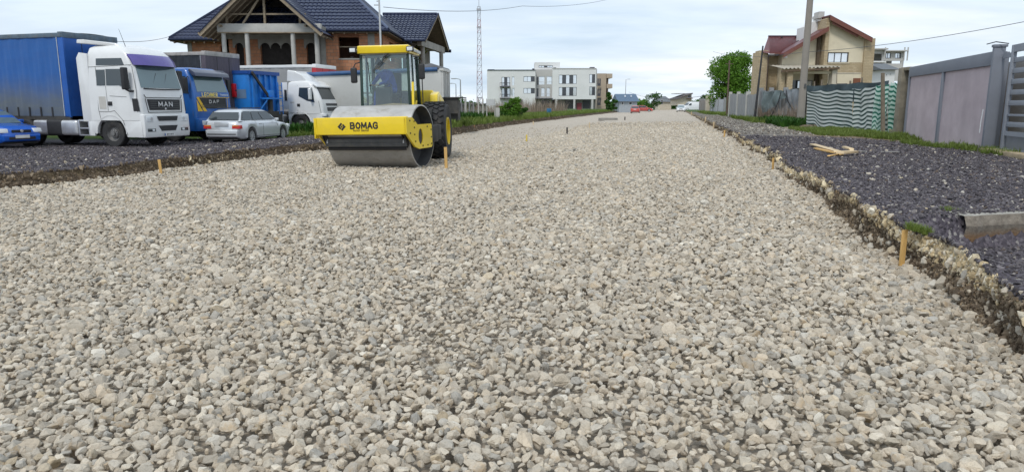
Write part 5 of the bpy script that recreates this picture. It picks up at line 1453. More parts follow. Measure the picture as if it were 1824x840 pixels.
# loggia back wall: brick piers, scalloped arches under a concrete band
wall_plane('loggia_wall', (-20.79, 51.7), (-13.52, 51.7), -.2, 5.95, .3, [(.75, 1.35, 3.6, 5.95), (2.55, 4.85, 3.6, 5.95), (5.9, 6.6, 3.6, 5.95)], BRICK, hs)
def scallop(x0, x1, n, ztop, zspring):
    pts = [(x0 - .12, ztop), (x0 - .12, zspring)]; w = (x1 - x0) / n; r = w / 2
    for k in range(n):
        for a in range(180, -1, -20):
            pts.append((x0 + w * (k + .5) + r * cos(radians(a)) * .98, zspring + r * sin(radians(a)) * 1.05))
    pts += [(x1 + .12, zspring), (x1 + .12, ztop)]
    MB().prism(pts, 51.56, 51.69).build('arch_lintel', CONC)
scallop(-20.05, -19.40, 1, 5.98, 5.36); scallop(-18.22, -15.96, 3, 5.98, 5.30); scallop(-14.90, -14.18, 1, 5.98, 5.32)
MB().b2(-20.79, -13.52, 51.58, 51.69, 5.955, 6.55).build('wall_band', CONC)
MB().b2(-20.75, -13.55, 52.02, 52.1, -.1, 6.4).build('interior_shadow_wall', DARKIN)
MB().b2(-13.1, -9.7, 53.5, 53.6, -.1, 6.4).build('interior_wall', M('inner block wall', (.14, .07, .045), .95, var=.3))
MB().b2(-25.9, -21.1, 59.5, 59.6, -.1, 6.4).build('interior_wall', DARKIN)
for x0, x1 in ((-10.28, -9.80),): MB().b2(x0, x1, 50.965, 51.2, -.2, 6.5).build('concrete_pillar', CONC)
MB().b2(-13.62, -13.30, 50.96, 51.3, -.2, 6.5).build('concrete_pillar', CONC); MB().b2(-14.05, -13.64, 51.4, 51.56, -.2, 6.5).build('concrete_pillar', CONC)
MB().b2(-26.36, -26.0, 57.95, 58.2, -.2, 6.5).build('concrete_pillar', CONC); MB().b2(-21.1, -20.5, 57.9, 58.1, -.2, 6.5).build('concrete_pillar', CONC)
MB().b2(-13.3, -9.3, 50.95, 51.15, 6.32, 6.55).build('wall_band', DARKIN)  # band under the eave, its shade put into the near-black colour
MB().b2(-20.9, -13.4, 48.9, 51.6, 2.9, 3.15).build('loggia_slab', CONC)
MB().b2(-12.42, -10.9, 50.97, 51.05, 4.5, 4.6).build('window_sill', CONC)
MB().b2(-12.44, -10.88, 50.985, 51.1, 6.02, 6.2).build('lintel', M('dark brick lintel', (.26, .11, .06), .9))  # lintel in a darker brick tone than the wall
MB().b2(-12.4, -10.92, 51.15, 51.2, 5.35, 5.42).build('cross_board', WOOD)
for x in (-19.8, -18.2, -15.05, -13.42): MB().cyl((x, 49.15, 2.9), (x, 49.15, 6.2), .155, n=18).build('column', CONCL, smooth=True)
MB().b2(-20.15, -13.05, 48.95, 49.35, 6.17, 6.72).build('porch_beam', CONCL, bevel=.02)
b = MB(); b.b2(-20.15, -13.05, 48.93, 48.96, 6.1, 6.17); b.build('beam_board', WOOD)
MB().b2(-20.2, -19.95, 49.3, 51.6, 6.17, 6.6).build('porch_beam', CONC); MB().b2(-13.3, -13.05, 49.3, 51.5, 6.17, 6.6).build('porch_beam', CONC)
# roofs. main hip
def Q(x, y, z): return (x, y, z)
e0 = EZ - .02; sl = .90
mx0, mx1, my0, my1 = -21.4, -8.7, 50.4, 61.6; hh = (my1 - my0) / 2; rzz = e0 + sl * hh
R0, R1 = Q(mx0 + hh, my0 + hh, rzz), Q(mx1 - hh, my0 + hh, rzz)
tile_roof('roof_slope', [Q(mx0, my0, e0), Q(mx1, my0, e0), R1, R0], ROOFB, hs)
tile_roof('roof_slope', [Q(mx1, my0, e0), Q(mx1, my1, e0), R1], ROOFB, hs)
tile_roof('roof_slope', [Q(mx0, my1, e0), Q(mx0, my0, e0), R0], ROOFB, hs)
tile_roof('roof_slope', [Q(mx1, my1, e0), Q(mx0, my1, e0), R0, R1], ROOFB, hs)
hipc = M('pale hip capping', (.085, .11, .18), .6)
for a_, b_ in ((Q(mx1, my0, e0 + .05), R1), (Q(mx1, my1, e0 + .05), R1), (Q(mx0, my0, e0 + .05), R0), (R0, R1)): ridge('ridge_cap', a_, b_, hipc, hs, .11)
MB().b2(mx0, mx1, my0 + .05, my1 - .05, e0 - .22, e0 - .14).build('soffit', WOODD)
# left wing hip
lx0, lx1, ly0, ly1 = -27.4, -15, 57.2, 68.2; lh = (ly1 - ly0) / 2
L0, L1_ = Q(lx0 + lh, ly0 + lh, e0 + sl * lh), Q(lx1, ly0 + lh, e0 + sl * lh)
tile_roof('roof_slope', [Q(lx0, ly0, e0), Q(lx1, ly0, e0), L1_, L0], ROOFB, hs)
tile_roof('roof_slope', [Q(lx0, ly1, e0), Q(lx0, ly0, e0), L0], ROOFB, hs)
ridge('ridge_cap', Q(lx0, ly0, e0 + .05), L0, ROOFT, hs, .12)
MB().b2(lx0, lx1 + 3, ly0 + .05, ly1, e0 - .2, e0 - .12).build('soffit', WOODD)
# gutters and rafter ends
for p, q in ((Q(mx0, my0 - .08, e0 - .05), Q(mx1, my0 - .08, e0 - .05)), (Q(mx1 + .08, my0, e0 - .05), Q(mx1 + .08, my1, e0 - .05)), (Q(lx0, ly0 - .08, e0 - .05), Q(-21, ly0 - .08, e0 - .05)), (Q(lx0 - .05, ly0, e0 - .05), Q(lx0 - .05, ly1, e0 - .05))):
    ridge('gutter', p, q, ROOFT, hs, .09)
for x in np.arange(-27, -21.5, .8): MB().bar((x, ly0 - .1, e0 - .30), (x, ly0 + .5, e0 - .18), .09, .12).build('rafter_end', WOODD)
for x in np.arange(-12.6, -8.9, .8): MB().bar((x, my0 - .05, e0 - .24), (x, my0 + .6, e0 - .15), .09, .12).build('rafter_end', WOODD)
# front gable over the porch
gx0, gx1, gx, gy = -21.0, -12.75, -16.9, 48.1; gz0, gz1 = 6.0, 9.62
backy = my0 + (gz1 - e0) / sl
tile_roof('roof_slope', [Q(gx0, backy, gz0), Q(gx0, gy, gz0), Q(gx, gy, gz1), Q(gx, backy, gz1)], ROOFB, hs)
tile_roof('roof_slope', [Q(gx1, gy, gz0), Q(gx1, backy, gz0), Q(gx, backy, gz1), Q(gx, gy, gz1)], ROOFB, hs)
ridge('ridge_cap', Q(gx, gy - .05, gz1 + .03), Q(gx, backy, gz1 + .03), ROOFT, hs, .13)
for xa_, s in ((gx0, -1), (gx1, 1)):
    MB().bar((xa_, gy - .06, gz0 - .10), (gx, gy - .06, gz1 - .10), .07, .26).build('barge_board', WOOD)
    MB().bar((xa_ - s * .02, gy - .12, gz0 + .06), (gx, gy - .12, gz1 + .06), .08, .06).build('verge_trim', ROOFT)
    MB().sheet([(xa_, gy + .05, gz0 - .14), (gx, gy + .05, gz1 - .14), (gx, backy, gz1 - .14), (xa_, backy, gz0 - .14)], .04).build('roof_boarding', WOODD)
    for y in (48.6, 49.4, 50.2, 51.0): MB().bar((xa_, y, gz0 - .2), (gx, y, gz1 - .2), .07, .12).build('rafter', WOOD)
    MB().bar((gx + s * 2.9, gy + .4, gz0 + .55), (gx + s * 2.9, backy, gz0 + .55), .10, .12).build('purlin', WOOD)
for x, z in ((gx, gz1 - .3), (-19.5, 7.4), (-14.5, 7.4), (-17.9, 0)):
    if z: MB().bar((x, 49.15, 6.70), (x, 49.15, z), .14).build('truss_post', WOOD)
MB().bar((-18.4, 49.1, 6.72), (gx - .1, 49.1, 8.6), .12).build('truss_brace', WOOD)
MB().bar((-20.3, 49.12, 6.74), (-19.5, 49.12, 7.3), .12).build('truss_brace', WOOD)
MB().bar((-19.9, 49.2, 7.35), (-14.1, 49.2, 7.35), .10).build('tie_beam', WOOD)
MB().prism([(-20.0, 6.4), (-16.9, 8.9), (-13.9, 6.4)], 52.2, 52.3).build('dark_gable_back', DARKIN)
# right wing with its small gable
wy0, wy1 = 57.2, 66.4; wm = (wy0 + wy1) / 2; wz = 8.9; we = 6.35; wx0 = -9.9
wn_, wf_, wr_ = -6.95, -6.0, -6.45          # the gable end stands a little askew: near, far, ridge x
tile_roof('roof_slope', [Q(wx0, wy0 - .4, we), Q(wn_, wy0 - .4, we), Q(wr_, wm, wz), Q(wx0 - 1.2, wm, wz)], ROOFB, hs)
tile_roof('roof_slope', [Q(wf_, wy1 + .4, we), Q(wx0, wy1 + .4, we), Q(wx0, wm, wz), Q(wr_, wm, wz)], ROOFB, hs)
ridge('ridge_cap', Q(wx0 - 1.2, wm, wz), Q(wr_, wm, wz), ROOFT, hs, .12)
for yy, xx, yb in ((wy0 - .4, wn_, -1), (wy1 + .4, wf_, 1)):
    MB().bar((xx + .06, yy, we - .08), (wr_ + .06, wm, wz - .08), .06, .24).build('barge_board', WOOD)
    MB().bar((xx + .10, yy, we + .06), (wr_ + .10, wm, wz + .06), .10, .07).build('verge_trim', ROOFT)
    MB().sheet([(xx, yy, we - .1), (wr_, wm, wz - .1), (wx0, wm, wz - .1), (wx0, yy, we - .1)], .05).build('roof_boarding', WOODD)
ridge('gutter', Q(wx0, wy0 - .48, we - .04), Q(wn_ + .1, wy0 - .48, we - .04), ROOFT, hs, .09)
ridge('gutter', Q(wf_ - .8, wy1 + .45, we - .10), Q(wf_ + .3, wy1 + .45, we - .10), ROOFT, hs, .14)
MB().bar((wn_ - .5, wy0 + .3, 6.25), (wf_ - .4, wy1 - .3, 6.25), .35, .55).build('porch_beam', CONC)
for x, y in ((wn_ - .4, wy0 + 1.4), (wf_ - .4, wm + 2.6)): MB().cyl((x, y, -.2), (x, y, 6.0), .18, n=14).build('column', CONC, smooth=True)
wall_plane('wall', (-9.28, 60.4), (-7.6, 60.4), -.2, 6.4, .3, [(.3, 1.3, 4.4, 5.9)], CONC, hs)
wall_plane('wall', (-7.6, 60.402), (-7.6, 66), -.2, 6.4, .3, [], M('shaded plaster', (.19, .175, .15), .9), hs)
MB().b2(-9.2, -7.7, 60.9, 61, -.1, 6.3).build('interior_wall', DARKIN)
MB = _MB
# ivy-like growth on the right porch column
LEAFY = M('olive foliage', (.10, .11, .025), .8, var=.5, scale=1.5, spec=.2)
def leaf_mat(name, c1, c2, c3):
    t = NT(name)
    n = t.noise(1.1, 4, .6); n2 = t.noise(9, 2, .5)
    c = t.ramp(n, [(.3, c1), (.5, c2), (.72, c3)])
    c = t.mix(t.ramp(n2, [(.3, 0.), (.7, .6)]), c, t.mix(1.0, c, (1.5, 1.45, 1.2), 'MULTIPLY'))
    t.set(Base_Color=c, Roughness=.6, Specular_IOR_Level=.3)
    # leaves let some light through
    tr = t.n.new('ShaderNodeBsdfTranslucent'); t.l.new(c, tr.inputs[0])
    mx = t.n.new('ShaderNodeMixShader'); mx.inputs[0].default_value = .3
    t.l.new(t.bsdf.outputs[0], mx.inputs[1]); t.l.new(tr.outputs[0], mx.inputs[2]); t.l.new(mx.outputs[0], t.out.inputs[0])
    return t.mat
GREEN1 = leaf_mat('fresh tree leaves', (.055, .12, .014), (.09, .20, .02), (.15, .28, .035))
GREEN2 = leaf_mat('hedge leaves', (.018, .055, .010), (.035, .10, .014), (.06, .15, .02))
OLIVE = leaf_mat('olive climbing leaves', (.05, .06, .012), (.11, .12, .025), (.18, .17, .04))
def leaf_cloud(blobs, n, size, seed, flat=.8):
    """quads scattered through a set of ellipsoid clumps: (centre, radii, weight)"""
    rg = np.random.RandomState(seed)
    w = np.array([b_[2] for b_ in blobs], float); w /= w.sum()
    k = rg.choice(len(blobs), n, p=w)
    C = np.array([b_[0] for b_ in blobs])[k]; Rr = np.array([b_[1] for b_ in blobs])[k]
    d = rg.normal(size=(n, 3)); d /= np.linalg.norm(d, axis=1)[:, None]
    p = C + d * Rr * (rg.uniform(.35, 1.0, n) ** .5)[:, None] * (1 + .12 * rg.normal(size=n))[:, None]
    a = rg.normal(size=(n, 3)) + d * .6; a /= np.linalg.norm(a, axis=1)[:, None]
    u = np.cross(a, rg.normal(size=(n, 3))); u /= np.linalg.norm(u, axis=1)[:, None]; v = np.cross(a, u)
    s = (size * rg.uniform(.6, 1.4, n))[:, None]
    V = np.stack([p - u * s * .5, p + v * s * .32, p + u * s * .5, p - v * s * .32], 1).reshape(-1, 3)
    F = np.arange(4 * n).reshape(-1, 4)
    return V, F
def cloud_obj(name, V, F, mat, parent):
    me = bpy.data.meshes.new(name); me.from_pydata(V.tolist(), [], F.tolist()); me.materials.append(mat)
    o = bpy.data.objects.new(name, me); COL.objects.link(o); o.parent = parent
    return o
BARK = M('bark', (.085, .065, .048), .95, var=.3, scale=8, bump=.4)
def tree(name, loc, h, w, label, mat, seed, n=6000, leaf=.22, trunk=.16, blobs_n=26, base=.22, cat='tree', group=None, shape=None):
    rg = random.Random(seed)
    t = empty(name, loc); tag(t, label, cat, group)
    b = MB(); top = Vector((rg.uniform(-.2, .2), rg.uniform(-.2, .2), h * .62))
    b.cyl((0, 0, 0), (top.x * .5, top.y * .5, h * .33), trunk, trunk * .8, 8); b.cyl((top.x * .5, top.y * .5, h * .33), top, trunk * .8, trunk * .35, 8)
    blobs = []
    for k in range(blobs_n):
        zz = rg.uniform(base, .97); prof = (shape(zz) if shape else sqrt(max(.05, 1 - ((zz - .55) / .50) ** 2)))
        rr = w / 2 * prof * sqrt(rg.uniform(.05, 1)) * .85; a = rg.uniform(0, 2 * pi)
        c = Vector((rr * cos(a), rr * sin(a), h * zz)); r = w * rg.uniform(.10, .19)
        blobs.append((tuple(c), (r, r, r * .85), r ** 2))
        if k % 3 == 0: b.cyl((top.x * .4, top.y * .4, h * max(.2, zz - .3)), c, trunk * .35, trunk * .08, 5)
    b.build('trunk', BARK, t, smooth=True)
    V, F = leaf_cloud(blobs, n, leaf, seed); V[:, 2] = np.maximum(V[:, 2], .02)
    cloud_obj('crown', V, F, mat, t); return t
iv = empty('climbing_plant', (-7.0, 60.0, -.1)); tag(iv, 'olive green climbing plant hanging around the columns of the house porch', 'plant')
V, F = leaf_cloud([((-.5 - .25 * k % 1.0, .1, 6.0 - .45 * k), (.55, .35, .45), 1) for k in range(9)] + [((.2, 0, 2.2), (.3, .3, .4), .3)], 1500, .2, 3); cloud_obj('foliage', V, F, OLIVE, iv)
b = MB(); b.tube([(-.4, .1, 0), (-.5, .15, 2), (-.3, .1, 4), (-.5, .1, 5.9)], .05, 6); b.tube([(-.4, .1, 2.8), (.6, 0, 3.6), (.9, 0, 4.0)], .02, 5); b.tube([(.3, .05, 3.3), (1.0, 0, 3.5)], .015, 5); b.build('stem', BARK, iv)
# white steel pole in front of the house
p = at(681, 140, 49)
pole = empty('flag_pole', (p[0], 49, -.2)); tag(pole, 'slim white steel pole standing in front of the brick house', 'pole')
pole.name = 'steel_pole'
MB().cyl((0, 0, 0), (-.05, 0, 8.7), .075, .06, 12).build('shaft', M('white steel', (.52, .53, .53), .4, var=.1), pole, smooth=True)
b = MB(); b.box((-.2, 0, 8.1), (.4, .05, .05)); b.box((-.12, 0, 8.35), (.2, .05, .05)); b.build('bracket', CONC, pole)
# ================================================================== helpers for facades read off one plane
class Facade:
    """pieces of one facade, given by picture coordinates on the plane y = Y, stored relative to an Empty"""
    def __init__(self, name, u, Y, label, cat, z=-.2, group=None):
        p = at(u, 188, Y); self.o = empty(name, (p[0], Y, z)); self.Y = Y; self.off = Vector((p[0], Y, z)); tag(self.o, label, cat, group)
    def P(self, u, v, dy=0): return at(u, v, self.Y + dy)
    def box(self, name, u0, v0, u1, v1, mat, d0=0, d1=.3, parent=None, bevel=0, ref=0):
        """front face at depth offset ref; box from d0 to d1 behind (negative = in front)"""
        a, c = at(u0, v1, self.Y + ref), at(u1, v0, self.Y + ref)
        b = MB(); b.b2(a[0], c[0], self.Y + ref + d0, self.Y + ref + d1, a[2], c[2])
        return self.fin(b, name, mat, parent, bevel)
    def fin(self, b, name, mat, parent=None, bevel=0, smooth=False):
        b.v = [(p[0] - self.off[0], p[1] - self.off[1], p[2] - self.off[2]) for p in b.v]
        o = b.build(name, mat, parent or self.o, bevel=bevel, smooth=smooth); return o
    def wall(self, name, u0, v0, u1, v1, opens, mat, ref=0, th=.3, zb=None):
        a, c = at(u0, v1, self.Y + ref), at(u1, v0, self.Y + ref)
        z0 = a[2] if zb is None else zb
        op = []
        for (p0, q0, p1, q1) in opens:
            s, e = at(p0, q1, self.Y + ref), at(p1, q0, self.Y + ref)
            op.append((s[0] - a[0], e[0] - a[0], s[2] - self.off[2], e[2] - self.off[2]))
        w = wall_plane(name, (a[0] - self.off[0], self.Y + ref - self.off[1]), (c[0] - self.off[0], self.Y + ref - self.off[1]), z0 - self.off[2], c[2] - self.off[2], th, op, mat, self.o)
        return w
    def window(self, u0, v0, u1, v1, ncol, nrow, frame, pane, ref=0, fr=.06, inset=.12, dark=(), rowsplit=None):
        a, c = at(u0, v1, self.Y + ref), at(u1, v0, self.Y + ref)
        y = self.Y + ref + inset
        b = MB(); w, h = c[0] - a[0], c[2] - a[2]
        xs = [a[0] + w * k / ncol for k in range(ncol + 1)]
        zs = [a[2] + h * k / nrow for k in range(nrow + 1)] if rowsplit is None else [a[2], a[2] + h * rowsplit, c[2]]
        for k, x in enumerate(xs): b.b2(x - (0 if k == 0 else fr / 2), x + (fr if k == 0 else (fr / 2 if k < ncol else 0)) - (fr if k == ncol else 0) * 0, y, y + .06, a[2], c[2]) if 0 < k < ncol else b.b2(x, x + (fr if k == 0 else -fr), y, y + .06, a[2], c[2])
        for k, z in enumerate(zs):
            z_ = z + (fr / 2 if k == 0 else (-fr / 2 if k == len(zs) - 1 else 0)); b.b2(a[0] + fr, c[0] - fr, y + .003, y + .057, z_ - fr / 2, z_ + fr / 2)
        f = self.fin(b, 'window', frame)
        for i in range(ncol):
            for j in range(len(zs) - 1):
                q = MB(); q.b2(xs[i] + .01, xs[i + 1] - .01, y + .025, y + .035, zs[j] + .01, zs[j + 1] - .01)
                self.fin(q, 'pane', WDK if i in dark else pane, f)
        return f
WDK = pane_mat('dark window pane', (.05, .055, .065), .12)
SKYP = pane_mat('sky mirroring pane', (.80, .84, .88), .10, metal=.55)
FRW = M('white window frame', (.62, .63, .63), .5, var=.05)
FRG = M('anthracite window frame', (.07, .07, .08), .5)
PLW = M('white render', (.72, .72, .71), .9, var=.05, scale=.25, dirt=(.60, .595, .58), dirt_amt=.5, dscale=.3)
PLG = M('grey render', (.50, .49, .47), .9, var=.08, scale=.3)
PLT = M('tan render', (.42, .34, .26), .9, var=.08, scale=.3)
# ---------------------------------------------------------------- white apartment block
ap = Facade('apartment_block', 960, 178, 'long white three storey apartment block with projecting first floor beyond the verge', 'apartment block')
cu = lambda x: 780 + x / 4.667
cv = lambda y: 80 + y / 4.667
W_ = []
def win(x0, y0, x1, y1, nc, nr, dark=(), ref=0, split=.35, frame=None):
    W_.append((x0, y0, x1, y1, nc, nr, dark, ref, split, frame)); return (cu(x0), cv(y0), cu(x1), cv(y1))
leftw = [win(712, 262, 806, 307, 3, 1, (2,)), win(712, 360, 806, 405, 3, 1, (2,)), win(615, 265, 637, 338, 1, 2), win(618, 360, 638, 430, 1, 2), win(530, 268, 598, 342, 3, 1, (1,)), win(530, 360, 600, 435, 3, 1, (1,))]
ap.wall('wall', cu(410), cv(212), cu(812), 193, leftw, PLW, 0, .3, -.2)
midw = [win(822, 266, 836, 334, 1, 1, (0,), 2.0), win(838, 263, 888, 332, 1, 2, (), 2.0), win(903, 262, 952, 330, 1, 2, (), 2.0), win(822, 362, 836, 430, 1, 1, (0,), 2.0), win(858, 358, 888, 430, 1, 2, (), 2.0), win(903, 358, 932, 430, 1, 2, (), 2.0), win(860, 455, 928, 530, 2, 1, (0, 1), 2.0)]
ap.wall('wall', cu(812), cv(205), cu(950), 193, midw, PLG, 2.0, .3, -.2)
rw = [win(1005, 250, 1154, 325, 5, 1, (1, 3), 0), win(1005, 352, 1154, 425, 5, 1, (1, 3), 0), win(1258, 245, 1308, 318, 2, 1, (1,), 0), win(1258, 348, 1308, 420, 2, 1, (1,), 0)]
ap.wall('wall', cu(950), cv(198), cu(1318), cv(452), rw, PLW, 0, .3)
pw = [win(838, 172, 955, 190, 5, 1, (2,), 3.0, None)]
ap.wall('wall', cu(803), cv(145), cu(1015), cv(210), pw, PLW, 3.0, .3)
for (x0, y0, x1, y1, nc, nr, dk, rf, sp, fr_) in W_:
    ap.window(cu(x0), cv(y0), cu(x1), cv(y1), nc, nr, FRG if dk else FRW, SKYP, rf, .09, .1, dk, sp if nr == 2 else None)
# bodies behind the fronts, ends, slabs, roofs
ap.box('block', 868.2, 125.6, 954, 193, PLG, .35, 12); ap.box('block', 984, 124.6, 1062, cv(448), PLW, .35, 13); ap.box('block', 954.1, 125.8, 983.9, 193, PLG, .4, 10, ref=2.0); ap.box('penthouse', 952.5, 111.6, 997, 125, PLG, .35, 6, ref=3)
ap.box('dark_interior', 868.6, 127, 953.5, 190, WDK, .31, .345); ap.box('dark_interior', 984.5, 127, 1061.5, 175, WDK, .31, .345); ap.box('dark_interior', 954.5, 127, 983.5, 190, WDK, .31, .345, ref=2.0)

ap.box('roof_edge', 868, 124.3, 954, 125.6, FRG, -.15, .4); ap.box('roof_edge', 983, 121.6, 1062.5, 122.8, PLG, -.12, .4)
ap.box('right_end', 1062, 122.6, 1063.5, 178, PLW, -.05, 13)
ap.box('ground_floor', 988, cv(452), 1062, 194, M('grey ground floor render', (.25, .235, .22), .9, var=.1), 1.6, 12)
for x in (975, 1125, 1275): ap.box('pier', cu(x), cv(452), cu(x + 18), 194, PLG, .02, .4)
ap.box('shopfront', cu(1060), cv(456), cu(1150), cv(530), WDK, 1.5, 1.6); ap.box('shopfront', cu(1210), cv(456), cu(1270), cv(530), WDK, 1.5, 1.6); ap.box('red_panel', cu(1158), cv(482), cu(1200), cv(540), M('red panel', (.25, .06, .07), .7), 1.4, 1.5)
ap.box('red_panel', cu(645), cv(455), cu(705), cv(530), WDK, -.02, .1).name = 'dark_doorway'
for yy in (345, 440):
    ap.box('balcony_slab', cu(515), cv(yy), cu(602), cv(yy + 8), FRG, -1.4, .0)
    f_ = ap.box('balcony_rail', cu(515), cv(yy - 30), cu(602), cv(yy - 27), FRG, -1.4, -1.3)
    for k in range(9): ap.box('baluster', cu(516 + k * 10.6), cv(yy - 27), cu(517.4 + k * 10.6), cv(yy), FRG, -1.38, -1.33, f_)
ap.box('canopy', cu(808), cv(443), cu(955), cv(450), FRG, -1.0, 2.0)
ap.box('roof_box', cu(785), cv(196), cu(803), cv(208), FRG, .5, 1.5); ap.box('roof_box', cu(962), cv(188), cu(985), cv(200), FRG, .5, 1.5); ap.box('roof_box', cu(1268), cv(184), cu(1306), cv(196), FRG, .5, 2.5); ap.box('roof_box', cu(415), cv(203), cu(470), cv(212), M('blue solar panel', (.02, .05, .13), .2), .5, 3)
ta = Facade('apartment_block', 1077, 196, 'tan apartment block with stacked balconies right behind the white one', 'apartment block')
ta.box('body', cu(1322), cv(238), cu(1402), 194, PLT, 0, 9)
for y0 in (240, 325, 415): ta.box('balcony', cu(1402), cv(y0), cu(1450), cv(y0 + 36), PLT, -.3, 6)
ta.box('stair_tower', cu(1405), cv(242), cu(1420), 194, M('brown render', (.20, .15, .12), .9), .3, 5)
for y0 in (280, 365, 440):
    for x0 in (1325, 1342): ta.window(cu(x0), cv(y0), cu(x0 + 12), cv(y0 + 60), 1, 1, FRG, WDK, 0, .1, -.06)
    ta.box('balcony_rail', cu(1322), cv(y0 + 40), cu(1350), cv(y0 + 62), FRG, -.8, -.7)

# ---------------------------------------------------------------- lattice mast
lm = empty('lattice_mast', (at(854.5, 188, 250)[0], 250, -.2)); tag(lm, 'tall red and white lattice radio mast rising behind the verge', 'mast')
Hm, bw = 34.5, 1.0
STW = M('pale mast steel', (.42, .42, .46), .5); STR = M('red mast steel', (.38, .22, .24), .5)
seg_ = 16
for k in range(seg_):
    z0_, z1_ = Hm * k / seg_, Hm * (k + 1) / seg_; w0, w1 = bw * (1 - .55 * k / seg_), bw * (1 - .55 * (k + 1) / seg_)
    b = MB(); c0 = [(sx * w0, sy * w0, z0_) for sx, sy in ((-1, -1), (1, -1), (1, 1), (-1, 1))]; c1 = [(sx * w1, sy * w1, z1_) for sx, sy in ((-1, -1), (1, -1), (1, 1), (-1, 1))]
    for i in range(4):
        b.bar(c0[i], c1[i], .12); b.bar(c0[i], c1[(i + 1) % 4], .07); b.bar(c0[(i + 1) % 4], c1[i], .07); b.bar(c1[i], c1[(i + 1) % 4], .08)
    b.build('mast_section', STR if (k // 2) % 2 == 0 else STW, lm)
MB().cyl((0, 0, Hm), (0, 0, Hm + 3.2), .10, n=6).build('antenna', STW, lm)
for z in (Hm * .97, Hm * .8, Hm * .12): MB().box((.0, -.9, z), (1.5, .5, .5)).build('antenna_panel', STW, lm)

# ---------------------------------------------------------------- street lamps, far
def street_lamp(u, v0, Y, label, group=None, arm=1):
    p = at(u, v0, Y); h = p[2] + .2
    o = empty('street_lamp', (p[0], Y, -.2)); tag(o, label, 'street lamp', group)
    MB().cyl((0, 0, 0), (0, 0, h), .12, .07, 8).build('shaft', M('galvanised steel', (.40, .41, .42), .5, metal=.3), o)
    MB().tube([(0, 0, h), (arm * .3, 0, h + .1), (arm * .7, -.1, h + .15)], .05, 6).build('arm', MATS['galvanised steel'], o)
    MB().box((arm * .9, -.1, h + .12), (.6, .25, .12)).build('lamp_head', MATS['galvanised steel'], o, bevel=.03)
street_lamp(1115, 142, 205, 'slim street lamp beyond the white apartments, near the blue roofed house')
street_lamp(820, 142, 95, 'street lamp with its arm to the left, just right of the pale tipper trailer', arm=-1)
street_lamp(756 + 56, 150, 130, 'fainter street lamp next to the one right of the pale tipper trailer', arm=-1)

# ---------------------------------------------------------------- far houses down the road
def gable_house(name, u0, u1, vE, vR, Y, label, wallm, roofm, depth=9, hip=0.0, wins=()):
    f = Facade(name, (u0 + u1) / 2, Y, label, 'house')
    a, c = at(u0, vE, Y), at(u1, vE, Y); r = at((u0 + u1) / 2, vR, Y + depth / 2)
    f.fin(MB().b2(a[0], c[0], Y, Y + depth, -.2, a[2]), 'wall', wallm)
    b = MB(); o_ = .5; w = c[0] - a[0]
    zr = r[2]; x0, x1 = a[0] - o_, c[0] + o_; hx = hip * w
    p = [(x0, Y - o_, a[2] - .1), (x1, Y - o_, a[2] - .1), (x1, Y + depth + o_, a[2] - .1), (x0, Y + depth + o_, a[2] - .1), (x0 + hx, Y + depth / 2, zr), (x1 - hx, Y + depth / 2, zr)]
    b._add(p, [(0, 1, 5, 4), (1, 2, 5), (2, 3, 4, 5), (3, 0, 4), (0, 3, 2, 1)]); f.fin(b, 'roof', roofm)
    for (x, y, X, Y_) in wins: f.window(x, y, X, Y_, 1, 1, FRW, WDK, 0, .08, -.05)
    return f
ROOFBL = M('slate blue roof', (.07, .12, .19), .5, var=.12)
h1 = gable_house('house', 1103, 1135, 180, 167.5, 160, 'low house with a slate blue roof and two skylights far down the left', M('pale blue render', (.34, .37, .40), .9), ROOFBL, 9, .03, [(1107, 181, 1111, 187), (1120, 181, 1126, 187)])
for u in (1115, 1126): h1.box('skylight', u, 169.5, u + 2.4, 172.5, SKYP, 2.2, 2.4)
gable_house('house', 1173, 1196, 181, 171.5, 230, 'small cream house with grey hipped roof far off left of the road end', M('cream render', (.52, .47, .38), .9), M('grey roof', (.13, .14, .15), .7), 10, .35, [(1177, 177.5, 1181, 186)])
wh_ = Facade('modern_house', 1220, 215, 'white house with a slanting mono-pitch roof far off behind the white cars', 'house')
b = MB(); pts = [(1206, 188), (1206, 176), (1232, 168), (1232, 188)]
b.prism([(at(u, v, 215)[0], at(u, v, 215)[2]) for u, v in pts], 215, 224); wh_.fin(b, 'wall', M('cream render', (.52, .47, .38), .9))
b = MB(); b.prism([(at(u, v, 215)[0], at(u, v, 215)[2]) for u, v in [(1203, 177.5), (1203, 176), (1233, 165.6), (1233, 167.4)]], 214, 225); wh_.fin(b, 'roof', M('dark flat roof', (.10, .085, .08), .8))
wh_.box('parapet', 1206, 166, 1220, 167, PLG, 0, 8, ref=3); wh_.box('balcony', 1223, 174.5, 1233, 176, M('brown balcony', (.15, .10, .08), .8), -1.0, .2)
wh_.window(1225, 169.5, 1231, 174, 1, 1, FRW, WDK, 0, .1, -.05)

# ---------------------------------------------------------------- tan house (right) with its maroon roof
MAR = M('maroon metal roof', (.115, .022, .022), .45, var=.15, scale=.7, coat=.15)
MARW = M('red brown barge board', (.17, .062, .045), .6, var=.15)
CRM = M('cream render', (.52, .47, .38), .9)
CRW = M('warm cream render', (.72, .64, .48), .9, var=.08, scale=.6, dirt=(.50, .42, .29), dirt_amt=.4)
EAVE = M('corrugated pale roof', (.42, .38, .31), .8, var=.15)
rx = lambda x: 1320 + x / 3.5
ry = lambda y: 10 + y / 3.5
th_ = Facade('family_house', 1460, 61, 'tan and cream two storey house with maroon roof and stone cladding behind the striped fence', 'house', z=.1)
X_ = lambda x, d=0: at(rx(x), 100, 61 + d)[0]
Z_ = lambda y, d=0: at(1460, ry(y), 61 + d)[2]
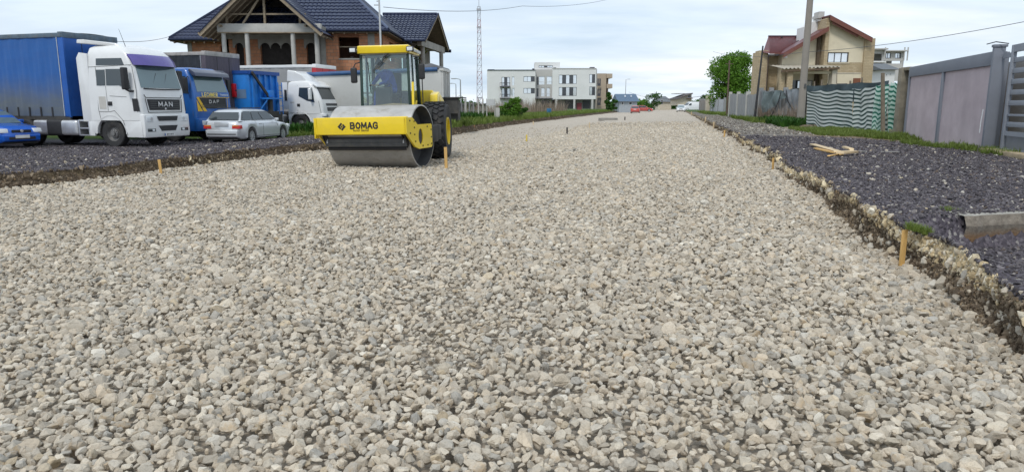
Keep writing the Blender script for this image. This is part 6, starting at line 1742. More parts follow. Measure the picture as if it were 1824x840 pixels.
# right gable block
th_.fin(MB().prism([(X_(530), 0.1), (X_(530), Z_(355)), (X_(760), Z_(355)), (X_(760), 0.1)], 61, 61.3), 'stone_wall', STONEV)
op_ = (at(rx(540), 100, 61)[0], at(rx(672), 100, 61)[0], Z_(357), Z_(292))
w_ = wall_plane('wall', (X_(530) - th_.off[0], .0), (X_(765) - th_.off[0], .0), Z_(356) - .1, Z_(215) - .1, .3, [(op_[0] - X_(530), op_[1] - X_(530), Z_(356.01) - .1 if False else op_[2] - .1 + .03, op_[3] - .1)], CRW, th_.o)
th_.fin(MB().prism([(X_(530), Z_(215)), (X_(765), Z_(215)), (X_(765), Z_(200)), (X_(530), Z_(80))], 61.001, 61.3), 'gable_wall', CRW)
th_.window(rx(540), ry(292), rx(672), ry(357), 3, 1, FRG, SKYP, 0, .07, .08)
th_.box('window_band', rx(540), ry(356), rx(672), ry(362), CRW, -.06, .1)
th_.fin(MB().b2(X_(760), X_(822), 60.8, 69, .1, Z_(206)), 'stone_pier', STONEV)
th_.fin(MB().prism([(X_(510), .1), (X_(510), Z_(85)), (X_(532), Z_(68)), (X_(532), .1)], 60.75, 63), 'stone_pier', STONEV)
th_.fin(MB().b2(X_(532), X_(760), 61.3, 70, .1, Z_(215)), 'body', CRW)
def slope(name, pts, mat, y0, y1, th=.18):
    (xa, ya), (xb, yb) = pts
    th_.fin(MB().prism([(X_(xa), Z_(ya)), (X_(xb), Z_(yb)), (X_(xb), Z_(yb) - th), (X_(xa), Z_(ya) - th)], y0, y1), name, mat)
slope('roof', ((515, 64), (788, 205)), MAR, 60.35, 62.6, .10); slope('barge_board', ((517, 70), (785, 208)), MARW, 60.3, 60.42, .34)
slope('barge_board', ((536, 96), (700, 180)), MARW, 60.43, 60.5, .3)
slope('roof', ((520, 135), (250, 300)), MAR, 60.6, 62.4, .12); slope('barge_board', ((519, 138), (252, 302)), MARW, 60.5, 60.62, .32)
# tall plastered party wall and chimney
th_.fin(MB().prism([(X_(424), Z_(200)), (X_(424), Z_(122)), (X_(515), Z_(66)), (X_(515), Z_(150))], 62.5, 64), 'party_wall', PLW)
b = MB(); b.b2(X_(497), X_(532), 62, 63, Z_(90), Z_(28)); b.b2(X_(490), X_(510), 61.9, 63.1, Z_(70), Z_(52)); th_.fin(b, 'chimney', PLG)
# left part
th_.fin(MB().prism([(X_(275), .1), (X_(275), Z_(290)), (X_(510), Z_(150)), (X_(510), .1)], 61.6, 61.9), 'wall', CRW)
th_.fin(MB().b2(X_(276), X_(510), 61.9, 69, .1, Z_(290)), 'body', CRW)
th_.fin(MB().b2(X_(484), X_(500), 61.3, 61.6, .1, Z_(160)), 'recess_shade', M('painted recess shade', (.10, .075, .05), .9))  # strip proud of the wall; dark brown paints in a recess's shade
th_.fin(MB().b2(X_(192), X_(276), 62.6, 65, .1, Z_(296)), 'wall', STONEV)
th_.fin(MB().b2(X_(138), X_(193), 61.9, 63.0, .1, Z_(275)), 'stone_pier', STONEV)
th_.fin(MB().b2(X_(92, 3), X_(139, 3), 64, 64.8, .1, Z_(294, 3)), 'stone_pier', STONEV)
# maroon main roof of the left part, built as ribbed sheets
b = MB(); N = 46
rows = []
for k in range(N + 1):
    f = k / N; rows.append([(X_(186) + (X_(300) - X_(186)) * f, 61.4, Z_(298) + (.05 if k % 2 else 0)), (X_(170, 4) + (X_(384, 4) - X_(170, 4)) * f, 65.3, Z_(193, 4) + (.05 if k % 2 else 0))])
b.grid(rows); th_.fin(b, 'roof', MAR)
b = MB(); b._add([(X_(150), 61.6, Z_(288)), (X_(170, 4), 65.3, Z_(193, 4)), (X_(187), 61.4, Z_(298)), (X_(150, 4), 65.6, Z_(285, 4))], [(0, 2, 1), (0, 1, 3)]); th_.fin(b, 'roof', MAR)
th_.fin(MB().cyl((X_(170, 4), 65.3, Z_(193, 4) + .03), (X_(384, 4), 65.3, Z_(193, 4) + .03), .09, n=8), 'ridge_cap', M('dark ridge', (.06, .03, .04), .5))
for x in (254, 344): th_.fin(MB().box((X_(x, 3.6), 64.9, Z_(203, 4)), (.12, .12, .25)), 'roof_vent', BLK)
th_.fin(MB().tube([(X_(192), 61.8, Z_(300)), (X_(192), 61.8, .1)], .05, 6), 'downpipe', M('brown pipe', (.07, .045, .035), .5))
th_.fin(MB().b2(X_(188), X_(300), 61.3, 61.45, Z_(300), Z_(294)), 'gutter', MARW)
# porch with columns and its corrugated roof
th_.fin(MB().b2(X_(198), X_(224), 58.9, 59.3, .1, Z_(424)), 'porch_column', STONEV); th_.fin(MB().b2(X_(232), X_(264), 58.6, 59.1, .1, Z_(415)), 'porch_column', STONEV); th_.fin(MB().b2(X_(500), X_(530), 58.6, 59.3, .1, Z_(400)), 'porch_column', CRM)
b = MB(); rows = []
for k in range(61):
    x = X_(186) + (X_(536) - X_(186)) * k / 60; rows.append([(x, 58.3, Z_(408 - 12 * k / 60) + .09 * (k % 4 < 2)), (x, 61.4, Z_(375) + .08 * (k % 4 < 2))])
b.grid(rows); th_.fin(b, 'porch_roof', EAVE)
th_.fin(MB().prism([(X_(190), Z_(424)), (X_(190), Z_(414)), (X_(532), Z_(396)), (X_(532), Z_(406))], 58.35, 58.6), 'porch_beam', M('brown beam', (.13, .085, .055), .8))
th_.fin(MB().b2(X_(264), X_(500), 58.9, 59.2, Z_(432), Z_(415)), 'porch_beam', CRW)
for x0, x1 in ((262, 275), (345, 375), (400, 446)): th_.fin(MB().b2(X_(x0), X_(x1), 61.45, 61.58, .1, Z_(465)), 'door_opening', WDK)
th_.window(rx(346), ry(466), rx(372), ry(520), 1, 1, FRG, SKYP, .3, .07, 0); th_.window(rx(402), ry(466), rx(446), ry(520), 1, 1, FRG, SKYP, .3, .07, 0)
th_.box('door_opening', rx(532), ry(486), rx(662), ry(530), WDK, -.04, .05)
th_.box('cornice', rx(530), ry(418), rx(758), ry(425), CRM, -.06, .1); th_.box('wall', rx(532), ry(425), rx(755), ry(540), CRW, -.03, .0)
th_.box('air_conditioner', rx(262), ry(305), rx(276), ry(330), PLW, -.5, -.1, ref=.6)
b = MB(); b.b2(X_(692), X_(734), 60.3, 60.45, Z_(500), Z_(455)); th_.fin(b, 'rusty_board', M('rusty board', (.20, .075, .04), .8))

# ---------------------------------------------------------------- unfinished block and small white house further right
ub = Facade('apartment_block', 1580, 130, 'unfinished pale grey block with open floors behind the tan house', 'apartment block')
ub.wall('wall', rx(812), ry(272), rx(890), ry(470), [(rx(815), ry(300), rx(885), ry(345)), (rx(815), ry(358), rx(885), ry(408)), (rx(815), ry(418), rx(885), ry(460))], PLG, 0, .4)
ub.wall('wall', rx(890), ry(285), rx(1020), ry(470), [(rx(896), ry(295), rx(936), ry(330)), (rx(960), ry(295), rx(1000), ry(330)), (rx(905), ry(345), rx(1000), ry(362))], PLG, 0, .4)
for (a0, b0, a1, b1) in ((818, 360, 852, 405), (818, 418, 850, 455), (896, 295, 936, 330), (960, 295, 1000, 330)): ub.window(rx(a0), ry(b0), rx(a1), ry(b1), 2, 1, FRG, SKYP, 0, .1, .15)
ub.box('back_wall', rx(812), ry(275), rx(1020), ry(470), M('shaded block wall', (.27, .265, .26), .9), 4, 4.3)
for y in (348, 408): ub.box('floor_slab', rx(805), ry(y), rx(892), ry(y + 8), PLW, -.6, 5)
ub.box('roof_slab', rx(812), ry(268), rx(905), ry(276), PLG, -.8, 6); ub.box('roof_slab', rx(890), ry(280), rx(1030), ry(287), PLG, -.8, 6)
for x in (1005, 1026, 885): ub.box('post', rx(x), ry(262), rx(x + 3), ry(345), PLG, -.7, -.5)
sw = gable_house('house', rx(893), rx(962), ry(395), ry(362), 95, 'little white house with two dark windows right beside the striped fence', PLW, M('grey roof', (.13, .14, .15), .7), 7, 0, [(rx(900), ry(425), rx(913), ry(440)), (rx(926), ry(420), rx(938), ry(435))])
bc = empty('tree', (0, 0, 0)); bpy.data.objects.remove(bc)

# ---------------------------------------------------------------- right hand walls and fences
zR_at = lambda x, y: float(z_right(*st(x, y)))
GRP = M('grey wall paint', (.185, .20, .235), .7, var=.1, scale=1.2, dirt=(.20, .20, .21), dirt_amt=.5, bump=.15)
PNK = NT('pinkish render')
_n1 = PNK.noise(1.4, 7, .6); _n2 = PNK.noise(.9, 5, .6, PNK.co(scale=(1, 1, .35)))
_c = PNK.mix(PNK.ramp(_n1, [(.35, 0.), (.7, 1.)]), (.43, .355, .375), (.54, .455, .475))
_c = PNK.mix(PNK.ramp(_n2, [(.5, 0.), (.75, .45)]), _c, (.34, .285, .30))
PNK.set(Base_Color=_c, Roughness=.9); PNK.bump(PNK.noise(30, 5, .6), .25, .01); PNK = PNK.mat
A = at(1757, 264, 17.0); B_ = at(1611, 241, 24.2)
ax_, ay_, bx_, by_ = A[0], A[1], B_[0], B_[1]
Lw = sqrt((bx_ - ax_) ** 2 + (by_ - ay_) ** 2); aw = atan2(by_ - ay_, bx_ - ax_)
gw = empty('garden_wall', (ax_, ay_, .26), aw); tag(gw, 'grey framed garden wall with two pinkish rendered panels beside the metal gate', 'wall')
Hw = 2.32
def gwb(name, x0, x1, y0, y1, z0, z1, mat, bev=.008): return MB().b2(x0, x1, y0, y1, z0, z1).build(name, mat, gw, bevel=bev)
# local x runs away from the camera, local +y towards the road
gwb('pillar', -.12, .0, -.12, .12, 0, Hw + .10, GRP); gwb('pillar_cap', -.14, .02, -.15, .14, Hw + .10, Hw + .16, GRP)
gwb('frame_post', .0, .16, -.25, .05, 0, Hw, GRP); gwb('frame_post', Lw * .50, Lw * .50 + .18, -.25, .05, 0, Hw - .30, GRP); gwb('frame_post', Lw - .12, Lw, -.25, .05, 0, Hw, GRP)
gwb('frame_beam', .16, Lw - .12, -.25, .06, Hw - .30, Hw + .02, GRP)
gwb('rendered_panel', .16, Lw * .50, -.22, .0, 0, Hw - .30, PNK, 0); gwb('rendered_panel', Lw * .50 + .18, Lw - .12, -.22, .0, 0, Hw - .30, PNK, 0)
MB().tube([(-.02, .17, 1.0), (.03, .17, .75), (.07, .16, .45)], .012, 5).build('white_cable', LAMP, gw)
MB().tube([(-.3, -.1, Hw + .16), (-.1, .1, Hw + .22), (.3, .15, Hw + .20)], .012, 5).build('wire_end', BLK, gw)
# concrete gate bay and the metal gate
cw = empty('concrete_wall', (ax_, ay_, .26), aw); tag(cw, 'bare grey concrete wall just behind the metal gate', 'wall')
MB().b2(-6.5, 3.4, -.85, -.70, -.2, 2.15).build('wall_panel', CONC, cw)
gt = empty('metal_gate', (ax_ - .30 * sin(aw), ay_ + .30 * cos(aw), .26), aw); tag(gt, 'grey steel gate with wide horizontal slats at the right edge of the picture', 'gate')
STG = M('gate paint', (.23, .25, .29), .45, var=.1, scale=2, dirt=(.16, .14, .12), dirt_amt=.5)
for x0, x1, z0, z1 in ((-.78, -.66, .0, 2.42), (-2.7, -2.6, .0, 2.42)): MB().b2(x0, x1, -.42, -.34, z0, z1).build('frame_post', STG, gt, bevel=.006)
MB().b2(-.66, -.16, -.40, -.35, 2.16, 2.26).build('frame_rail', STG, gt); MB().b2(-2.6, -.78, -.42, -.35, 2.26, 2.42).build('frame_rail', STG, gt)
for k in range(7):
    z = .62 + k * .235; MB().b2(-2.6, -.78, -.41, -.37, z, z + (.11 if k not in (1,) else .05)).build('slat', STG, gt, bevel=.004)
MB().b2(-2.6, -.78, -.41, -.36, .42, .52).build('frame_rail', STG, gt); MB().b2(-2.6, -.78, -.41, -.36, .02, .14).build('frame_rail', STG, gt)
MB().b2(-2.6, -.90, -.385, -.375, .14, .42).build('kick_panel', M('gate panel', (.13, .14, .16), .5), gt)
MB().b2(-.78, -.2, -.41, -.36, .02, .12).build('track', STG, gt)
kb = tag(MB().b2(0, -2.6, -.05, .25, 0, .10).build('kerb_stone', M('sandy kerb', (.38, .30, .19), .9, var=.2, scale=6, bump=.3), None, bevel=.012, loc=(ax_ + .35 * cos(aw) * -1, ay_ - .35 * sin(aw), .27), rz=aw), 'sandy kerb strip at the foot of the grey pillar by the gate', 'kerb')
# old concrete post wall between tarp and grey wall
cp = empty('concrete_post_wall', (at(1604, 240, 24.6)[0], 24.6, .36)); tag(cp, 'stained old concrete posts standing between striped tarpaulin and grey wall', 'wall')
for dx, dy, w, h in ((-.10, .1, .26, 2.25), (.16, -.25, .20, 2.15)): MB().b2(dx, dx + w, dy, dy + .25, -.2, h).build('post', M('lichened concrete', (.22, .195, .15), .95, var=.3, scale=3, dirt=(.10, .09, .065), dirt_amt=.8, bump=.4), cp, bevel=.02)
MB().b2(-.05, .5, -.25, .3, 2.15, 2.27).build('coping', MATS['lichened concrete'], cp, bevel=.02)
# striped tarpaulin fence: sagging cloth hung between poles
tf = empty('tarpaulin_fence', (0, 0, 0)); tag(tf, 'green and white striped tarpaulin screen sagging between posts beside the utility pole', 'fence')
def stripes(name, dk, wt):
    t = NT(name); P_ = t.sep(t.n.new('ShaderNodeUVMap').outputs[0] if False else t.tc.outputs['UV'])
    w = t.math('FRACT', t.math('MULTIPLY', P_[1], 10.5)); m_ = t.sm(w, .40, .48)
    m2 = t.math('MULTIPLY', m_, t.math('SUBTRACT', 1.0, t.sm(w, .97, 1.0)))
    c = t.mix(m2, dk, wt); c = t.mix(t.ramp(t.noise(3, 5, .6), [(.45, 0.), (.8, .35)]), c, (.35, .36, .33))
    t.set(Base_Color=c, Roughness=.55); tr = t.n.new('ShaderNodeBsdfTranslucent'); t.l.new(c, tr.inputs[0]); mx = t.n.new('ShaderNodeMixShader'); mx.inputs[0].default_value = .2
    t.l.new(t.bsdf.outputs[0], mx.inputs[1]); t.l.new(tr.outputs[0], mx.inputs[2]); t.l.new(mx.outputs[0], t.out.inputs[0]); return t.mat
def cloth(name, A, B, za, zb, h0a, h0b, mat, folds, seed, amp=.10, lean=0, slant=0.0):
    rg = random.Random(seed); n, m = 90, 26; rows = []; uvs = []
    A, B = Vector((A[0], A[1], 0)), Vector((B[0], B[1], 0)); d = (B - A); nn = Vector((-d.y, d.x, 0)).normalized()
    ph = [rg.uniform(0, 6) for _ in range(4)]
    for j in range(m + 1):
        v = j / m; row = []
        for i in range(n + 1):
            u = i / n
            fold = amp * (.6 * sin(u * folds + ph[0] + 1.4 * v) + .4 * sin(u * folds * 2.3 + ph[1] - 2 * v)) * (.35 + .65 * abs(sin(v * pi * .9 + .2)))
            top = za + (zb - za) * u - .05 * abs(sin(u * pi * 3)) ; bot = h0a + (h0b - h0a) * u + .05 * sin(u * 17 + ph[2])
            z = bot + (top - bot) * v + .035 * sin(u * folds * .8 + ph[3]) * (1 - v)
            p = A + d * u + nn * (fold + lean * (1 - v)); row.append((p.x, p.y, z)); uvs.append((u, v + slant * u + .022 * sin(u * 8 + ph[2]) + .007 * sin(u * 21 + v * 5)))
        rows.append(row)
    b = MB(); b.grid(rows); o = b.build(name, mat, tf, smooth=True, fixn=False)
    uv = o.data.uv_layers.new(name='UVMap')
    for l in o.data.loops: uv.data[l.index].uv = uvs[l.vertex_index]
    return o
S1 = stripes('dark green stripes', (.018, .055, .050), (.60, .65, .63)); S2 = stripes('bright green stripes', (.012, .15, .10), (.50, .66, .60))
p0, p1, p2, p3 = at(1432, 228, 33.0), at(1515, 236, 29.0), at(1578, 238, 27.0), at(1601, 237, 26.4)
z_ = lambda u, v, Y: at(u, v, Y)[2]
cloth('striped_tarpaulin', p0, p1, z_(1434, 162, 33), z_(1515, 158, 29), z_(1432, 221, 33), z_(1512, 238, 29), S1, 9, 1, .07, .1, .10)
cloth('striped_tarpaulin', p1, p2, z_(1515, 158, 29), z_(1575, 150, 27), z_(1515, 238, 29), z_(1575, 237, 27), S1, 11, 2, .08, .1, -.10)
cloth('striped_tarpaulin', at(1553, 237, 27.3), at(1575, 237, 26.8), z_(1553, 151, 27.3), z_(1575, 149, 26.8), z_(1553, 236, 27.3), z_(1575, 235, 26.8), S2, 8, 5, .08)
cloth('striped_tarpaulin', p2, p3, z_(1578, 145, 27), z_(1601, 150, 26.4), z_(1578, 235, 27), z_(1600, 229, 26.4), S2, 12, 3, .16, 0, .28)
for (a_, b_, va, vb, k) in ((p0, p2, 156, 150, 4),):
    net = cloth('shade_net', (a_[0] + .1, a_[1] + .25), (b_[0] + .1, b_[1] + .25), z_(1434, 152, 33), z_(1575, 143, 27), z_(1434, 185, 33), z_(1575, 185, 27), M('dark shade net', (.045, .07, .08), .8, var=.3), 14, 7, .12)
WP = M('weathered timber pole', (.19, .155, .115), .9, var=.3, scale=6, bump=.3)
for u, v0, v1, Y, w in ((1574, 130, 230, 26.4, .15), (1452, 145, 190, 33.4, .07), (1465, 142, 190, 33, .09), (1492, 130, 190, 32, .035), (1516, 144, 190, 31.2, .09), (1537, 138, 190, 30.2, .08), (1603, 150, 190, 27.2, .1)):
    a_, c_ = at(u, v0, Y), at(u - .0 * (v1 - v0), v1, Y)
    b = MB(); b.cyl((a_[0] - .03, Y, a_[2]), (c_[0], Y, .2), w * .45, w * .55, 8); b.build('post', WP, tf, smooth=True)

# concrete utility pole beside it
pp = at(1425, 221, 36.5)
up = empty('utility_pole', (pp[0], 36.5, pp[2] - .1)); tag(up, 'thick grey concrete utility pole standing at the end of the striped tarpaulin', 'utility pole')
MB().cyl((0, 0, 0), (.08, 0, 9.2), .19, .13, 18).build('shaft', M('utility pole concrete', (.27, .245, .215), .95, var=.12, scale=2, dirt=(.17, .15, .13), dirt_amt=.6, bump=.3, bs=30), up, smooth=True)
MB().tube([(.03, -.19, 1.9), (.05, -.19, 2.1)], .05).build('clamp', DGREY, up)
# rusty steel post and leaning black post further back
q = at(1294, 212, 66); o = empty('steel_post', (q[0], 66, .2)); tag(o, 'thin rusty steel post in front of the round green tree', 'post'); MB().cyl((0, 0, 0), (.0, 0, z_(1295, 108, 66) - .2), .09, .07, 8).build('shaft', M('rusty post', (.12, .085, .065), .8), o); MB().box((0, 0, z_(1295, 108, 66) - .5), (.7, .06, .06)).build('cross_arm', MATS['rusty post'], o)
q = at(1345, 190, 46); q2 = at(1359, 82, 46); o = tag(MB().cyl((0, 0, 0), (q2[0] - q[0], 0, q2[2] - .25), .085, .05, 8).build('leaning_post', M('tarred post', (.03, .032, .035), .7), None, smooth=True, loc=(q[0], 46, .25)), 'black tarred post leaning to the right in front of the tan house', 'post')
# grey panel fence, further back along the verge
def panel_fence(name, u0, u1, v0, v1, Y0, Y1, n, label, mat, postm, vert=True, phase=0):
    a_, c_ = at(u0, v1, Y0), at(u1, v1, Y1); ta_, tb_ = at(u0, v0, Y0), at(u1, v0, Y1)
    o = empty(name, (a_[0], Y0, .3)); tag(o, label, 'fence')
    for k in range(n):
        f0, f1 = k / n, (k + 1) / n - .012
        x0, y0_ = a_[0] + (c_[0] - a_[0]) * f0, Y0 + (Y1 - Y0) * f0; x1, y1_ = a_[0] + (c_[0] - a_[0]) * f1, Y0 + (Y1 - Y0) * f1
        h = (ta_[2] + (tb_[2] - ta_[2]) * f0) - .3 + random.uniform(-.04, .04)
        MB().bar((x0 - a_[0], y0_ - Y0, h / 2), (x1 - a_[0], y1_ - Y0, h / 2), .06 + .02 * (k % 2), h).build('fence_panel', mat, o)
    for k in (0, n // 3, 2 * n // 3, n):
        x0, y0_ = a_[0] + (c_[0] - a_[0]) * k / n, Y0 + (Y1 - Y0) * k / n; h = (ta_[2] + (tb_[2] - ta_[2]) * k / n) - .1
        MB().b2(x0 - a_[0] - .12, x0 - a_[0] + .12, y0_ - Y0 - .2, y0_ - Y0 - .02, -.3, h).build('post', postm, o)
    return o
FG = M('weathered grey panel', (.27, .275, .28), .85, var=.15, scale=2, dirt=(.18, .175, .165), dirt_amt=.6)
panel_fence('panel_fence', 1299, 1352, 168, 200, 62, 48, 22, 'weathered grey vertical panel fence in front of the tree and tan house', FG, CONCL)
panel_fence('panel_fence', 1352, 1424, 162, 212, 47.5, 39, 14, 'grey fence draped with torn tarpaulin, left of the concrete utility pole', M('patched grey fence', (.21, .225, .24), .85, var=.3, scale=1.6, dirt=(.33, .33, .31), dirt_amt=.8, dscale=1.2), FG)
panel_fence('panel_fence', 1266, 1290, 177, 192, 96, 84, 5, 'pale sheet metal fence left of the round tree', M('pale sheet metal', (.42, .43, .45), .5, var=.06), FG)
panel_fence('panel_fence', 1246, 1260, 178, 192, 125, 108, 4, 'brownish far fence behind the heap beside the white van', M('brown fence', (.24, .21, .18), .9), FG)
tag(MB().box((0, 0, 1.2), (.9, .6, 2.9)).build('gate_pillar', M('cream gate pillar', (.50, .45, .36), .9, var=.15), None, loc=(at(1263, 190, 98)[0], 98, .0), bevel=.05), 'cream gate pillar standing left of the pale sheet metal fence', 'pillar')
# torn cloth hanging on that fence
tt_ = empty('torn_tarpaulin', (0, 0, 0)); tag(tt_, 'torn grey green tarpaulin hanging over the fence left of the utility pole', 'tarpaulin')
tf_keep = tf; tf = tt_
cloth('torn_cloth', at(1358, 200, 44.2), at(1398, 200, 41), z_(1358, 163, 44), z_(1398, 160, 41), z_(1358, 205, 44), z_(1398, 172, 41), M('grey green cloth', (.12, .155, .16), .8, var=.35, scale=1.5, dirt=(.33, .36, .35), dirt_amt=.9), 12, 9, .25)
cloth('torn_cloth', at(1398, 200, 40.8), at(1424, 200, 38.6), z_(1398, 158, 41), z_(1424, 158, 38.6), z_(1398, 170, 41), z_(1424, 205, 38.6), M('blue grey cloth', (.20, .22, .24), .8, var=.35, scale=1.5), 12, 12, .2)
b = MB(); b.tube([tuple(at(1400, 160, 40.3)), tuple(at(1403, 180, 40)), tuple(at(1412, 195, 39.8))], .03, 5); b.tube([tuple(at(1375, 205, 40.8)), tuple(at(1387, 180, 40.6)), tuple(at(1391, 165, 40.6))], .03, 5); b.build('hanging_rope', BLK, tt_)
tf = tf_keep
# ================================================================== GRASS, BUSHES, TREES
GRASSM = leaf_mat('grass blades', (.10, .14, .03), (.15, .205, .045), (.24, .27, .10))
DRYG = M('dry stalks', (.26, .20, .15), .9, var=.3)
def tuft(name, mat, seed, n=16, h=.22, w=.012, spread=.09):
    rg = random.Random(seed); b = MB()
    for k in range(n):
        a = rg.uniform(0, 6.28); r = rg.uniform(0, spread); x, y = r * cos(a), r * sin(a); hh = h * rg.uniform(.45, 1.1)
        lx, ly = cos(a) * hh * rg.uniform(.15, .7), sin(a) * hh * rg.uniform(.15, .7); px, py = -sin(a) * w, cos(a) * w
        b._add([(x - px, y - py, 0), (x + px, y + py, 0), (x + lx * .4 + px * .7, y + ly * .4 + py * .7, hh * .6), (x + lx * .4 - px * .7, y + ly * .4 - py * .7, hh * .6), (x + lx, y + ly, hh)], [(0, 1, 2, 3), (3, 2, 4)])
    me = bpy.data.meshes.new(name); me.from_pydata(b.v, [], b.f); me.materials.append(mat); return me
C_GRASS = proto_collection('grass_tufts', [tuft('grass_mesh_%02d' % i, GRASSM, 700 + i) for i in range(6)])
C_WEED = proto_collection('broad_weeds', [tuft('weed_mesh_%02d' % i, GREEN2, 720 + i, 26, .22, .035, .14) for i in range(5)])
C_DRY = proto_collection('dry_stalks', [tuft('stalk_mesh_%02d' % i, DRYG, 740 + i, 14, 1.0, .008, .22) for i in range(4)])
def grass(name, coll, n, s0, s1, t0, t1, zf, gate, smin, smax, label, nc, power=1.0, cat='grass'):
    u = rng.rand(n) ** power; s = s0 + (s1 - s0) * u; t = t0 + (t1 - t0) * rng.rand(n)
    k = gate(s, t); s, t = s[k], t[k]; n = len(s)
    sc = rng.uniform(smin, smax, n)
    o = scatter(name, coll, np.stack([t, s, zf(s, t) - .01], 1), np.stack([np.zeros(n), np.zeros(n), rng.uniform(0, 6.28, n)], 1), np.stack([sc, sc, sc * rng.uniform(.7, 1.2, n)], 1), rng.randint(0, nc, n), rz=-ROAD_A)
    tag(o, label, cat); return o
# foot of the pink wall and of the tarpaulin
grass('grass', C_GRASS, 3600, 17.2, 28.5, 5.6, 8.0, z_right, lambda s, t: (t > 6.55 - .02 * (s - 17) + .5 * vn(s * .9, 3) + .35 * sstep(-s, -20, -17)) & (fbm(s * .8, t * 1.2, 3) > -.08) , .32, .85, 'fresh grass along the foot of the pinkish wall', 6)
grass('grass', C_GRASS, 1600, 25.5, 33, 4.9, 7.2, z_right, lambda s, t: fbm(s * .5, t * .6, 2) > .05, .35, .8, 'patchy grass in front of the striped tarpaulin', 6)
grass('grass', C_GRASS, 7000, 40, 110, 3.9, 9, z_right, lambda s, t: (t > 4.6 + .5 * vn(s * .4, 2) + .012 * (s - 40)) | (s > 85), .7, 1.6, 'long strip of green grass before the far right fences', 6)
grass('weeds', C_WEED, 900, 35, 44, 5.1, 7.5, z_right, lambda s, t: fbm(s * .6, t * .6, 2) > -.05, .8, 1.8, 'leafy green weeds left of the concrete utility pole', 5, cat='weeds')
grass('dry_stalks', C_DRY, 420, 38, 72, 5.6, 7.0, z_right, lambda s, t: fbm(s * .3, 5.1, 2) > -.1, .7, 1.4, 'dry brown stalks standing before the grey panel fence', 4, cat='weeds')
# left verge
gl = lambda s, t: t < lipL(s) - .05
grass('grass', C_GRASS, 15000, 33, 150, -26, -11.5, z_left, gl, 1.0, 2.1, 'lush green grass covering the left verge', 6, 1.5)
grass('weeds', C_WEED, 3800, 33, 60, -22, -13, z_left, lambda s, t: gl(s, t) & (fbm(s * .3, t * .3, 3) > .0) & (t < lipL(s) - 1.2), 1.2, 3.2, 'dark leafy weeds along the left verge fence', 5, cat='weeds')
grass('grass', C_GRASS, 1400, 30, 39, -21, -14, z_left, lambda s, t: (fbm(s * .5, t * .5, 2) > -.05) & (s + .6 * (t + 18) > 31.5), .7, 1.5, 'rough grass behind the parked estate car', 6)
grass('dry_stalks', C_DRY, 700, 60, 150, -34, -20, z_left, lambda s, t: fbm(s * .1, 2.1, 2) > -.2, 1.6, 2.8, 'dry brown stalks in front of the white apartments', 4, cat='weeds')
# lone tufts on the right hand lip and millings
def one_tuft(u, v, z, n, r, sc, label):
    p = onz(u, v, z); s_, t_ = st(p[0], p[1]); a = rng.rand(n) * 6.28; q = r * np.sqrt(rng.rand(n))
    tt, ss = t_ + q * np.cos(a), s_ + q * np.sin(a)
    o = scatter('grass_tuft', C_GRASS, np.stack([tt, ss, z_right(ss, tt) - .01], 1), np.stack([a * 0, a * 0, a], 1), np.full((n, 3), sc), rng.randint(0, 6, n), rz=-ROAD_A)
    tag(o, label, 'grass', kind='stuff')
one_tuft(1637, 398, .36, 22, .10, .35, 'small green tuft on the lip just above the near wooden stake')
one_tuft(1690, 372, .36, 10, .09, .22, 'thin green tuft at the left end of the concrete slab')
one_tuft(1812, 462, .12, 12, .10, .22, 'sparse green sprouts on the near millings at the right edge')
# the round tree and shrubs
tp_ = at(1302, 180, 92)
tree('tree', (tp_[0], 92, .2), 7.2, 6.3, 'round fresh green tree behind the grey panel fence, left of the tan house', GREEN1, 21, 20000, .24, .17, 110, .12)
def at_ground(u, Y, z=0): p = at(u, 190, Y); return (p[0], Y, z)
tree('shrub', at_ground(909, 62), 1.9, 2.1, 'bushy green shrub right of the small white notice board on the left verge', GREEN1, 31, 3500, .16, .06, 18, .15, cat='shrub')
tree('shrub', at_ground(928, 66), 1.2, 1.5, 'lower dark green shrub just right of the bushy one on the left verge', GREEN2, 32, 1400, .16, .05, 10, .15, cat='shrub')
tree('conifer', at_ground(1084, 150), 4.2, 2.6, 'pointed green tree against the tan apartment block', GREEN2, 33, 1600, .3, .1, 16, .05, cat='tree', shape=lambda z: max(.1, 1.05 - z))
tree('shrub', at_ground(1094, 140), 2.6, 1.8, 'upright dark shrub between tan apartments and the blue roofed house', GREEN2, 34, 900, .3, .1, 12, .1, cat='shrub')
tree('tree', at_ground(1141, 210), 3.6, 4.2, 'small pale tree right of the blue roofed house', GREEN1, 35, 700, .4, .1, 10, .15)
tree('tree', at_ground(1163, 215), 4.6, 6.0, 'rounded dark tree left of the small cream house', GREEN2, 36, 1200, .4, .1, 14, .1)
tree('tree', at_ground(1253, 190), 4.0, 5.0, 'distant greyish tree right of the white panel van', GREEN2, 37, 900, .4, .1, 12, .1)
tree('tree', at_ground(818, 120), 2.6, 6.0, 'low distant bush seen just right of the pale tipper trailer', GREEN2, 38, 900, .3, .1, 12, .1)
# far hedge lines at the horizon
def hedge(name, u0, u1, Y, h, n, label, mat, seed, size=.8):
    a_, b_ = at(u0, 190, Y), at(u1, 190, Y); rg = random.Random(seed)
    m = int((b_[0] - a_[0]) / (h * .8)) + 1
    bl = [((a_[0] + (b_[0] - a_[0]) * (k + rg.random()) / m, rg.uniform(-3, 3), h * rg.uniform(.25, .55)), (h * .7, h * .7, h * rg.uniform(.3, .55)), 1) for k in range(m)]
    V, F = leaf_cloud(bl, n, size, seed); V[:, 2] = np.maximum(V[:, 2], 0); o = cloud_obj(name, V, F, mat, None); o.location = (0, Y, -.5); tag(o, label, 'hedge', kind='stuff')
hedge('far_hedge', 1130, 1275, 262, 3.6, 5200, 'hazy green hedge closing the end of the gravel road', GREEN2, 51)
hedge('far_hedge', 800, 880, 330, 4.5, 2400, 'far tree line behind the lattice mast', GREEN2, 52)
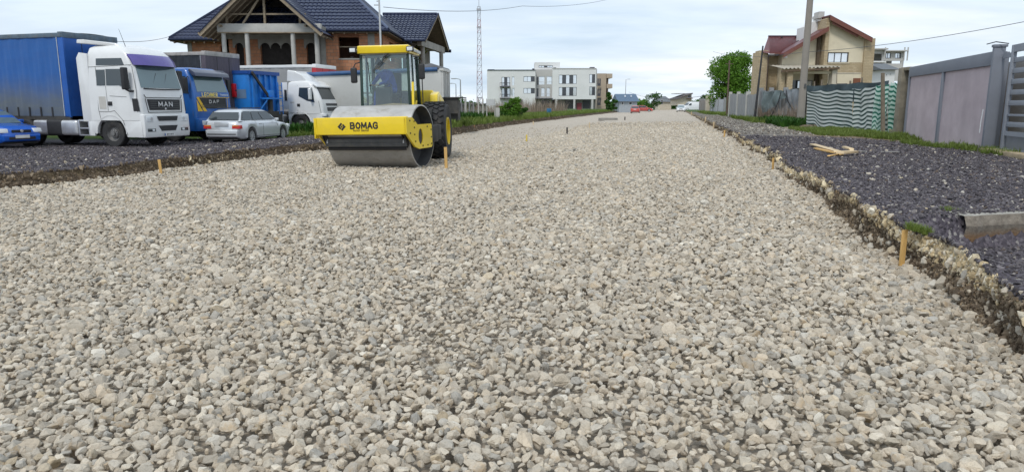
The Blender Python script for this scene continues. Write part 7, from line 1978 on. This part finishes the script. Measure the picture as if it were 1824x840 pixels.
hedge('far_hedge', 1060, 1135, 300, 3.8, 2000, 'far bushes beyond the tan apartment block', GREEN2, 53)
hedge('far_hedge', 1230, 1500, 330, 5.0, 6000, 'far tree line behind the right hand houses', GREEN2, 54)
hedge('far_hedge', 0, 330, 260, 4.0, 3000, 'far tree line behind the lorry park', GREEN2, 55)

# ================================================================== LEFT VERGE: fence posts, notice board, pillars
fp = empty('paling_fence', (0, 0, 0)); tag(fp, 'broken row of concrete fence posts with grey boards on the left verge', 'fence')
for u, v0, v1, Y, w in ((806, 178, 208, 58, .16), (829, 176, 209, 56, .15), (836, 180, 206, 60, .10), (843, 182, 207, 60, .10), (852, 176, 208, 58, .12), (860, 176, 207, 60, .12), (815, 180, 206, 62, .10), (822, 182, 206, 62, .10), (798, 180, 212, 54, .14)):
    a_, c_ = at(u, v0, Y), at(u, v1, Y); MB().b2(a_[0] - w / 2, a_[0] + w / 2, Y, Y + w, -.1, a_[2]).build('post', CONCL if w > .11 else FG, fp)
for u in range(800, 866, 4):
    if u in (832, 848): continue
    a_ = at(u, 183 + (u * 7) % 5, 64); MB().b2(a_[0] - .07, a_[0] + .07, 64, 64.04, -.1, a_[2]).build('board', M('grey paling', (.23, .215, .20), .9, var=.3), fp)
for v in (186, 198): a_, c_ = at(798, v, 63.9), at(868, v, 63.9); MB().b2(a_[0], c_[0], 63.9, 63.97, a_[2], a_[2] + .06).build('rail', MATS['grey paling'], fp)
nb = Facade('notice_board', 874, 58, 'white notice board on two posts on the left verge, beside the shrub', 'sign', z=0)
nb.box('board', 866.5, 177.5, 881, 188, M('white board', (.55, .56, .56), .6, dirt=(.35, .36, .36), dirt_amt=.8, dscale=6), 0, .05)
for u in (867, 881.5): nb.box('post', u - .8, 176, u + .8, 211, CONCL, .06, .16)
for u in (871, 874.5, 878): nb.box('bolt', u - .4, 176.4, u + .4, 177.4, BLK, 0, .05)
gp_ = at_ground(886.5, 57); tag(MB().box((0, 0, 0), (.30, .25, 1.15)).build('concrete_pillar', CONCL, None, bevel=.01, loc=(gp_[0], 57, .6)), 'short white concrete pillar right of the notice board', 'pillar')
tb = at_ground(978, 90); o = empty('blue_barrel', (tb[0], 90, .1)); tag(o, 'blue plastic barrel lying in the verge grass before the white apartments', 'barrel'); b = MB(); b.lathe([(.0, 0), (.26, 0), (.30, .1), (.28, .45), (.30, .8), (.26, .9), (0, .9)], axis='Z', n=16); b.build('shell', M('blue plastic', (.02, .13, .26), .4), o, smooth=True)
MB().cyl((.08, 0, .9), (.08, 0, .95), .05, n=10).build('cap', BLK, o)

# ================================================================== STAKES, PLANKS, SLAB, PEBBLES
PINE = M('fresh pine', (.62, .38, .13), .75, var=.18, scale=6, stretch=(3, 3, .5), dirt=(.42, .26, .10), dirt_amt=.6)
PINEY = M('pale planed board', (.60, .46, .28), .75, var=.15, scale=5, dirt=(.40, .30, .18), dirt_amt=.6)
DKST = M('dark stake', (.05, .045, .04), .8)
def stake(u, vb, vt, w, mat, label, lean=0.0, zf=None, group=None):
    z = 0.0
    for _ in range(25):
        p = onz(u, vb, z); s_, t_ = st(p[0], p[1]); z = float(z_gravel(s_, t_)) if zf is None else zf
    s_, t_ = st(p[0], p[1]); lim = float(lipR(s_)) - .04
    if 1.2 < t_ and t_ > lim: X_n, Y_n = xy(s_, lim); p = Vector((X_n, Y_n, 0)); z = float(z_gravel(s_, lim))
    h = at(u, vt, p[1])[2] - z; w_ = w * p[1] / 1281
    b = MB(); b.T = Matrix.Rotation(lean, 4, 'Y'); hw = w_ / 2
    b._add([(-hw, -hw * .55, -.25), (hw, -hw * .55, -.25), (hw, hw * .55, -.25), (-hw, hw * .55, -.25), (-hw, -hw * .55, h), (hw, -hw * .55, h * 1.0 + .004), (hw, hw * .55, h), (-hw, hw * .55, h - .004)], [(0, 1, 2, 3), (4, 7, 6, 5), (0, 4, 5, 1), (1, 5, 6, 2), (2, 6, 7, 3), (3, 7, 4, 0)]); b.T = None
    o = b.build('survey_stake', mat, None, bevel=.002, loc=(p[0], p[1], z), rz=random.uniform(-.3, .3)); tag(o, label, 'stake', group); return o
G_ = 'wooden survey stakes along the road edges'
stake(1623, 477, 409, 9, PINE, 'nearest wooden survey stake, in front of the right hand bank', .0, group=G_)
stake(1381, 303, 281, 3.4, PINE, 'second wooden stake from the camera along the right hand bank', -.04, group=G_)
stake(1290, 246, 232, 2.4, PINE, 'third wooden stake along the right hand bank', .0, group=G_)
stake(1271, 229, 217, 2.0, PINEY, 'fourth wooden stake along the right hand bank', .0, group=G_)
stake(1259, 220, 208, 1.8, PINEY, 'farthest wooden stake leaning on the right hand bank', .08, group=G_)
stake(1236, 205, 199, 1.4, PINEY, 'tiny far stake where the right hand bank fades out', .0, group=G_)
stake(795, 302, 262, 5, PINE, 'wooden survey stake standing beside the roller wheel', -.02, group=G_)
stake(287, 309, 284, 4.5, PINE, 'wooden survey stake below the lorry park bank', -.06, group=G_)
stake(938, 253, 240, 2.6, M('yellow stake', (.65, .48, .08), .7), 'yellow tipped stake in the middle of the gravel road', .0, group=G_)
stake(1010, 240, 227, 2.6, DKST, 'short black stake in the middle of the gravel road', .0, group=G_)
stake(1050, 230, 218, 1.6, PINEY, 'thin pale stake beyond the black one on the gravel road', .0, group=G_)
stake(1113, 214, 208, 2.0, DKST, 'tiny dark stake right of the manhole ring', .0, group=G_)
stake(844, 232, 223, 3.0, M('orange stake', (.65, .27, .10), .7), 'orange stake below the grassy left bank', .0, group=G_)
stake(950, 222, 216, 1.6, PINEY, 'faint far stake below the grassy left bank', .0, group=G_)
stake(801, 224, 214, 3.0, LAMP, 'white topped post right of the roller wheel', .0, group=G_)
# loose boards on the right hand millings
def board(P, Q_, w, th, mat, label, dz=0.0, name='wooden_board', tilt=0):
    s_, t_ = st(P[0], P[1]); z0_ = float(z_right(s_, t_)); s2, t2 = st(Q_[0], Q_[1]); z1_ = float(z_right(s2, t2))
    c = (Vector((P[0], P[1], z0_)) + Vector((Q_[0], Q_[1], z1_))) / 2; d = Vector((Q_[0] - P[0], Q_[1] - P[1], z1_ - z0_)); L = d.length
    b = MB(); rgx = random.Random(int(L * 1000)); n = 5
    b.ploft([(-L / 2, 0, w / 2), (-L / 2 + .02, th, w / 2 * .8), (L / 2 - .05, th, w / 2), (L / 2, 0, w / 2 * .7)])
    o = b.build(name, mat, None, bevel=.003); o.location = (c.x, c.y, c.z + .015 + dz); o.rotation_euler = (tilt, -atan2(d.z, sqrt(d.x ** 2 + d.y ** 2)), atan2(d.y, d.x)); tag(o, label, 'board', 'loose boards on the right hand millings'); return o
bp = lambda u, v: onz(u, v, .38)
board(bp(1447, 260), bp(1492, 272), .16, .03, PINEY, 'long pale board with a ragged left end, lying on the millings', .03)
board(bp(1452, 265), bp(1500, 275), .10, .03, PINE, 'darker narrow board under the long pale one', .0)
board(bp(1476, 277), bp(1503, 272), .06, .02, PINE, 'thin lath nearest to the camera in the board pile', .0)
board(bp(1496, 276), bp(1524, 274), .17, .05, PINEY, 'short thick board end at the right of the pile', .04)
board(bp(1503, 269), bp(1517, 273), .10, .04, PINEY, 'short board lying across the right end of the pile', .08)
for (u0, v0, u1, v1, lb) in ((1520, 268, 1545, 269, 'grey sliver of wood right of the board pile'), (1568, 269, 1606, 270, 'long grey sliver of wood farther right of the board pile')):
    board(bp(u0, v0), bp(u1, v1), .08, .012, M('greyed wood', (.40, .385, .36), .9, var=.2), lb, .0)
for (u0, v0, u1, v1, lb) in ((1700, 262, 1824, 266, 'wide sandy board at the foot of the metal gate'),):
    pass
# concrete slab ledge at the right edge
SL = M('worn slab top', (.33, .31, .27), .95, var=.2, scale=5, dirt=(.17, .16, .14), dirt_amt=.9, dscale=7, bump=.5, bs=25, bd=.02)
SF = NT('slab edge'); _z = SF.sep(SF.co()); _n = SF.noise(5, 7, .65)
_h = SF.math('ADD', _z[2], SF.math('MULTIPLY', SF.math('SUBTRACT', _n, .5), .16))
_c = SF.mix(SF.sm(_h, -.22, -.12), (.24, .14, .07), SF.ramp(SF.noise(14, 6, .7), [(.3, (.14, .115, .09)), (.7, (.30, .26, .21))]))
SF.set(Base_Color=_c, Roughness=.95); SF.bump(SF.noise(22, 7, .7), .8, .03); SF = SF.mat
slb = empty('concrete_slab', (4.05, 6.50, .335), atan2(.25, 1)); tag(slb, 'broken concrete slab edge sunk in the millings at the right edge', 'slab')
b = MB(); n = 40; top = []; mid = []; bot = []
for k in range(n + 1):
    x = .16 + 4.1 * k / n; j = .07 * vn(x * 3, 2.2) + .045 * vn(x * 11, 5); f = min(1, (x + .36) / .5)
    top.append((x, -.02 + j, .005)); mid.append((x, -.05 + j * 1.5, -.09)); bot.append((x, -.01 + j, -.34))
b.grid([top, mid, bot]); b.build('slab_edge', SF, slb, fixn=False)
b = MB(); b.grid([[(x, y + .0, z + .0) for x, y, z in top], [(x, y + .22, z + .012 + .01 * vn(x * 4, 3)) for x, y, z in top], [(x, y + .42, -.03) for x, y, z in top]]); b.build('slab_top', SL, slb, smooth=True, fixn=False)
MB().b2(.22, 4.2, .02, .42, -.34, -.035).build('slab_core', SL, slb, bevel=.02)
b = MB(); b.bar((.98, -.075, .0), (.96, -.085, -.12), .014, .02); b.build('crack', BLK, slb)
# pale stones strewn on the right hand side
def rock(u, v, z, px, label, mat=None, i=0, name='pebble'):
    p = onz(u, v, z); s_, t_ = st(p[0], p[1]); zz = float(z_right(s_, t_)); d = px * p.length / 1281
    o = bpy.data.objects.new(name, stones[i % 18] if mat is None else C_CRUMB.objects[i % 8].data); COL.objects.link(o); o.location = (p[0], p[1], zz + d * .15); o.scale = (d, d * .8, d * .7); o.rotation_euler = (.2, .1, i * 1.3)
    tag(o, label, 'stone', 'single stones lying on the right hand millings'); return o
rock(1493, 333, .34, 10, 'white rounded stone on the lip at the corner of the bank', None, 3); rock(1546, 310, .36, 12, 'flat grey stone, left one of a close pair on the millings', None, 5); rock(1558, 312, .36, 10, 'rounder grey stone, right one of a close pair on the millings', None, 8)
rock(1606, 318, .36, 8, 'small tan stone right of the grey pair', 1, 2); rock(1650, 371, .36, 7, 'tan pebble left of the slab end', 1, 4); rock(1662, 368, .36, 9, 'cream stone at the left end of the slab', None, 9); rock(1617, 391, .36, 8, 'pale round stone on the lip left of the small tuft', None, 12); rock(1564, 346, .36, 9, 'white flat stone near the lip below the grey pair', None, 14)
# manhole ring far down the road
mp = onz(1083, 214, -.07); o = empty('manhole_ring', (mp[0], mp[1], -.12)); tag(o, 'grey concrete manhole ring sticking out of the gravel far down the road', 'manhole')
b = MB(); b.lathe([(.95, 0), (.95, .26), (.75, .26), (.75, 0)], axis='Z', n=28); b.build('ring', CONC, o, smooth=True)
MB().cyl((0, 0, .05), (0, 0, .18), .74, n=24).build('cover', CHAS, o)
mp = onz(1131, 201, -.05); o = tag(MB().lathe([(0, .15), (.7, .15), (.7, 0)], axis='Z', n=20).build('drain_cover', CONC, None, loc=(mp[0], mp[1], -.05)), 'small far manhole cover in front of the red car', 'manhole')
for (u, v, lb) in ((1210, 257, 'flat white stone chip on the right lane of the gravel'), (1003, 280, 'flat white stone chip in the middle of the gravel')):
    p = onz(u, v, 0); o = bpy.data.objects.new('stone_chip', stones[2]); COL.objects.link(o); o.location = (p[0], p[1], float(z_gravel(*st(p[0], p[1]))) + .05); o.scale = (.24, .10, .05); tag(o, lb, 'stone')
# soil heap before the van and white rubble by the utility pole
p = at_ground(1262, 108, .1); o = bpy.data.objects.new('soil_heap', C_CRUMB.objects[1].data); COL.objects.link(o); o.location = p; o.scale = (4.5, 2.5, 1.6); tag(o, 'low sandy soil heap in front of the far fence', 'heap')
n = 260; ss = rng.uniform(31.5, 34.5, n); tt = 2.9 + rng.rand(n) * 3.2; sc = rng.uniform(.04, .11, n)
o = scatter('white_rubble', C_LIME, np.stack([tt, ss + 1.6 * (tt - 4) * .4, z_right(ss, tt)], 1), rng.uniform(0, 6, (n, 3)), np.stack([sc, sc, sc * .6], 1), rng.randint(0, 18, n), rz=-ROAD_A); tag(o, 'strip of whitish rubble in front of the utility pole', 'rubble')
# ================================================================== OVERHEAD WIRES
def wire(name, pts, r, label):
    P_ = [Vector(p) for p in pts]; b = MB(); seg = []
    for a_, c_ in zip(P_[:-1], P_[1:]):
        for k in range(13):
            f = k / 12; q_ = a_.lerp(c_, f); q_.z -= 4 * f * (1 - f) * (c_ - a_).length * .012; seg.append(q_)
    b.tube(seg, r, 5); tag(b.build(name, M('cable', (.10, .10, .11), .6), None), label, 'wire')
wire('overhead_wire', [at(1270, 92, 68), at(1430, 93, 40), at(1830, 38, 26), at(2100, -5, 22)], .012, 'overhead wire sloping up to the right across the tan house')
wire('overhead_wire', [at(683, 13, 49), at(930, 11, 80), at(1080, 0, 105)], .02, 'thin overhead wire running right from the white steel pole')
wire('overhead_wire', [at(185, 72, 40), at(300, 66, 56)], .015, 'short wire between the blue trailer and the brick house')
wire('overhead_wire', [at(1120, 164, 190), at(1290, 165, 90)], .03, 'faint low wire crossing behind the far houses')

# ================================================================== tidy up: joined pieces that are one part's small fry, and pieces that part company
TINY = ('bolts', 'wheel_nuts', 'screen_bolts', 'plate_marks', 'tread_lugs', 'spring_pin', 'scraper_bracket', 'hood_grille', 'seam', 'door_seam', 'wall_seam', 'crown', 'foliage', 'mast_section')
def islands(bm):
    seen = set(); out = []
    for v in bm.verts:
        if v in seen: continue
        st_ = [v]; seen.add(v); isl = []
        while st_:
            q = st_.pop(); isl.append(q)
            for e in q.link_edges:
                w = e.other_vert(q)
                if w not in seen: seen.add(w); st_.append(w)
        out.append(isl)
    return out
SPLIT = ('drum_inside', 'drum_hub', 'rain_rail', 'scraper_lip', 'scraper_bar', 'rear_yoke', 'lamp_arm', 'wiper', 'hood_side', 'step', 'lower_panel', 'wheel_arch', 'bumper_vent', 'grille_slat', 'step_box', 'pinstripe', 'door_glass', 'chimney', 'bracket', 'landing_leg', 'side_guard')
for o in list(bpy.data.objects):
    if o.type != 'MESH' or o.parent is None or o.name not in SC.objects: continue
    nm = o.name.split('.')[0]
    if nm in TINY: o['kind'] = 'stuff'; continue
    if nm in SPLIT:
        bm = bmesh.new(); bm.from_mesh(o.data); bmesh.ops.remove_doubles(bm, verts=bm.verts, dist=1e-5); I = islands(bm)
        if 1 < len(I) <= 12:
            for k, isl in enumerate(I):
                keep = set(isl); b2 = bm.copy(); b2.verts.ensure_lookup_table(); bm.verts.index_update()
                ids = {v.index for v in isl}
                bmesh.ops.delete(b2, geom=[v for v in b2.verts if v.index not in ids], context='VERTS')
                me = bpy.data.meshes.new(nm); b2.to_mesh(me); b2.free()
                for mt in o.data.materials: me.materials.append(mt)
                if k == 0: first = me
                else:
                    c = bpy.data.objects.new(nm, me); COL.objects.link(c); c.parent = o.parent; c.matrix_basis = o.matrix_basis.copy()
            bm.free(); o.data = first
        else: bm.free()
